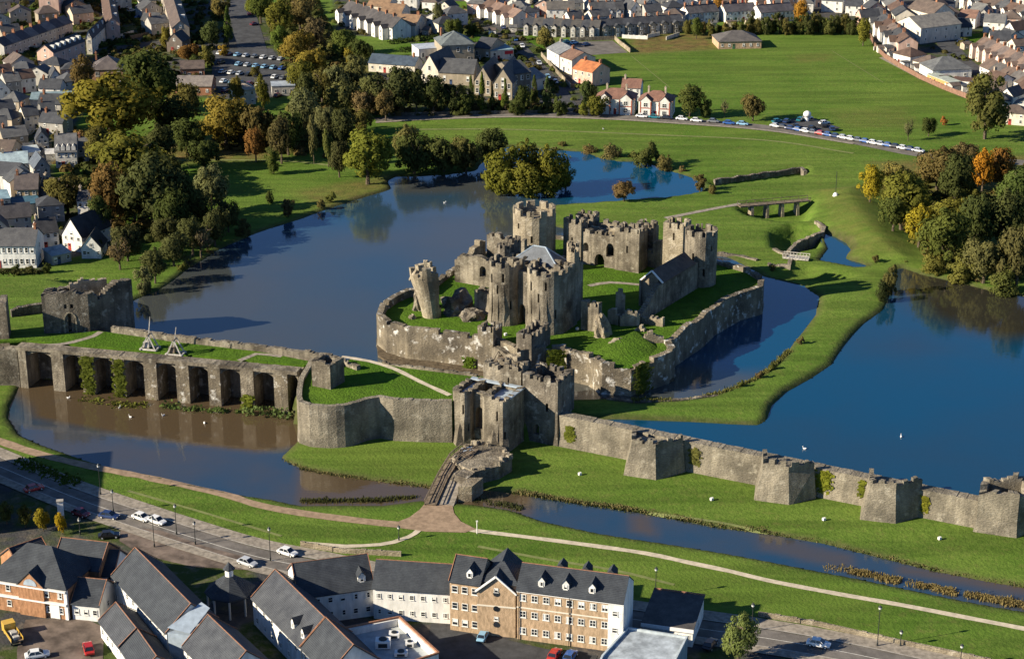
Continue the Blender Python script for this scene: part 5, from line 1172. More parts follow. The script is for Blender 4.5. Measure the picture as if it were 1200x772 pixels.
# roads of the upper town
ribbon('far_road', [G(*p) for p in [(440, 141), (500, 137), (600, 134), (700, 136), (800, 142), (900, 150), (1000, 166), (1078, 181), (1140, 186), (1260, 196)]], 6.5, M['asphalt_pale'], .07, 'far road along the north side of the green')
ribbon('far_pavement', [G(*p) for p in [(440, 144), (500, 140.5), (600, 137.5), (700, 139.5), (800, 145.5), (900, 153.5), (1000, 169)]], 1.6, M['pavement'], .16, 'pavement beside the far road')
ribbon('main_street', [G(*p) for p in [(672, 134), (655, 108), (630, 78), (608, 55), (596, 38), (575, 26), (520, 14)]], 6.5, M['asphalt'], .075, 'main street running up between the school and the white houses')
ribbon('side_road', [G(*p) for p in [(596, 38), (640, 34), (720, 33)]], 5, M['asphalt_pale'], .06, 'side road at top centre')
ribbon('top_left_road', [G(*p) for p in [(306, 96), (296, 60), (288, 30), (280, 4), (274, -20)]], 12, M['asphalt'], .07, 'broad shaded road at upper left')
ribbon('upper_right_road', [G(*p) for p in [(1062, 0), (1088, 30), (1110, 52), (1128, 72), (1150, 86)]], 8, M['asphalt'], .07, 'road through the houses at upper right')
ribbon('field_path', [G(*p) for p in [(470, 152), (600, 152), (760, 158), (900, 165), (1000, 180)]], 1.4, M['chalk'], .07, 'pale path across the far green')
ribbon('park_path', [G(*p) for p in [(205, 188), (290, 188), (350, 190), (395, 195)]], 1.4, M['chalk'], .07, 'path under the park trees')
for k, (a, b) in enumerate((((740, 66), (785, 103)), ((735, 64), (870, 57)), ((975, 60), (1035, 97)))):
    ribbon('pitch_line', [G(*a), G(*b)], .35, M['chalk'], .06, f'{ORD[k]} faint white line marked on the playing field', smooth=False)
sheet('parking_bay', [G(*p) for p in [(905, 145), (945, 136), (985, 150), (960, 158)]], UPG+.06, M['asphalt'], 'small car park at the edge of the playing field')
# ------------------------------------------------------------------ trees
def crown_mesh(kind, seed):
    rnd = random.Random(seed*31+7); mb = MB(); lobes = []
    if kind == 'round': low, n, nl = .07, 40, 4600
    elif kind == 'bush': low, n, nl = .0, 30, 3400
    elif kind == 'tall': low, n, nl = .06, 40, 4400
    elif kind == 'conifer': low, n, nl = .04, 0, 2600
    elif kind == 'column': low, n, nl = .05, 22, 2000
    else: low, n, nl = .2, 22, 900
    if kind == 'conifer':
        for k in range(34): t = rnd.random()**.8; a = rnd.random()*2*pi; r = (1-t)*.72+.05; lobes.append((Vector((cos(a)*r*.7, sin(a)*r*.7, low+(1-low)*t*.97)), .10+.20*(1-t), .06+.05*(1-t)))
    else:
        cz = (1+low)/2; hz2 = (1-low)/2
        for k in range(n):
            while True:
                p = Vector((rnd.uniform(-1, 1), rnd.uniform(-1, 1), rnd.uniform(-1, 1)))
                if .25 < p.length < 1: break
            w = rnd.choice([.13, .18, .24, .3, .4])*rnd.uniform(.85, 1.15); p = p*(1.0-w*.95)
            if kind == 'round' and p.z < -.5: p.x *= .85; p.y *= .85
            if kind == 'column': p.x *= .75; p.y *= .75
            lobes.append((Vector((p.x*rnd.uniform(.85, 1.12), p.y*rnd.uniform(.85, 1.12), cz+p.z*hz2*(1.22 if kind == 'bush' else 1.0))), w, w*hz2*1.05))
    s = {'round': .058, 'bush': .066, 'tall': .056, 'conifer': .07, 'column': .085, 'bare': .055}[kind]
    nor = []
    cen = Vector((0, 0, low+(1-low)*.45)); tot = sum(l[1] for l in lobes); hgt = 1.0
    for c, w, h in lobes:
        for k in range(int(nl*w/tot)):
            d = Vector((rnd.gauss(0, 1), rnd.gauss(0, 1), rnd.gauss(0, 1))).normalized()
            if kind != 'bush' and d.z < -.5 and rnd.random() < .5: d.z = -d.z
            rr = rnd.uniform(.68, 1.08)
            if rnd.random() < .16: rr *= rnd.uniform(1.1, 1.4)
            p = c+Vector((d.x*w*rr, d.y*w*rr, d.z*h*rr))
            if kind == 'bush': p.z = abs(p.z)
            if p.z < .01: continue
            u = d.orthogonal().normalized(); u.rotate(Matrix.Rotation(rnd.random()*6.28, 3, d)); v = d.cross(u)
            tl = Vector((rnd.uniform(-.6, .6), rnd.uniform(-.6, .6), rnd.uniform(-.6, .6))); u = (u+tl*.6).normalized(); v = (v-tl*.5).normalized()
            q = s*rnd.uniform(.6, 1.25); zz = .55 if kind != 'conifer' else .4
            U = Vector((u.x, u.y, u.z*zz))*q; V_ = Vector((v.x, v.y, v.z*zz))*q*.7
            mb.face([p-U-V_*.3, p-U*.1-V_, p+U-V_*.1, p+U*.2+V_])
            o = (p-cen); o.z *= 1.2; nd_ = (d*.75+o.normalized()*.5+Vector((0, 0, .12))).normalized(); nor += [nd_]*4
    me = bpy.data.meshes.new('crown'); me.from_pydata(mb.v, [], mb.f); me.materials.append(M['foliage'])
    me.polygons.foreach_set('use_smooth', [True]*len(me.polygons)); me.normals_split_custom_set_from_vertices(nor); me.update(); return me
def trunk_mesh(kind, seed):
    rnd = random.Random(seed); mb = MB(); h = {'round': .55, 'tall': .7, 'conifer': .9, 'column': .8, 'bush': .4, 'bare': .5}[kind]; r = .075
    q = Vector((0, 0, -.03)); k = 4
    for i in range(k):
        p = Vector((rnd.uniform(-.03, .03), rnd.uniform(-.03, .03), h*(i+1)/k)); mb.bar(q, p, r*(1-.2*i), n=6, r2=r*(1-.2*(i+1))); q = p
    for i in range(16 if kind == 'bare' else 7):
        z = h*rnd.uniform(.35, 1); a = rnd.random()*6.28; rr_b = .62 if kind == 'bare' else .42; e = Vector((cos(a)*rr_b, sin(a)*rr_b, min(.92 if kind == 'bare' else .72, z+rnd.uniform(.12, .42))))
        m_ = Vector((0, 0, z)).lerp(e, .5)+Vector((0, 0, .04)); mb.bar((0, 0, z), m_, .03, n=4, r2=.02); mb.bar(m_, e, .02, n=4, r2=.006)
        if kind == 'bare':
            for j in range(4): e2 = e+Vector((rnd.uniform(-.3, .3), rnd.uniform(-.3, .3), rnd.uniform(.0, .2))); mb.bar(m_.lerp(e, rnd.random()), e2, .012, n=3, r2=.004)
    return mb.mesh('trunk', M['bark'], merge=False)
CR, TR = {}, {}
def tree(label, u, vt, vb, w, kind, col, z=None, group=None, name=None):
    """u, vt, vb, w: column, top, foot and width in the picture; from them its place, height and spread on the ground"""
    g = G(u, vb, UPG); z = hz(g.x, g.y) if z is None else z; g = G(u, vb, z); sc = FPX/(g.y*CT+(CAMZ-z)*ST)
    h = max(1.5, (ZT(u, vb, z, vt)-z+w/sc*.10)*1.04); r = w/sc/2*(1.2 if kind in ('round', 'tall') and w > 24 else 1.06)
    k = (kind, (int(u*7+vb*3)) % (4 if kind in ('round', 'bush') else 2))
    if k not in CR: CR[k] = crown_mesh(kind, hash(kind) % 7*0+k[1]+len(kind)*5); TR[k] = trunk_mesh(kind, k[1]+len(kind))
    col = tuple(k_*(.86*a+.14*b) for a, b, k_ in zip(col, (.095, .105, .032), (1.2, 1.2, 1.2)))
    nm = name or ({'bush': 'shrub', 'conifer': 'conifer_tree', 'column': 'slender_tree', 'bare': 'bare_tree'}.get(kind, 'tree'))
    t = thing(nm, label, 'shrub' if nm == 'shrub' else 'tree', (g.x, g.y, z-.1), (u*1.7) % 6.28, group); t.scale = (r, r, h)
    link('trunk', TR[k], t); link('crown', CR[k], t, color=jit(col, u+vb, .1)); return t
OLV = (.115, .11, .022); GLD = (.19, .15, .022); DKG = (.048, .062, .02); MDG = (.075, .095, .024); BRN = (.13, .085, .035); RST = (.18, .085, .03); ORG = (.30, .13, .02); YEL = (.32, .24, .02); GRG = (.12, .125, .06); OLB = (.10, .085, .028)
for d in [
    # park on the left bank
    ('great golden-green tree of the left park', 131, 97, 168, 104, 'round', (.145, .12, .02)),
    ('tall dark green tree behind the golden-green giant', 180, 54, 132, 66, 'round', DKG),
    ('brown half-bare tree beside the hip roofed brick house', 97, 66, 110, 27, 'tall', BRN),
    ('golden round tree in the middle of the park', 265, 117, 174, 62, 'round', (.19, .14, .03)),
    ('dark round tree left of the golden park tree', 222, 143, 183, 42, 'round', DKG),
    ('dark tree in the shade right of the golden-green giant', 205, 118, 160, 46, 'round', (.04, .048, .02)),
    ('dark olive tree below the grey ridged hall', 220, 102, 146, 42, 'round', OLB),
    ('brown-olive tree right of the golden park tree', 306, 118, 178, 46, 'round', (.10, .075, .03)),
    ('russet tree standing at the edge of the park slope', 300, 152, 190, 26, 'round', RST),
    ('broad olive tree crown in front of the great golden one', 158, 156, 222, 92, 'round', OLV),
    ('rust-brown tree above the white cottages', 131, 196, 266, 48, 'round', (.13, .075, .03)),
    ('dark green spreading tree on the lake side of the park', 183, 188, 272, 76, 'round', (.055, .062, .026)),
    ('light green round tree at the shaded lawn edge', 249, 196, 250, 38, 'round', GRG),
    ('dark tree over the yellow stone house', 80, 204, 252, 50, 'round', OLB),
    ('dark tree between the shaded park lawn and the path', 205, 225, 285, 42, 'round', DKG),
    ('grey leafless tree on the left lake bank', 236, 268, 302, 32, 'bare', (.12, .10, .06)),
    ('small grey-green tree above the ruined left tower', 170, 315, 350, 26, 'bush', GRG),
    ('bare brown bush above the ruined left tower', 141, 282, 316, 36, 'bare', (.13, .09, .05)),
    ('small grey shrub on the lake bank below the dark tree', 222, 300, 318, 22, 'bare', GRG),
    ('round olive-green tree on the point of the left bank', 431, 158, 216, 62, 'round', (.12, .13, .022)),
    ('small shrub on the park lawn', 320, 178, 204, 20, 'bush', MDG),
    ('small dark shrub in the shade of the park lawn', 316, 225, 238, 12, 'bush', DKG),
    ('slim grey poplar at the far end of the park', 368, 135, 192, 14, 'column', (.12, .11, .05)),
    ('slim greenish poplar right of the grey one', 385, 150, 196, 17, 'column', (.12, .13, .04)),
    ('grey-green tree above the two slim poplars', 357, 108, 160, 36, 'round', GRG),
    ('grey tree right of the poplar tops', 384, 118, 168, 26, 'round', (.10, .10, .05)),
    ('dark tree behind the slim poplars', 338, 125, 182, 34, 'round', DKG),
    ('dark brown tree between golden tree and poplars', 330, 140, 192, 30, 'round', (.075, .06, .03)),
    ('yellow-green tree by the shaded car park', 278, 92, 124, 22, 'round', (.15, .12, .03)),
    ('slim olive tree by the low flat roofed shed', 309, 88, 130, 18, 'tall', OLV),
    # belt of trees between road and school
    ('green tree at the top of the roadside belt', 306, -12, 28, 34, 'round', MDG), ('olive tree high in the roadside belt', 330, 4, 44, 38, 'round', OLV),
    ('brown tree high in the roadside belt', 352, -6, 36, 36, 'round', (.14, .105, .045)), ('purple-brown tree of the roadside belt', 368, 24, 66, 34, 'round', (.115, .085, .05)),
    ('golden tree of the roadside belt', 348, 34, 76, 40, 'round', (.19, .135, .03)), ('amber tree lower in the roadside belt', 366, 54, 94, 36, 'round', (.20, .15, .03)),
    ('green tree beside the wide shaded road', 329, 32, 66, 24, 'round', (.085, .12, .025)), ('olive tree low in the roadside belt', 352, 68, 108, 32, 'round', OLV),
    ('olive-brown tree at the foot of the roadside belt', 378, 76, 122, 34, 'round', OLB), ('pale grey-green tree left of the school woods', 398, 72, 122, 34, 'round', GRG),
    ('green tree below the white gabled terrace', 402, 38, 72, 34, 'round', MDG), ('dark green tree below the white gabled terrace', 424, 44, 76, 30, 'round', DKG),
    ('yellowish shrub below the white gabled terrace', 412, 56, 76, 22, 'bush', (.2, .16, .03)),
    ('pale olive tree in front of the blue slate roof', 416, 68, 118, 36, 'round', (.13, .125, .05)), ('large olive-green tree of the school woods', 400, 92, 136, 38, 'round', (.115, .115, .045)),
    ('pinkish brown tree of the school woods', 428, 104, 140, 30, 'round', (.13, .09, .05)), ('green-grey tree of the school woods', 442, 84, 134, 38, 'round', (.095, .10, .04)),
    ('dark tree below the long blue slate roof', 468, 82, 134, 42, 'round', (.06, .068, .03)), ('dark tree of the school woods left of the gabled wing', 488, 86, 134, 36, 'round', (.055, .06, .026)),
    ('brownish tree of the school woods', 452, 108, 142, 26, 'round', (.12, .085, .04)), ('dark tree in front of the cream gabled wing', 508, 92, 134, 34, 'round', (.045, .055, .022)),
    ('dark tree in front of the slate roofed school range', 530, 96, 134, 32, 'round', (.042, .052, .022)), ('dark shrub by the roadside wall of the school', 545, 112, 135, 26, 'bush', DKG),
    ('first slim conifer before the stone school gables', 552, 92, 130, 14, 'conifer', (.06, .085, .02)), ('second slim conifer before the stone school gables', 565, 88, 132, 16, 'conifer', (.085, .115, .02)),
    ('third slim conifer, right of the chapel front', 592, 96, 132, 16, 'conifer', (.075, .10, .02)), ('dark conifer between the school gables', 577, 104, 131, 12, 'conifer', DKG),
    ('dark shrub in front of the chapel', 605, 118, 135, 24, 'bush', DKG), ('tall dark conifer at the street corner', 626, 92, 128, 18, 'conifer', DKG), ('dark conifer beside the main street', 641, 94, 131, 22, 'conifer', (.05, .07, .03)),
    ('dark shrub at the mouth of the main street', 656, 116, 135, 22, 'bush', DKG), ('dark green tree left of the villas', 690, 90, 126, 22, 'round', (.05, .07, .025)),
    ('olive hedge bush in front of the left villas', 700, 114, 136, 30, 'bush', (.10, .10, .02)), ('bright shrub at the corner of the left villas', 684, 122, 136, 16, 'bush', (.14, .15, .03)),
    # far green and field edge
    ('round green tree right of the villas', 808, 103, 137, 33, 'round', (.085, .10, .03)), ('dark shrub behind the round green tree', 826, 118, 138, 20, 'bush', DKG),
    ('round russet-green tree on the field edge', 882, 108, 142, 28, 'round', (.12, .095, .04)), ('thin bare young tree on the field edge', 849, 116, 138, 12, 'bare', GRG),
    ('big tree at the right corner of the playing field', 1154, 92, 163, 56, 'tall', (.085, .085, .028)), ('yellowing top branch tree behind the big corner tree', 1146, 90, 140, 30, 'round', (.15, .125, .03)),
    ('small dark round tree on the right of the field', 1088, 136, 160, 20, 'round', DKG), ('rusty little shrub on the field', 1106, 137, 147, 9, 'bush', (.32, .12, .04)),
    ('thin bare sapling on the right of the field', 1064, 140, 165, 14, 'bare', GRG), ('yellow-green tree at the end of the dark hedge', 1011, 24, 54, 20, 'round', (.17, .16, .03)),
    ('orange tree above the dark hedge', 939, 2, 30, 20, 'round', (.34, .17, .03)), ('orange-brown tree at the top centre', 841, -6, 20, 14, 'round', (.34, .17, .04)),
    ('green tree beside the stone row and the dry grass', 816, 22, 46, 16, 'round', MDG), ('small brown bush by the main street', 640, 34, 56, 26, 'bush', (.14, .12, .04)),
    ('grey-green tree on the garden lawns at top', 513, 4, 34, 14, 'round', GRG), ('dark tree at the garden lawns by the school hall', 532, 20, 44, 24, 'round', (.06, .075, .02)), ('dark red shrub beside the brown roofed row', 520, 18, 36, 10, 'bush', (.14, .05, .04)),
    ('dark shrub row behind the school hall', 553, 26, 42, 18, 'bush', DKG),
    # upper left
    ('tall dark conifer by the wide shaded road', 268, 12, 56, 20, 'conifer', (.06, .09, .02)), ('round dark conifer left of the tall one', 249, 28, 56, 26, 'round', (.05, .065, .025)),
    ('russet tree in front of the stone flats', 222, 50, 74, 26, 'round', (.17, .085, .03)), ('olive shrub right of the russet tree', 243, 56, 76, 22, 'bush', (.12, .11, .03)),
    ('yellow shrub below the tall conifer', 262, 54, 66, 14, 'bush', (.26, .17, .03)), ('yellow-olive tree beside the stone flats', 195, 32, 60, 14, 'round', (.17, .14, .03)),
    ('brown tree on the wide road verge', 258, -2, 22, 22, 'round', (.14, .11, .04)), ('green verge tree at the top of the wide road', 296, -6, 20, 20, 'round', (.14, .16, .03)), ('dark tree near the hip roofed brick house', 160, 62, 92, 36, 'round', DKG),
    # right wood
    ('yellow tree at the left end of the right wood', 1019, 196, 238, 28, 'round', (.27, .21, .02)), ('pale brown tree behind the yellow one of the right wood', 1052, 188, 236, 44, 'round', (.15, .125, .04)),
    ('large green tree at the edge of the right wood', 1056, 208, 270, 62, 'round', (.115, .115, .022)), ('dark green lower tree of the right wood', 1046, 234, 272, 38, 'round', (.065, .08, .022)),
    ('brown tree at the top of the right wood', 1098, 172, 222, 56, 'round', (.115, .085, .035)), ('dark tree at the heart of the right wood', 1118, 184, 240, 44, 'round', (.05, .06, .022)),
    ('orange tree at the top of the right wood', 1150, 178, 228, 30, 'round', (.36, .16, .02)), ('russet tree behind the orange one', 1170, 176, 224, 34, 'round', (.22, .105, .03)),
    ('green tree at the right edge of the wood', 1190, 190, 250, 50, 'round', (.06, .085, .024)), ('yellow-gold tree in front of the right wood', 1076, 244, 290, 36, 'round', (.25, .20, .02)),
    ('olive tree of the right wood facing the lake', 1112, 226, 288, 54, 'round', (.14, .13, .025)), ('big dark green tree in front of the right wood', 1106, 252, 316, 64, 'round', (.075, .088, .022)),
    ('dark round tree beside the big one in the right wood', 1142, 232, 300, 46, 'round', (.05, .062, .022)), ('dark tree in the right wood below the green edge tree', 1176, 228, 298, 50, 'round', (.055, .062, .024)),
    ('grey-green tree of the right wood above the shore', 1152, 276, 332, 48, 'round', (.10, .095, .04)), ('grey-brown tree at the right edge above the shore', 1190, 270, 340, 50, 'round', (.09, .08, .035)),
    ('olive shore shrub at the foot of the right wood', 1128, 304, 336, 40, 'bush', (.12, .115, .03)), ('low green shore shrub at the right edge', 1176, 318, 350, 40, 'bush', (.09, .10, .03)), ('low shore shrub below the big dark tree', 1092, 300, 326, 34, 'bush', (.13, .12, .03)),
    ('tall brown shrub hedge above the right wood', 1128, 166, 200, 34, 'round', (.12, .09, .045)),
    # far shore of the lake, island
    ('dark green shore tree left of the wooded islet', 486, 154, 210, 46, 'round', (.06, .072, .025)), ('light olive shore tree right of the bank point tree', 478, 150, 196, 34, 'round', (.13, .12, .045)),
    ('broad dark shore tree', 520, 158, 208, 44, 'round', (.06, .07, .025)), ('brown-green shore tree next to the islet', 546, 156, 206, 38, 'round', (.085, .08, .03)), ('dark round shore tree beyond the islet', 577, 154, 200, 40, 'round', (.05, .062, .022)),
    ('left rounded clump on the wooded islet', 592, 176, 226, 52, 'bush', (.12, .12, .02)), ('middle rounded clump on the wooded islet', 620, 170, 222, 46, 'bush', (.10, .10, .022)), ('right rounded clump on the wooded islet', 646, 177, 228, 48, 'bush', (.125, .12, .02)),
    ('front clump on the wooded islet at the waterline', 618, 194, 230, 50, 'bush', (.13, .125, .022)),
    ('dark round shrub on the far pond shore', 757, 170, 200, 34, 'bush', (.075, .085, .028)), ('pale bank shrub left of the dark pond shrub', 716, 172, 190, 28, 'bush', (.13, .11, .05)), ('small bank shrub beside the dark pond shrub', 778, 184, 204, 22, 'bush', (.12, .10, .04)),
    ('brownish bank shrub of the far pond', 690, 172, 184, 22, 'bush', (.15, .11, .05)), ('bank shrub at the end of the far pond', 820, 206, 224, 18, 'bush', (.12, .09, .04)), ('brown bush standing in the shallows of the lake', 731, 214, 236, 25, 'round', (.14, .09, .045)),
    ('brown waterside bush at the tip of the grass bank', 1042, 314, 345, 24, 'bush', (.10, .09, .035)), ('dark waterside clump under the tip bush', 1034, 330, 352, 20, 'bush', (.035, .045, .02)),
    ]:
    tree(*d, z=6.8) if 'wooded islet' in d[0] and 'clump' in d[0] else tree(*d)
for d in [('dark tree filling the park left of the golden tree', 190, 150, 200, 40, 'round', (.05, .055, .022)), ('olive tree under the great golden-green one', 118, 152, 196, 38, 'round', OLB), ('brown-green tree by the slate roofed house', 98, 150, 182, 28, 'round', BRN), ('dark tree at the centre of the left park', 240, 160, 200, 36, 'round', DKG),
          ('dark tree behind the broad olive crown', 196, 178, 232, 42, 'round', (.055, .06, .022)), ('deep green tree at the park slope above the lake', 215, 212, 274, 44, 'round', (.05, .058, .022)), ('olive tree between the rust-brown and spreading trees', 158, 205, 262, 44, 'round', (.085, .08, .028)), ('dark tree behind the white cottages', 118, 232, 280, 30, 'round', DKG),
          ('small tree at the foot of the spreading dark one', 196, 250, 292, 32, 'round', (.065, .065, .028)), ('dark olive tree beside the light green lawn tree', 232, 224, 270, 30, 'round', (.06, .065, .025)), ('brown tree behind the golden park tree', 282, 128, 172, 34, 'round', (.11, .085, .03)), ('shaded tree left of the bank point', 398, 168, 208, 28, 'round', (.06, .06, .028)),
          ('dark green tree right of the grey poplars', 402, 130, 176, 34, 'round', (.055, .06, .026)), ('olive tree by the far road end', 425, 130, 158, 26, 'round', OLB), ('dark tree under the belt trees', 362, 88, 140, 30, 'round', (.06, .065, .025)), ('green tree behind the slim school conifers', 612, 102, 134, 22, 'round', DKG)]: tree(*d)
for d in [('low rim bush at the left of the wooded islet', 579, 198, 224, 34, 'bush', (.12, .125, .022)), ('low rim bush at the front left of the wooded islet', 599, 200, 229, 38, 'bush', (.11, .115, .022)), ('low rim bush at the front middle of the wooded islet', 624, 202, 230, 40, 'bush', (.125, .125, .025)), ('low rim bush at the front right of the wooded islet', 648, 200, 228, 38, 'bush', (.11, .115, .022)), ('low rim bush at the right of the wooded islet', 663, 198, 221, 26, 'bush', (.115, .12, .022))]: tree(*d, z=6.7)
for d in [('dark lakeside tree under the light green lawn tree', 252, 240, 288, 36, 'round', (.06, .065, .028)), ('dark lakeside tree above the bare grey bush', 226, 258, 300, 36, 'round', (.055, .06, .025)), ('lakeside tree left of the grey leafless one', 204, 270, 312, 36, 'round', (.065, .07, .03)), ('low lakeside tree above the ruined left tower', 182, 294, 332, 32, 'round', (.08, .085, .035)),
          ('dark tree behind the cottages and the bare brown bush', 150, 262, 306, 38, 'round', (.06, .06, .028)), ('dark shore tree in the shade of the park slope', 268, 232, 272, 26, 'round', (.06, .07, .03)), ('olive bush at the water below the park slope', 284, 258, 280, 22, 'bush', (.09, .09, .04)), ('brown bush on the left bank by the point', 338, 234, 254, 18, 'bush', (.12, .09, .045))]: tree(*d)
isl = [G(u, v, WL) for u, v in [(572, 213), (578, 205), (602, 200), (640, 199), (664, 207), (666, 214), (652, 223), (620, 227), (588, 223)]]
mb = MB(); mb.prism(isl, 4, 6.85); tag(mb.build('islet', M['earth']), 'low islet under the rounded trees in the lake', kind='structure')
for k in range(16):
    u = 880+k*8.4; tree(f'{ORD[k]} bush from the left of the dark hedge behind the field', u, 16+(k*7 % 9), 39+(k % 3), 17, 'bush', [(.05, .055, .022), (.10, .085, .03), (.06, .07, .025), (.085, .09, .03)][k % 4], group='dark hedge bushes behind the playing field')
for k in range(9):
    u = 806+k*9; tree(f'{ORD[k]} scrub bush from the left below the slate roofed rows', u, 24+(k*5 % 7), 40+(k % 2)*2, 13, 'bush', [(.12, .11, .035), (.08, .085, .03), (.15, .115, .04)][k % 3], group='scrub bushes below the white rows')
for k, (u, v, w, c) in enumerate(sorted([(150, 118, 30, DKG), (70, 128, 18, OLB), (72, 150, 20, BRN), (66, 165, 14, OLB), (190, 151, 34, (.05, .05, .02)), (230, 82, 20, DKG), (185, 92, 26, OLB), (100, 235, 26, DKG), (150, 240, 40, (.06, .055, .025)), (300, 90, 14, OLB), (115, 300, 20, DKG), (55, 320, 14, DKG), (20, 322, 14, DKG), (36, 321, 12, OLB)], key=lambda q: q[1])):
    tree(f'{ORD[k]} low shrub, counted from the top, among the left park trees', u, v-w*.8, v, w, 'bush', c, group='undergrowth shrubs of the left park')
for k, (u, v, w) in enumerate(sorted([(388, 236, 14), (376, 243, 12), (170, 346, 14), (214, 318, 14), (246, 300, 12), (660, 176, 14), (650, 180, 10), (740, 190, 12), (800, 206, 14), (835, 226, 12), (905, 318, 10), (1060, 315, 12), (1026, 306, 10), (1146, 338, 14), (890, 442, 10), (868, 452, 9), (905, 432, 9), (938, 402, 10)])):
    tree(f'{ORD[k]} small waterside bush from the left on the lake shores', u, v-w*.7, v+1, w, 'bush', [(.12, .10, .04), (.10, .11, .03), (.14, .10, .05)][k % 3], group='small bushes on the lake shores')
# foreground trees
tree('leafy green tree beside the flat pale roofs at the bottom', 865, 722, 774, 40, 'tall', (.12, .15, .05), LOWG)
for k, (u, vt, c, lb) in enumerate([(8, 588, (.085, .095, .03), 'leftmost green one of four small street trees'), (30, 592, (.10, .10, .03), 'second green one of four small street trees'), (51, 596, (.23, .18, .02), 'rounder yellow one of four small street trees'), (73, 600, (.34, .23, .015), 'bright yellow narrow one of four small street trees')]):
    tree(lb, u, vt, vt+26, 20 if k != 3 else 14, 'tall', c, LOWG, group='small street trees by the lower road')
def hedge(label, px, h, w, col, z=UPG, n=160, name='hedge'):
    """clipped or wild hedge of leaf clumps along a line"""
    rnd = random.Random(len(label)); mb = MB(); pts = [G(*p, z) for p in px]; nor = []
    for a, b in zip(pts, pts[1:]):
        L = (b-a).length; d = (b-a).normalized(); nn = Vector((-d.y, d.x)); gz = hz((a.x+b.x)/2, (a.y+b.y)/2) if z == UPG else z
        for k in range(int(L*n/6)):
            p = a+d*rnd.random()*L+nn*rnd.gauss(0, w*.4); q = Vector((p.x, p.y, gz+rnd.random()**.6*h*(.7+.6*noise.noise((p.x*.3, p.y*.3, 2)))))
            u = Vector((rnd.gauss(0, 1), rnd.gauss(0, 1), rnd.gauss(0, 1))).normalized(); v = u.orthogonal().normalized(); s = rnd.uniform(.25, .5)
            mb.face([q-u*s, q-v*s*.6, q+u*s, q+v*s*.6])
    o = mb.build(name, M['foliage'], color=col, merge=False); return tag(o, label, 'hedge')
for d in [('low bramble growth along the arcade foot of the dam', [(95, 470), (140, 478), (175, 480)], 1.6, 2.4, (.12, .13, .03), 0.1), ('leafy growth in the arches right of the middle of the dam', [(190, 480), (250, 486), (282, 486)], 2.0, 2.0, (.09, .13, .04), 0.1), ('bush mass at the last arch of the dam', [(285, 488), (325, 490), (342, 494)], 3.4, 2.6, (.10, .14, .05), 0.2),
          ('rough growth along the lower left road', [(20, 540), (60, 556), (92, 568)], .9, 2.6, (.07, .10, .02), LOWG), ('garden hedge below the white gabled terrace', [(455, 52), (505, 46), (520, 42)], 2, 2, (.05, .075, .02), UPG), ('hedge left of the school hall', [(470, 62), (515, 52)], 2.2, 2, (.04, .06, .02), UPG),
          ('dark hedge in front of the white inn', [(-10, 322), (50, 321)], 1.6, 2, (.05, .05, .02), 10.2)]: hedge(*d)
# reeds along the moat: nobody could count them
def reeds(label, px, z, w, h, n, col):
    rnd = random.Random(n); mb = MB(); pts = [G(*p, z) for p in px]; Ls = [(b-a).length for a, b in zip(pts, pts[1:])]; T = sum(Ls)
    for k in range(n):
        s = rnd.random()*T; i = 0
        while s > Ls[i] and i < len(Ls)-1: s -= Ls[i]; i += 1
        a, b = pts[i], pts[i+1]; d = (b-a).normalized(); nn = Vector((-d.y, d.x)); p = a+d*s+nn*rnd.gauss(0, w*.35)
        c = noise.noise((p.x*.09, p.y*.09, 5))*.8+noise.noise((p.x*.6, p.y*.6, 8))*.45
        if c < -.2 and rnd.random() < .8: continue
        hh = h*(.6+.5*rnd.random()+.5*c); t = rnd.random()*3.14; r = .09+.10*rnd.random(); o = Vector((cos(t)*r, sin(t)*r)); l = Vector((rnd.gauss(0, .16), rnd.gauss(0, .16)))*hh
        mb.face([(p.x-o.x, p.y-o.y, z-.3), (p.x+o.x, p.y+o.y, z-.3), (p.x+l.x+o.x*.6, p.y+l.y+o.y*.6, z+hh), (p.x+l.x-o.x*.6, p.y+l.y-o.y*.6, z+hh)])
    o = mb.build('reeds', M['foliage'], color=col, merge=False); return tag(o, label, kind='stuff')
ST_ = (.23, .18, .08); DR = (.11, .115, .045)
def reed_bed(label, px, z, w, h, n):
    reeds(label, px, z, w*.7, h*.9, int(n*.8), (.20, .175, .085)); reeds('green '+label, px, z, w*.9, h*.75, n, (.05, .065, .022))
reed_bed('reeds on the bank below the rounded platform wall', [(335, 540), (360, 553), (404, 560), (455, 566), (507, 573)], .3, 1.8, 1.0, 2400)
reeds('dark waterside growth in front of the path plaza', [(352, 590), (404, 590), (450, 589), (494, 584)], .3, 1.4, 1.0, 1600, (.07, .075, .03))
reed_bed('reeds along the far moat bank right of the bridge', [(600, 578), (640, 585), (678, 591), (755, 602), (833, 617), (900, 625)], .4, 1.8, 1.1, 4200)
reed_bed('reeds along the far moat bank at right', [(900, 626), (965, 637), (1029, 653), (1094, 669), (1159, 681), (1200, 688), (1260, 700)], .4, 1.5, 1.0, 3600)
reeds('straw coloured reed bed on the near bank at right', [(965, 668), (1010, 677), (1055, 686)], .1, 1.9, 1.4, 2600, ST_)
reeds('second straw coloured reed bed on the near bank at right', [(1062, 686), (1090, 692), (1122, 700)], .1, 1.9, 1.3, 2200, ST_)
reeds('third straw coloured reed bed cut by the right edge', [(1130, 700), (1165, 707), (1215, 717)], .1, 1.9, 1.3, 2600, ST_)
reeds('dark rough growth in the shade below the bridge', [(556, 590), (600, 596), (612, 600)], .2, 2, 1.0, 800, (.06, .07, .03))
reeds('bank growth along the inner moat edge', [(740, 470), (800, 470), (850, 460), (885, 446), (905, 432), (925, 412)], WL+.2, 1.2, .8, 1800, (.15, .15, .05))
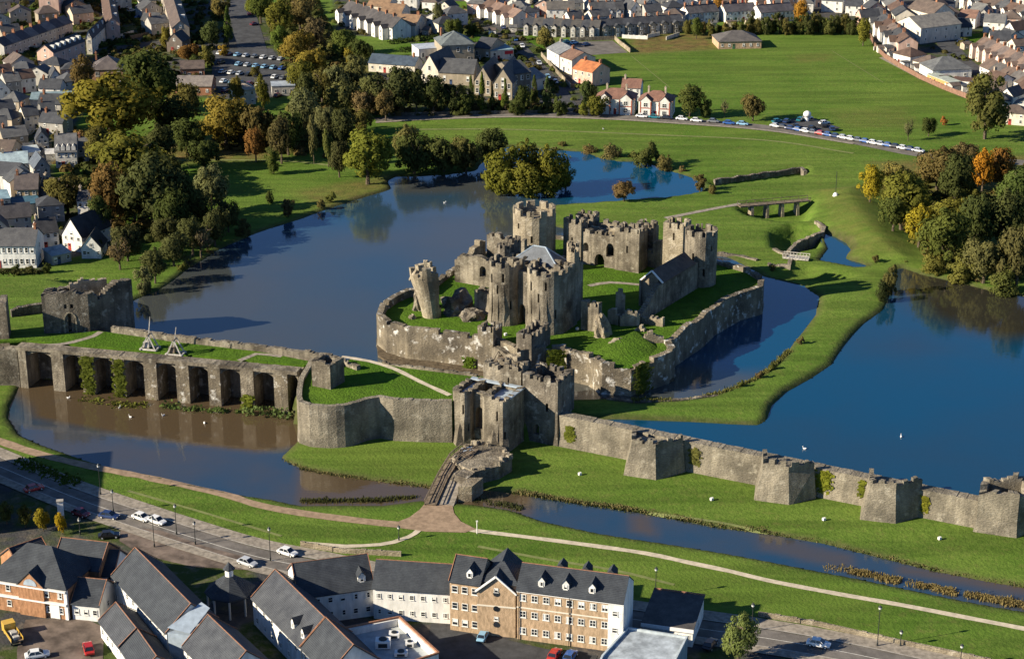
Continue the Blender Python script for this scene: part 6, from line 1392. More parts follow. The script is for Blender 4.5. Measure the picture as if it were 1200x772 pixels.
# ------------------------------------------------------------------ foreground: paths, road, shopping court
Z0 = LOWG
def FP(px): return [G(*p, Z0) for p in px]
ribbon('gravel_path', FP([(-40, 505), (0, 517), (39, 530), (104, 546), (181, 561), (259, 578), (300, 591), (352, 601), (429, 611), (481, 616)]), 2.6, M['gravel'], .07, 'brown gravel path along the near bank of the moat')
ribbon('gravel_path', FP([(530, 617), (559, 622), (600, 627), (678, 637), (755, 648), (807, 659), (859, 670), (900, 680), (978, 695), (1055, 708.5), (1133, 723.5), (1200, 736.5), (1260, 750), (1600, 835)]), 1.5, M['path_pale'], .07, 'pale gravel path along the near bank at right')
sheet('plaza', FP([(462, 613), (480, 606), (492, 597), (498, 590), (530, 591), (532, 601), (540, 611), (558, 620), (545, 624), (500, 623), (470, 619)]), Z0+.085, M['gravel'], 'gravel fan where the paths meet below the bridge')
ribbon('small_path', FP([(492, 620), (486, 625), (479, 629), (462, 635), (445, 638), (404, 640), (378, 638), (355, 636)]), 1.3, M['path_pale'], .075, 'narrow pale path from the plaza to the road')
ROAD = [(-60, 523), (0, 547), (45, 566), (95, 586), (150, 605), (220, 628), (300, 652), (380, 668), (480, 688), (600, 705), (760, 728), (900, 748), (1000, 766), (1110, 790), (1250, 822), (1600, 905)]
ribbon('road', FP(ROAD), 6.2, M['asphalt_pale'], .07, 'town road in front of the castle green')
ribbon('road_line', FP(ROAD), .14, M['line'], .08, 'white line down the middle of the town road', cells=1)
def off(pts, dpx): return [(u, v+dpx) for u, v in pts]
for k, dpx in enumerate((-11.5, 11.5)):
    ribbon('kerb', FP(off(ROAD, dpx*.93)), .3, M['kerb'], .19, 'pale kerb along the town road', cells=1)
ribbon('pavement', FP(off(ROAD, -16.5)), 3.4, M['pavement'], .17, 'stone pavement between the road and the castle green')
ribbon('pavement', FP(off(ROAD, 15)), 2.4, M['pavement'], .17, 'pavement on the town side of the road')
sheet('planting_bed', FP([(142, 616), (190, 622), (240, 640), (296, 655), (290, 668), (225, 664), (165, 650), (140, 634)]), Z0+.09, M['paving'], 'brown paved forecourt beside the road')
sheet('court', FP([(30, 726), (95, 722), (122, 735), (120, 790), (20, 800), (20, 760)]), Z0+.06, M['paving'], 'brown paved yard below the brick house')
sheet('court', FP([(505, 730), (560, 742), (640, 760), (700, 768), (690, 800), (560, 800), (500, 760)]), Z0+.06, M['asphalt'], 'paved service yard below the brick apartments')
low_wall('low stone wall between the right road and the castle green', [(888, 722), (960, 734), (1040, 752), (1102, 765), (1180, 782)], .9, M['stone_pale'], Z0, .45, 'road_wall')
low_wall('low stone wall by the bend of the pavement behind the slate roofs', [(352, 640), (400, 648), (470, 652)], 1.0, M['stone_pale'], Z0, .45, 'road_wall')
# --- slate roofed shopping court. Each wing: eaves line in the picture, depth, eaves and ridge heights
TER = (.58, .23, .10); SL = (.046, .053, .064); SL2 = (.062, .068, .08); BRKO = (.42, .22, .12); BUFF = (.47, .335, .22); WHB = (.78, .77, .75)
def wing(name, label, A, B, depth, eave, ridge, roof='gable', wc=WHB, rc=SL, win=(2, 4), ends=True, brick=False, coping=(True, True), wwin=(.9, 1.1), **kw):
    t = house(name, label, A, B, depth, eave, ridge, Z0, roof, wc, rc, win, (), wwin, eavemode=True, ends=ends, door=None, brick=brick, cat='building', left=kw.get('left', False))
    a, b = G(*A, Z0+eave), G(*B, Z0+eave); L = (b-a).length
    if roof == 'gable':
        mb = MB(); mb.bar((-.2, depth/2, eave+ridge+.22), (L+.2, depth/2, eave+ridge+.19), .085); mb.build('ridge_tile', M['terracotta'], t, True)
        for f, x in zip(coping, (-.15, L+.15)):
            if f:
                mb = MB()
                for y0, y1 in ((-.3, depth/2), (depth+.3, depth/2)): mb.bar((x, y0, eave+.12), (x, y1, eave+ridge+.28), .085)
                mb.build('gable_coping', M['terracotta'], t, True)
    return t, L
def skylight(t, x, y, z, w, d, mat, sl): mb = MB(); mb.face([(x, y, z), (x+w, y, z), (x+w, y+d, z+d*sl), (x, y+d, z+d*sl)]); mb.face([(x, y, z-.1), (x, y+d, z+d*sl-.1), (x+w, y+d, z+d*sl-.1), (x+w, y, z-.1)]); mb.build('roof_light', mat, t, True)
def dormers(t, L, D, e, r, xs, w=1.3, col=WHB, rc=SL):
    for x in xs:
        y0 = D*.10; zb = e+r*.2; h = 1.25; yb = min(D/2, (h+r*.2)/(r/(D/2)))
        mb = MB(); wall_body(mb, w, yb, zb+h, .75, 'gabley', zb-.2); mb.v = [(p[0]+x-w/2, p[1]+y0, p[2]) for p in mb.v]; d = mb.build('dormer', M['wall'], t, True, col)
        mb = MB(); roof_mesh(mb, w, yb, zb+h, .75, 'gabley', .18, .1); mb.v = [(p[0]+x-w/2, p[1]+y0, p[2]) for p in mb.v]; o = mb.build('dormer_roof', M['roof'], d, True, rc)
        link('window', window_mesh(.7, .9), d, (x, y0, zb+.15), 0, WHT)
# brick house with the hipped roof at the lower left
t = house('brick_house', 'orange brick corner house with black hipped roof and white arched gable', (-14, 677), (77, 691), 11, 6.2, 5.4, Z0, 'hip', BRKO, SL, (2, 6), (), (.9, 1.2), eavemode=True, door=None, brick=True, cat='building')
a, b = G(-14, 677, Z0+6.2), G(77, 691, Z0+6.2); L = (b-a).length
mb = MB(); w = 5.2; x0 = L*.40; wall_body(mb, w, 4, 6.3, 2.6, 'gabley'); mb.v = [(p[0]+x0, p[1]-.5, p[2]) for p in mb.v]; d = mb.build('front_gable', M['brick'], t, True, BRKO)
mb = MB(); roof_mesh(mb, w, 4, 6.3, 2.6, 'gabley', .25, .14); mb.v = [(p[0]+x0, p[1]-.5, p[2]) for p in mb.v]; mb.build('gable_roof', M['roof'], d, True, SL)
mb = MB()
for k in range(8): w0, w1 = pi*k/8, pi*(k+1)/8; mb.face([(x0+w/2, -.57, 6.3), (x0+w/2+1.35*cos(w0), -.57, 6.3+1.35*sin(w0)), (x0+w/2+1.35*cos(w1), -.57, 6.3+1.35*sin(w1))])
mb.build('arch_window', M['lead'], d, True)
for z_ in (3.1, 5.75): mb = MB(); mb.box(-.1, L+.1, -.62, -.02, z_, z_+.28); mb.build('string_course', M['trim'], t, True, WHB)
mb = MB(); mb.box(L*.78, L*.78+1.9, -.15, 0, 0, 2.9); mb.build('garage_door', M['trim'], t, True, WHB)
mb = MB(); mb.box(L-.5, L+.12, -.12, .4, -.2, 6.1); mb.build('corner_pilaster', M['trim'], t, True, WHB)
wing('slate_wing', 'slate roofed wing behind the brick corner house', (62, 662), (116, 668), 9, 6.0, 3.4, wc=BRKO, brick=True, win=(1, 3))
wing('slate_wing', 'brick gabled rear wing at the far left of the court', (25, 668), (62, 655), 8, 5.2, 3.0, wc=BRKO, brick=True, win=(1, 2))
wing('slate_wing', 'short white link between the brick house and the long slate range', (103, 672), (133, 674), 8, 4.6, 3.2, win=(2, 3))
t, L = wing('slate_range', 'long slate range running down to the right with white courtyard wall', (132, 674), (195, 741), 9.6, 5.6, 4.2, win=(2, 9), coping=(True, True))
t, L = wing('slate_range', 'continuation of the long slate range towards the bottom edge', (215, 757), (258, 800), 10, 5.2, 4.4, win=(2, 5), rc=SL2)
mb = MB(); a_, b_ = G(196, 735, Z0+7.2), G(236, 705, Z0+9.6); c_ = G(246, 712, Z0+9.0); d_ = G(222, 742, Z0+6.6)
r_ = thing('glazed_link', 'pale glazed valley roof between two slate ranges', 'glass roof', (*a_, Z0)); mb.face([(*a_, Z0+7.2), (*d_, Z0+6.6), (*c_, Z0+9.0), (*b_, Z0+9.6)]); mb.prism([a_, d_, c_, b_], Z0, Z0+6.2); mb.build('glazing', M['lead'], r_)
wing('slate_wing', 'low slate annex round the brown yard', (84, 706), (116, 709), 8, 3.4, 3.0, win=(1, 3))
wing('slate_wing', 'low slate annex running down beside the yard', (117, 727), (140, 757), 6.5, 3.4, 2.6, win=(1, 4), rc=SL2)
wing('slate_wing', 'lowest slate annex at the bottom edge beside the yard', (141, 758), (163, 790), 6.5, 3.2, 2.6, win=(1, 3))
sheet('court', FP([(134, 690), (150, 700), (205, 762), (190, 800), (160, 800), (175, 770), (140, 712)]), Z0+.06, M['pavement'], 'narrow alley between the slate ranges')
# octagonal market pavilion
pc_ = G(271, 713, Z0); pv = thing('market_pavilion', 'octagonal open pavilion with dark slate roof and white cupola', 'pavilion', (*pc_, Z0))
mb = MB(); oc = circle(pc_, 4.7, 8, pi/8); 
for i in range(8): p, q = oc[i], oc[(i+1) % 8]; mb.face([(*p, Z0+4.0), (*q, Z0+4.0), (*pc_.lerp(q, .17), Z0+6.9), (*pc_.lerp(p, .17), Z0+6.9)]); mb.face([(*p, Z0+3.8), (*q, Z0+3.8), (*q, Z0+4.0), (*p, Z0+4.0)])
mb.face([(*p, Z0+3.8) for p in oc]); mb.build('roof', M['roof'], pv, color=SL)
mb = MB(); mb.prism(circle(pc_, .75, 8, pi/8), Z0+6.7, Z0+8.3); cu = mb.build('cupola', M['white'], pv)
mb = MB(); oc2 = circle(pc_, 1.15, 8, pi/8)
for i in range(8): mb.face([(*oc2[i], Z0+8.3), (*oc2[(i+1) % 8], Z0+8.3), (*pc_, Z0+9.7)])
mb.face([(*p, Z0+8.3) for p in oc2]); mb.build('cupola_cap', M['roof'], pv, color=SL)
for i in range(8): mb = MB(); p = pc_.lerp(oc[i], .88); mb.bar((*p, Z0-.1), (*p, Z0+3.85), .2, n=8); mb.build('post', M['trim'], pv, color=(.5, .5, .48))
mb = MB()
for i in range(8): p, q = pc_.lerp(oc[i], .86), pc_.lerp(oc[(i+1) % 8], .86); mb.bar((*p, Z0+1.1), (*q, Z0+1.1), .08); mb.bar((*p, Z0+3.5), (*q, Z0+3.5), .14)
mb.build('railing', M['metal_dark'], pv)
# middle block
t, L = wing('slate_range', 'slate range with white gabled dormers left of the sunken roof court', (296, 700), (352, 757), 9.5, 5.4, 4.2, win=(2, 6), rc=SL2); dormers(t, L, 9.5, 5.4, 4.2, [L*.75, L*.95])
wing('slate_range', 'lower end of the dormered slate range at the bottom edge', (354, 758), (385, 790), 9.5, 5.4, 4.2, win=(2, 4))
t, L = wing('slate_range', 'dark shaded slate roof above a blue-white courtyard wall', (350, 700), (438, 688), 11, 5.8, 4.0, win=(2, 6)); dormers(t, L, 11, 5.8, 4.0, [L*.86], 1.4)
t, L = wing('slate_range', 'long lit slate roof over a white wall with small square windows', (437, 688), (528, 694), 8.4, 6.4, 3.4, win=(2, 7), coping=(False, True), wwin=(.85, .95), ends=False)
# sunken flat roof court with plant
fc = [G(u, v, Z0+5.6) for u, v in [(398, 737), (468, 723), (514, 765), (436, 790)]]; r_ = thing('roof_court', 'sunken flat roof with brick-edged parapet and white ventilation boxes', 'flat roof', (*centroid(fc), Z0))
mb = MB(); mb.prism(fc, Z0-.5, Z0+4.2); mb.build('block', M['wall'], r_, color=(.42, .45, .47))
mb = MB(); wall_mesh(mb, ccw(fc), Z0+4.2, lambda s, x, y: Z0+5.55, .5, True, 0, 3); mb.build('parapet', M['wall'], r_, color=WHB)
for i in range(4): mb = MB(); mb.bar((*fc[i], Z0+5.7), (*fc[(i+1) % 4], Z0+5.7), .24); mb.build('coping', M['terracotta'], r_)
def ac(u, v, w, d, h, lab):
    c = G(u, v, Z0+4.2); q = thing('ventilation_unit', lab, 'roof unit', (*c, Z0+4.2)); mb = MB(); mb.box(-w/2, w/2, -d/2, d/2, .15, h); o = mb.build('casing', M['trim'], q, True, WHB)
    mb = MB(); mb.box(-w*.3, w*.3, -d/2-.03, -d/2, h*.25, h*.75); mb.lathe((0, 0, h), [(w*.28, 0), (w*.28, .15)], 10); mb.build('fan_grille', M['metal_dark'], q, True)
    for x in (-w*.4, w*.4): mb = MB(); mb.box(x-.1, x+.1, -d*.45, d*.45, 0, .145); mb.build('skid', M['metal_dark'], q, True)
ac(449, 758, 2.6, 1.8, 1.6, 'larger white ventilation box on the sunken roof'); ac(462, 747, 1.8, 1.5, 1.1, 'flat white ventilation box behind the larger one'); ac(480, 757, 1.4, 1.2, 1.0, 'small white ventilation box near the parapet'); ac(470, 768, 2.2, 1.2, .9, 'low white ventilation box at the bottom of the sunken roof')
# brick apartments
EH = 10.0
t, L = wing('brick_apartments', 'three-storey buff brick apartments, left bay beside the white wall', (527, 680), (562, 685), 8.5, EH, 3.0, wc=BUFF, brick=True, win=(3, 3), wwin=(1.1, 1.3), coping=(True, False)); dormers(t, L, 8.5, EH, 3.0, [L*.62], 1.15)
t = house('brick_apartments', 'buff brick gable of the apartments with round windows', (559, 692), (604, 696), 11, EH-1.2, 3.1, Z0, 'gabley', BUFF, SL, (1, 1), (), (.8, .8), eavemode=True, door=None, brick=True, cat='building', ends=False)
a, b = G(559, 692, Z0+EH-1.2), G(604, 696, Z0+EH-1.2); Lg = (b-a).length
for z_ in (2.0, 5.2, 8.2):
    mb = MB(); mb.lathe((0, 0, 0), [(.55, -.02), (.55, .1)], 12); mb.v = [(x+Lg*.5, -z-.02, y+z_+.4) for x, y, z in mb.v]; o = mb.build('round_window', M['glass'], t, True)
mb = MB(); mb.box(-.05, Lg+.05, -.08, -.01, 5.9, 6.2); mb.build('string_course', M['trim'], t, True, CRM)
for s_ in (0, 1): mb = MB(); mb.bar((-.25 if s_ == 0 else Lg+.25, -.3, EH-1.15), (Lg/2, -.3, EH+2.1), .2); mb.build('verge_board', M['trim'], t, True, WHB)
t, L = wing('brick_apartments', 'long buff brick apartments with three dormers and white end bay', (606, 690), (730, 706), 8.4, EH, 3.0, wc=BUFF, brick=True, win=(3, 9), wwin=(1.15, 1.3), coping=(False, False), left=True); dormers(t, L, 8.4, EH, 3.0, [L*.22, L*.45, L*.70], 1.2)
mb = MB(); mb.box(L*.865, L+.06, -.10, .3, -.3, EH-.02); mb.build('end_bay', M['wall'], t, True, WHB)
for zz in (3.9, 7.2): link('window', window_mesh(1.0, 1.0), t, (L*.93, -.1, zz), 0, WHT)
mb = MB(); mb.box(L+.02, L+.16, -.1, 8.5, -.3, EH-.02); mb.v += []; mb.build('white_end_wall', M['wall'], t, True, WHB)
mb = MB(); mb.face([(L+.17, 0, EH), (L+.17, 8.4, EH), (L+.17, 4.2, EH+2.9)]); mb.face([(L+.05, 0, EH), (L+.05, 4.2, EH+2.9), (L+.05, 8.4, EH)]); mb.build('white_gable', M['wall'], t, True, WHB)
mb = MB(); mb.box(-.05, L*.86, -.08, -.01, 6.35, 6.6); mb.build('string_course', M['trim'], t, True, CRM)
mb = MB(); mb.box(-.05, L+.2, -.25, -.02, EH-.45, EH-.1); mb.build('gutter_board', M['trim'], t, True, WHB)
for x in (L*.02, L*.5): mb = MB(); mb.bar((x, -.2, 0), (x, -.2, EH-.3), .08); mb.build('down_pipe', M['metal_dark'], t, True)
for k in range(3): mb = MB(); x = L*(.3+.24*k); wall_body(mb, 1.6, 2.4, EH+2.3, .9, 'gabley', EH+.8); mb.v = [(p[0]+x, p[1]+5.6, p[2]) for p in mb.v]; mb.build('rear_dormer', M['wall'], t, True, SL)
t = house('apartments_tower', 'dark slate cross gable rising between the brick apartments', (563, 680), (607, 686), 7, EH+.2, 2.6, Z0, 'hip', BUFF, SL, (1, 2), (), (1, 1.2), eavemode=True, door=None, brick=True, cat='building', ends=False)
# flat roofs at right
t = house('corner_shop', 'low building with dark roof and white fascia right of the apartments', (753, 729), (812, 737), 11, 3.6, .9, Z0, 'pent', WHB, (.085, .08, .078), (1, 4), (), (1.2, 1.0), eavemode=True, door=.5, cat='building')
mb = MB(); Lc = (G(812, 737, Z0+3.6)-G(753, 729, Z0+3.6)).length; mb.bar((-.2, 11, 4.75), (Lc+.2, 11, 4.75), .16); mb.build('ridge_tile', M['terracotta'], t, True)
mb = MB(); mb.box(-.2, Lc+.2, -.5, -.25, 3.0, 3.7); mb.build('fascia', M['trim'], t, True, WHB)
fr = [G(u, v, Z0+4.2) for u, v in [(735, 735), (806, 746), (790, 778), (760, 800), (690, 800), (705, 768)]]
r_ = thing('flat_roof_store', 'flat pale blue-grey roofed store at the bottom right of the apartments', 'flat roof', (*centroid(fr), Z0)); mb = MB(); mb.prism(fr, Z0-.5, Z0+3.9); mb.build('block', M['wall'], r_, color=(.3, .4, .45))
mb = MB(); wall_mesh(mb, ccw(fr), Z0+3.9, lambda s, x, y: Z0+4.4, .35, True, 0, 3); mb.build('parapet', M['wall'], r_, color=(.5, .56, .6))
mb = MB(); mb.prism([p+(centroid(fr)-p).normalized()*.4 for p in ccw(fr)], Z0+3.9, Z0+3.98); mb.build('roof_sheet', plain('mottled_roof_felt', (.36, .40, .43), .8, .3, 0, .35, .5), r_)
# ------------------------------------------------------------------ cars
def car_meshes():
    body = MB(); st = [(-2.15, .62, .72, .5), (-2.05, .80, .82, .35), (-1.5, .86, .88, .3), (-.95, .86, .92, .28), (.9, .86, .92, .28), (1.6, .84, .82, .3), (2.05, .76, .70, .35), (2.15, .60, .60, .5)]
    rings = []
    for x, w, zt_, zb in st: rings.append([(x, -w*.94, zb), (x, -w, (zb+zt_)/2), (x, -w*.9, zt_), (x, w*.9, zt_), (x, w, (zb+zt_)/2), (x, w*.94, zb)])
    for r0, r1 in zip(rings, rings[1:]):
        for i in range(6): j = (i+1) % 6; body.face([r0[i], r0[j], r1[j], r1[i]])
    body.face(rings[0]); body.face(rings[-1][::-1])
    b2 = [(-1.55, .80, .9), (1.05, .80, .9)]; t2 = [(-1.1, .62, 1.42), (.35, .62, 1.42)]
    glass = MB(); lo = [(-1.6, -.79, .90), (1.05, -.79, .90), (1.05, .79, .90), (-1.6, .79, .90)]; hi = [(-1.15, -.63, 1.38), (.35, -.63, 1.38), (.35, .63, 1.38), (-1.15, .63, 1.38)]
    for i in range(4): j = (i+1) % 4; glass.face([lo[i], lo[j], hi[j], hi[i]])
    glass.face(hi)
    roof = MB(); roof.prism([(x*1.02, y*1.02) for x, y, _ in hi], 1.385, 1.46)
    for i in range(4): roof.bar(lo[i], hi[i], .05)
    for sx in (-.35,): 
        for sy in (-.73, .73): roof.bar((sx, sy*1.07, .9), (sx, sy*.9, 1.4), .045)
    wheel = MB(); wheel.lathe((0, 0, 0), [(.2, -.1), (.31, -.1), (.32, 0), (.31, .1), (.2, .1)], 12)
    wheel.v = [(x, z, y) for x, y, z in wheel.v]
    hub = MB(); hub.lathe((0, 0, 0), [(.18, -.115), (.18, .115)], 8); hub.v = [(x, z, y) for x, y, z in hub.v]
    lamp = MB(); lamp.box(-.04, .06, -.16, .16, -.07, .07)
    one = MB()
    for src, m in ((body, 0), (glass, 1), (roof, 0)): i = len(one.v); one.v += src.v; one.f += [tuple(q+i for q in f) for f in src.f]; one.m += [m]*len(src.f)
    for x in (-1.35, 1.35):
        for y in (-.78, .78): i = len(one.v); one.v += [(p[0]+x, p[1]+y, p[2]+.32) for p in wheel.v]; one.f += [tuple(q+i for q in f) for f in wheel.f]; one.m += [2]*len(wheel.f)
    return body.mesh('car_body', M['car'], smooth=False), glass.mesh('car_glass', M['glass']), roof.mesh('car_roof', M['car'], merge=False), wheel.mesh('wheel', M['tyre']), hub.mesh('hub', M['lens']), lamp.mesh('headlight', M['lens']), one.mesh('far_car', [M['car'], M['glass'], M['tyre']])
CB, CG, CRF, CW, CHB, CL, CFAR = car_meshes()
CARC = {'white': (.78, .78, .76), 'silver': (.48, .50, .52), 'blue': (.03, .10, .32), 'dark blue': (.02, .04, .12), 'black': (.015, .015, .018), 'red': (.42, .025, .02), 'grey': (.16, .17, .18), 'teal': (.02, .16, .20), 'pale blue': (.25, .45, .62), 'dark red': (.16, .02, .03)}
def car(label, u, v, heading, col, z=UPG, near=False, group=None, sc=1.0, up=.1):
    g = G(u, v, z); zz = hz(g.x, g.y)+up
    if near:
        t = thing('parked_car', label, 'car', (g.x, g.y, zz), heading, group); t.scale = (sc, sc, sc)
        link('body', CB, t, color=CARC[col]); link('cabin_glass', CG, t); link('cabin_roof', CRF, t, color=CARC[col])
        for x in (-1.35, 1.35):
            for y in (-.78, .78): w = link('wheel', CW, t, (x, y, .32)); link('hub_cap', CHB, w)
        for x, y in ((2.08, -.5), (2.08, .5)): link('headlight', CL, t, (x, y, .62))
    else:
        o = link('parked_car', CFAR, None, (g.x, g.y, zz), heading, CARC[col]); o.scale = (sc, sc, sc); tag(o, label, 'car', group)
def dirpx(a, b, z=UPG): d = G(*b, z)-G(*a, z); return atan2(d.y, d.x)
hd = dirpx((95, 586), (220, 628), Z0)
car('white car on the near road left of the forecourt', 166, 609, hd, 'white', Z0, True); car('second white car just behind the first on the near road', 184, 613, hd, 'white', Z0, True)
car('dark car in the shade by the lower left road', 128, 607, hd+.3, 'dark blue', Z0, True); car('red car in the shaded lower left corner of the road', 40, 575, hd+1.2, 'red', Z0, True)
car('white car parked behind the slate roofs at the kerb', 337, 650, hd+.05, 'white', Z0, True); car('silver car partly hidden behind the pavilion', 290, 662, hd, 'silver', Z0, True)
car('silver-white car on the road at the bottom right', 959, 757, dirpx((900, 748), (1000, 766), Z0), 'white', Z0, True)
car('red car at the bottom edge below the brick apartments', 650, 770, 1.2, 'red', Z0, True); car('blue car at the bottom edge beside the red one', 668, 772, 1.2, 'blue', Z0, True)
car('pale blue van-like car beside the brick gable', 566, 748, 1.3, 'pale blue', Z0, True, sc=.9); car('bright red car in the brown yard at the lower left', 104, 763, 1.9, 'red', Z0, True, sc=1.05)
car('white car at the bottom left corner of the yard', 44, 770, .3, 'white', Z0, True)
car('dark car in shade right of the flat pale roofs', 832, 758, 1.1, 'black', Z0, True)
car('black car among the forecourt trees at lower left', 128, 630, .2, 'black', Z0, True); car('red car beside the forecourt at lower left', 95, 604, hd, 'dark red', Z0, True)
# yellow truck in the yard
tk = thing('flatbed_truck', 'yellow flatbed truck at the lower left corner of the yard', 'truck', (*G(15, 748, Z0), Z0+.1), 2.1)
YT = (.62, .38, .06)
mb = MB(); mb.box(1.2, 3.0, -1.05, 1.05, .5, 2.4); mb.build('cab', M['car'], tk, True, YT); mb = MB(); mb.box(2.4, 3.03, -.95, .95, 1.4, 2.2); mb.build('windscreen', M['glass'], tk, True)
mb = MB(); mb.box(-3.2, 1.1, -1.1, 1.1, .8, 1.0); mb.build('bed', M['timber'], tk, True)
for y in (-1.1, 1.04): mb = MB(); mb.box(-3.2, 1.1, y, y+.06, 1.003, 1.6); mb.build('side_board', M['car'], tk, True, YT)
for x in (-2.4, -1.3, 2.1):
    for y in (-.95, .95): w = link('wheel', CW, tk, (x, y, .42)); w.scale = (1.35, 1.35, 1.35)
for x, h_ in ((-2.2, .5), (-1.0, .8), (.2, .4)): mb = MB(); mb.box(x-.4, x+.4, -.6, .5, 1.003, 1.0+h_); mb.build('cargo', M['timber_pale'], tk, True)
rowc = ['silver', 'black', 'dark blue', 'blue', 'white', 'grey', 'red', 'blue', 'dark blue', 'silver', 'white', 'grey', 'blue', 'white', 'silver', 'blue', 'black', 'white', 'dark blue', 'silver']
for k in range(20):
    t_ = k/19; u = 909+(1076-909)*t_; v = 149.5+(178.5-149.5)*t_**1.02
    car(f'{rowc[k]} car, {ORD[k]} from the left in the roadside row by the green', u, v, dirpx((900, 150), (1000, 166))+.05*(k % 3-1), rowc[k], group='cars parked along the far road')
for k, (u, v, c, lb) in enumerate([(752, 138, 'white', 'white car outside the right villas'), (767, 139, 'teal', 'teal car outside the right villas'), (781, 140, 'black', 'black car outside the right villas'), (799, 141, 'white', 'white car just right of the villas'), (816, 143, 'white', 'white car in front of the round green tree'), (836, 144, 'grey', 'grey car right of the round green tree'), (854, 146, 'blue', 'blue car left of the russet field tree'), (870, 147, 'pale blue', 'pale blue car under the russet field tree')]):
    car(lb, u, v, dirpx((800, 142), (900, 150)), c)
for k, (u, v, c) in enumerate([(911, 144, 'teal'), (922, 144, 'dark blue'), (933, 150, 'black'), (946, 140, 'white'), (951, 152, 'black'), (965, 149, 'black'), (966, 146, 'white'), (938, 142, 'teal'), (975, 153, 'dark blue')]):
    car(f'{c} car, {ORD[k]} in the small car park by the field', u, v, .4+.6*(k % 3), c, group='cars in the small field car park')
rnd = random.Random(5)
k = 0
for r in range(5):
    cj = 0
    for j in range(9-r % 2):
        u = 258+j*10.2+r*1.5; v = 64+r*11+j*1.0
        if rnd.random() < .15 or u > 342: continue
        c = rnd.choice(['white', 'silver', 'silver', 'pale blue', 'blue', 'white', 'grey', 'black', 'dark red'])
        car(f'{c} car, {ORD[cj]} from the left in the {ORD[r]} row of the shaded car park', u, v, 1.1+.1*rnd.random(), c, group='cars in the shaded upper left car park'); cj += 1
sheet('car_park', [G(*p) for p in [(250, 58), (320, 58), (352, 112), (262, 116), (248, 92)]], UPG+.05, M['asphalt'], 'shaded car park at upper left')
for k, (u, v, c, lb) in enumerate([(604, 48, 'blue', 'blue car high on the main street'), (612, 56, 'white', 'white car on the main street'), (590, 34, 'dark blue', 'dark blue car at the top of the main street'), (632, 76, 'silver', 'silver car on the middle of the main street'), (642, 92, 'pale blue', 'pale blue car low on the main street'), (651, 98, 'white', 'white car low on the main street by the garden wall'), (664, 51, 'teal', 'teal car in the walled car park'), (673, 52, 'pale blue', 'pale blue car in the walled car park'), (687, 54, 'dark blue', 'dark blue car in the walled car park'), (1126, 50, 'dark blue', 'dark blue car near the green at upper right'), (1134, 52, 'black', 'black car near the green at upper right'), (1088, 28, 'white', 'white van-like car on the upper right road'), (1128, 42, 'white', 'white car before the green at upper right'), (600, 132, 'red', 'red car at the far road below the chapel'), (295, 18, 'red', 'red car on the wide road at upper left'), (298, 30, 'dark red', 'dark red car lower on the wide road at upper left'), (154, 14, 'white', 'white car behind the brown roofed flats'), (163, 22, 'blue', 'blue car on the grass edge behind the flats')]):
    car(lb, u, v, dirpx((596, 38), (655, 108)) if 580 < u < 660 else .8, c)
# ------------------------------------------------------------------ lamps, posts, small things
def lamp(label, u, vb, vt, z=Z0, double=False):
    g = G(u, vb, z); h = max(3, ZT(u, vb, z, vt)-z); t = thing('street_lamp', label, 'street lamp', (g.x, g.y, z))
    mb = MB(); mb.lathe((0, 0, 0), [(.16, -.2), (.16, .8), (.09, .9), (.06, h-.5)], 8); mb.build('post', M['metal_dark'], t, True)
    mb = MB(); mb.lathe((0, 0, h-.5), [(.08, 0), (.26, .12), (.30, .5)], 8); mb.build('lantern', M['lens'], t, True)
    mb = MB(); mb.lathe((0, 0, h+.003), [(.36, 0), (.12, .28), (.03, .42)], 8); mb.build('lamp_cap', M['metal_dark'], t, True)
    mb = MB(); mb.bar((-.35, 0, h-.8), (.35, 0, h-.8), .03); mb.build('ladder_bar', M['metal_dark'], t, True)
for d in [('street lamp beside the gravel path at the left end of the moat', 118, 580, 545), ('street lamp behind the slate roofs right of the pavilion', 317, 657, 619), ('street lamp beside the plaza path', 467.5, 633, 618), ('street lamp on the green right of the brick apartments', 768, 700, 666),
          ('tall street lamp on the road wall at lower right', 1028, 757, 711), ('street lamp on the lower left pavement', 207, 626, 592), ('street lamp by the forecourt near the pavilion', 229, 638, 612), ('dark street lamp in front of the forecourt', 181, 641, 606), ('grey lamp post by the leafy tree at the bottom', 881, 740, 708),
          ('lamp post cut by the bottom edge at right', 1125, 782, 756), ('short lamp post on the wall at lower right', 1055, 757, 743), ('street lamp near the small yellow trees', 94, 626, 608), ('street lamp at the left road bend', 133, 600, 575)]: lamp(*d)
pl_ = thing('advertising_pillar', 'pale slim pillar behind the small yellow street tree', 'pillar', (*G(72, 608, Z0), Z0)); mb = MB(); mb.obox((0, 0), (1, .2), .6, .45, 0, 4.0); mb.build('shaft', M['white'], pl_, True); mb = MB(); mb.obox((0, 0), (1, .2), .7, .55, 4.003, 4.25); mb.build('cap', M['kerb'], pl_, True)
po = thing('marker_post', 'slim white post beside the pale path by the plaza', 'post', (*G(559, 625, Z0), Z0)); mb = MB(); mb.bar((0, 0, -.2), (0, 0, 2.6), .09, n=6); mb.build('shaft', M['white'], po, True); mb = MB(); mb.box(-.2, .2, -.06, .06, 2.603, 2.9); mb.build('plate', M['white'], po, True)
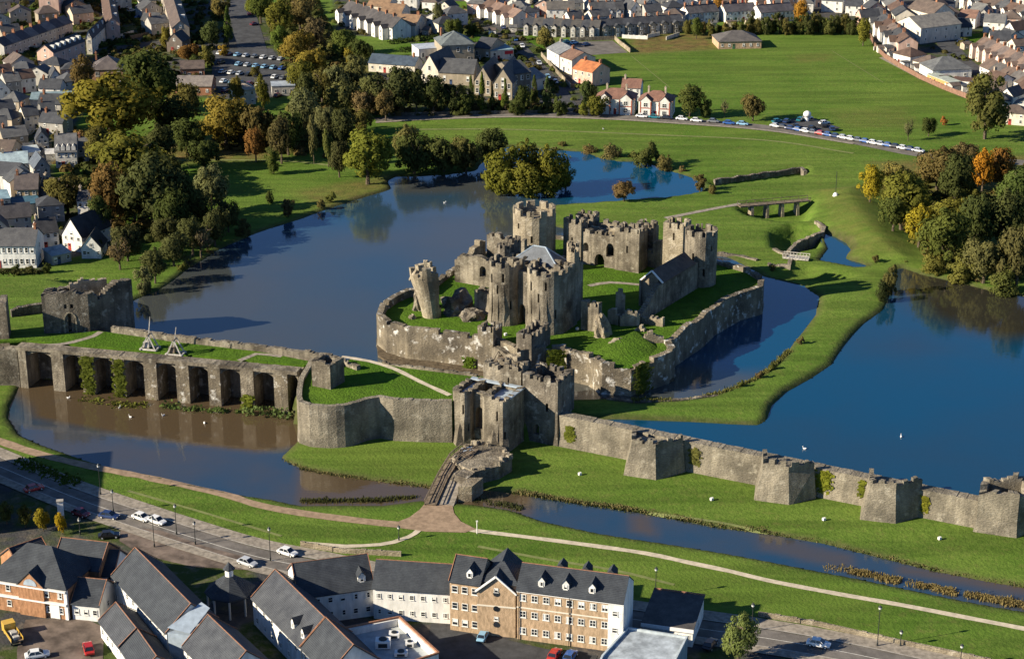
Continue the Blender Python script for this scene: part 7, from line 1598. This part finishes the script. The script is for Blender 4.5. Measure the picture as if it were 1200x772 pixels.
for k, (u, v, z, w) in enumerate([(679.5, 556.5, Z0, 'left-hand white floodlight box on the lawn below the dam wall'), (834, 586, Z0, 'white floodlight box on the lawn between the first two wall towers'), (965.5, 609.5, Z0, 'white floodlight box on the lawn below the third wall tower'), (1101, 632, Z0, 'white floodlight box on the lawn near the ruined end tower'), (676.5, 386.5, IZ, 'small white floodlight box beside the crenellated stump'), (592.5, 393, IZ, 'small white floodlight box behind the plank walk')]):
    t = thing('floodlight', w, 'floodlight', (*G(u, v, z), z), .6); mb = MB(); mb.box(-.32, .32, -.25, .25, .1, .6); mb.build('housing', M['white'], t, True); mb = MB(); mb.box(-.27, .27, .253, .27, .16, .54); mb.build('lens', M['glass'], t, True); mb = MB(); mb.box(-.3, .3, -.25, .25, -.2, .097); mb.build('base', M['kerb'], t, True)
t = thing('pole_base', 'white base with a tall thin pole on the far lawn', 'pole', (*G(979, 230.5, 9), hz(*G(979, 230.5, 9)))); mb = MB(); mb.lathe((0, 0, -.3), [(.9, 0), (.7, .8), (.3, 1.2)], 10); mb.build('base', M['white'], t, True); mb = MB(); mb.bar((0, 0, 1), (0, 0, 7.5), .09, n=6); mb.build('shaft', M['metal_dark'], t, True)
t = thing('satellite_dome', 'white round dome in the small car park by the field', 'dome', (*G(945.5, 142, UPG), UPG)); mb = MB(); mb.lathe((0, 0, 0), [(.8, 0), (.8, 1.4)], 12); mb.build('plinth', M['white'], t, True); mb = MB(); mb.lathe((0, 0, 1.403), [(.9, .1), (1.4, .8), (1.3, 1.6), (.75, 2.1), (.2, 2.3)], 14); mb.build('shell', M['white'], t, True, smooth=True)
def swan_mesh():
    me = bpy.data.meshes.new('swan'); bm = bmesh.new(); bmesh.ops.create_uvsphere(bm, u_segments=10, v_segments=7, radius=1)
    for v in bm.verts: x = v.co.x; v.co = Vector((x*.62, v.co.y*.32*(1-.25*x*x), v.co.z*.28+.12+(.18 if x < -.7 else 0)))
    bm.to_mesh(me); bm.free(); body = me
    mb = MB(); pts = [(.45, 0, .2), (.62, 0, .5), (.56, 0, .78), (.66, 0, .92), (.84, 0, .86)]; rr = [.13, .09, .075, .085, .03]
    for i in range(4): mb.bar(pts[i], pts[i+1], rr[i], n=6, r2=rr[i+1])
    return body, mb.mesh('neck', M['white'], merge=False)
SWB, SWN = swan_mesh(); SWB.materials.append(M['white'])
for k, (u, v, z, lb) in enumerate([(80, 466.5, WD, 'white swan nearest the first arches of the dam'), (140, 478, WD, 'white swan below the ivy covered piers'), (153, 489, WD, 'small white swan in mid moat below the ivy'), (191.5, 487, WD, 'white swan below the fifth pier of the dam'), (239.5, 496, WD, 'white swan in the moat below the seventh pier'), (521, 238, WL, 'white swan on the far lake left of the islet'), (1056, 512, WL, 'upper white swan on the clear lake'), (943, 526, WL, 'white swan near the dam wall on the clear lake'), (707, 153, UPG, 'white bird standing on the far green')]):
    t = thing('swan', lb, 'swan', (*G(u, v, z), z+(.05 if z != UPG else .4)), k*1.3); t.scale = (.65, .65, .65); link('body', SWB, t); link('neck', SWN, t)

house('office_block', 'long brick block just left of the small street trees', G(-150, 640, Z0), G(-150, 640, Z0)+Vector((13, 2)), 34, 13, 3.5, Z0, 'gabley', BRKO, SL, (4, 4), (), (1.2, 1.4), cat='building', world=True, door=None, brick=True)

for k, (px, w) in enumerate((([(560, 640), (640, 655), (720, 668), (790, 685)], .9), ([(760, 600), (860, 615), (960, 640), (1060, 660)], .8), ([(150, 575), (230, 598), (330, 628)], .8))):
    ribbon('worn_track', FP(px), w, M['chalk'], .05, f'{ORD[k]} faint trodden track across the near lawn')
# ------------------------------------------------------------------ garden growth between the houses: nobody could count it
def garden(label, polys, n, cols, z=UPG, seed=1, smin=.8, smax=2.4):
    rnd = random.Random(seed)
    for ci, col in enumerate(cols):
        mb = MB()
        for poly in polys:
            us = [p[0] for p in poly]; vs = [p[1] for p in poly]; pp = np.array(poly)
            m = 0
            while m < n//len(cols):
                u, v = rnd.uniform(min(us), max(us)), rnd.uniform(min(vs), max(vs)); m += 1
                if not inside(np.array([u]), np.array([v]), poly)[0]: continue
                g = G(u, v, z); r = rnd.uniform(smin, smax)
                if noise.noise((g.x*.05, g.y*.05, ci*3+seed)) < -.25: continue
                for k in range(26):
                    d = Vector((rnd.gauss(0, 1), rnd.gauss(0, 1), abs(rnd.gauss(0, 1)))).normalized(); q = Vector((g.x, g.y, z))+Vector((d.x*r, d.y*r, d.z*r*.9))*rnd.uniform(.7, 1.1)
                    a = d.orthogonal().normalized(); b = d.cross(a); s = r*.34; mb.face([q-a*s-b*s*.4, q+a*s*.3-b*s, q+a*s, q-a*.2*s+b*s])
        o = mb.build('garden_shrubbery', M['foliage'], color=col, merge=False); tag(o, f'{label} in {"dark green olive russet".split()[ci*0] if False else ["dark green", "olive", "russet"][ci]}', kind='stuff')
garden('garden shrubs scattered among the far houses', [TOWN[2], [(383, 0), (560, 0), (600, 30), (640, 45), (690, 75), (690, 132), (450, 132), (430, 72), (505, 62), (470, 46), (395, 40)], [(140, 0), (270, 0), (250, 60), (240, 100), (150, 100), (110, 60)], [(0, 0), (130, 0), (110, 60), (40, 80), (0, 90)]], 640, [(.05, .065, .022), (.09, .105, .03), (.085, .075, .03)], seed=3)
garden('garden shrubs in the shaded left streets', [[(0, 110), (100, 125), (62, 195), (60, 215), (110, 250), (125, 285), (60, 306), (0, 316)]], 170, [(.04, .05, .02), (.09, .09, .025)], seed=6, smax=1.9)
garden('undergrowth beneath the park and school trees', [[(60, 185), (110, 172), (200, 180), (215, 260), (160, 290), (115, 255)], [(340, 100), (440, 110), (640, 126), (640, 133), (440, 138), (400, 140), (345, 150)], [(310, 0), (372, 0), (400, 80), (340, 100)], [(250, 150), (400, 150), (400, 185), (260, 175)]], 460, [(.06, .07, .025), (.11, .11, .035), (.13, .095, .04)], seed=9, smax=3.2)
garden('undergrowth of the right wood', [[(1015, 225), (1080, 195), (1210, 195), (1240, 335), (1150, 325), (1090, 308), (1060, 270)]], 420, [(.06, .07, .02), (.12, .115, .03), (.13, .10, .035)], seed=12, smin=1.2, smax=3)
# sheds and outbuildings in the yards behind the terraces
rnd = random.Random(21); sk = 0
for (px, cnt, lab) in (([(1028, 60), (1076, 88)], 8, 'white yards behind the field wall'), ([(1084, 92), (1130, 112)], 5, 'yards below the grey garage'), ([(470, 44), (500, 40)], 2, 'gardens of the three brown roofed houses'), ([(820, 33), (925, 32)], 5, 'gardens behind the dark hedge'), ([(10, 130), (60, 140)], 4, 'shaded yards at left'), ([(20, 180), (60, 190)], 3, 'yards above the pale blue roof'), ([(560, 44), (610, 36)], 2, 'gardens at the top of the main street'), ([(1120, 58), (1180, 60)], 3, 'lanes by the pink terrace'), ([(600, 12), (650, 20)], 3, 'gardens at top centre')):
    for k in range(cnt):
        t_ = (k+.5)/cnt; u = px[0][0]+(px[1][0]-px[0][0])*t_+rnd.uniform(-3, 3); v = px[0][1]+(px[1][1]-px[0][1])*t_+rnd.uniform(-2, 2); g = G(u, v); a = rnd.uniform(-.4, .4); L = rnd.uniform(2.6, 4.6); d = Vector((cos(a), sin(a)))
        house('garden_shed', f'small shed, {ORD[k]} from the left in the {lab}', g, g+d*L, rnd.uniform(2.4, 4), 2.3, .7, UPG, rnd.choice(['pent', 'gable', 'flat']), rnd.choice([WHT, CRM, TAN, PEB]), rnd.choice([SLATE2, TILE, GREYR, (.5, .5, .5)]), (1, 1), (), (.7, .7), 'garden sheds', 'shed', world=True, ends=False, door=None); sk += 1

# ------------------------------------------------------------------ houses filling the streets between the terraces
taken = [o.matrix_basis @ Vector((5, 4, 0)) for o in scene.objects if o.get('category') in ('house', 'building', 'school', 'apartment block', 'inn')]
taken = [(p.x, p.y) for p in taken]
for (poly, n, lab, seed, wcs) in (([(2, 2), (120, 2), (120, 36), (90, 34), (4, 58)], 9, 'gardens above the dark upper left terrace', 1, [TAN, PEB, STN]),  # left-hand town walls take darker colours, street shade put into the paint
        ([(142, 6), (196, 6), (200, 50), (150, 52)], 5, 'gardens between the two gabled flats', 2, [CRM, PEB]), ([(2, 84), (38, 84), (92, 92), (96, 108), (60, 118), (2, 120)], 8, 'streets below the pink flats', 3, [WHT, PEB, TAN]),
        ([(2, 130), (70, 128), (62, 170), (44, 196), (2, 200)], 12, 'shaded left streets', 4, [PEB, TAN, STN]), ([(2, 215), (60, 205), (70, 255), (44, 285), (2, 290)], 9, 'lanes above the long white inn', 5, [PEB, TAN, WHT]),
        ([(470, 2), (540, 2), (540, 40), (505, 44), (480, 46)], 6, 'gardens right of the white gabled terrace', 6, [WHT, CRM, WHT]), ([(556, 2), (640, 2), (640, 30), (602, 34), (560, 26)], 7, 'lanes at top centre', 7, [WHT, PNK]),
        ([(640, 8), (800, 8), (800, 32), (640, 34)], 10, 'lanes behind the stone rows', 8, [WHT, CRM, PEB]), ([(805, 6), (1000, 6), (1000, 22), (805, 24)], 10, 'lanes behind the dark hedge', 9, [WHT, WHT, CRM]),
        ([(1010, 4), (1070, 4), (1050, 40), (1020, 40)], 6, 'corner beside the stepped white row', 10, [WHT, PNK]), ([(1095, 4), (1200, 4), (1200, 44), (1120, 46)], 10, 'top right streets', 11, [WHT, PNK, CRM]), ([(1140, 56), (1200, 48), (1200, 66)], 3, 'gap above the pink terrace', 12, [WHT, CRM]), ([(1150, 106), (1200, 112), (1200, 150), (1172, 140)], 5, 'yards behind the big corner tree', 13, [WHT, CRM])):
    rnd = random.Random(seed); cand = []
    for tr in range(400):
        if len(cand) >= n: break
        u, v = rnd.uniform(min(p[0] for p in poly), max(p[0] for p in poly)), rnd.uniform(min(p[1] for p in poly), max(p[1] for p in poly))
        if not inside(np.array([u]), np.array([v]), poly)[0]: continue
        g = G(u, v)
        if any(hypot(g.x-x, (g.y-y)) < 10.5 for x, y in taken): continue
        taken.append((g.x, g.y)); cand.append((u, g))
    for k, (u, g) in enumerate(sorted(cand, key=lambda c: c[0])):
        a = rnd.choice([-.35, -.2, .3, .5])+rnd.uniform(-.1, .1); d = Vector((cos(a), sin(a))); L = rnd.uniform(6.5, 10); rf = rnd.choice(['gable', 'gable', 'gabley', 'hip'])
        house('house', f'small house, {ORD[k]} from the left in the {lab}', g-d*L/2-Vector((0, 4)), g+d*L/2-Vector((0, 4)), rnd.uniform(6.5, 8.5), rnd.uniform(4, 5.4), rnd.uniform(2.2, 3), UPG, rf, jit(rnd.choice(wcs), k+seed), jit(rnd.choice([SLATE, SLATE2, SLATE, SLATE2, TILE, GREYR]), k), (2, 2), (.15,) if rf == 'gable' else (), group='houses of the '+lab, world=True, ends=True)
# low garden walls and fences between the plots
for (px, n, lab, seed) in (([(20, 60), (180, 40)], 7, 'upper left gardens', 1), ([(6, 126), (64, 190)], 7, 'shaded left streets', 2), ([(470, 40), (540, 14)], 5, 'gardens by the white gabled terrace', 3), ([(620, 36), (800, 46)], 8, 'gardens below the stone rows', 4), ([(1030, 56), (1135, 108)], 9, 'white yards behind the field wall', 5), ([(1120, 20), (1195, 40)], 6, 'top right gardens', 6)):
    rnd = random.Random(seed+50)
    for k in range(n):
        t_ = (k+.5)/n; u = px[0][0]+(px[1][0]-px[0][0])*t_; v = px[0][1]+(px[1][1]-px[0][1])*t_+rnd.uniform(-3, 3); g = G(u, v); a = rnd.choice([.9, 1.2, -.4])+rnd.uniform(-.2, .2); d = Vector((cos(a), sin(a)))*rnd.uniform(4, 8)
        r = thing('garden_wall', f'low garden wall, {ORD[k]} from the left in the {lab}', 'wall', (g.x, g.y, UPG), group='garden walls of the '+lab); mb = MB(); wall_mesh(mb, [g-d, g+d], UPG-.4, lambda s, x, y: UPG+1.5+(.15 if (s % 2.4) < .4 else 0), .25, False, 0, .8); mb.build('masonry', M['wall'], r, color=rnd.choice([WHT, CRM, TAN, (.2, .15, .1)]))
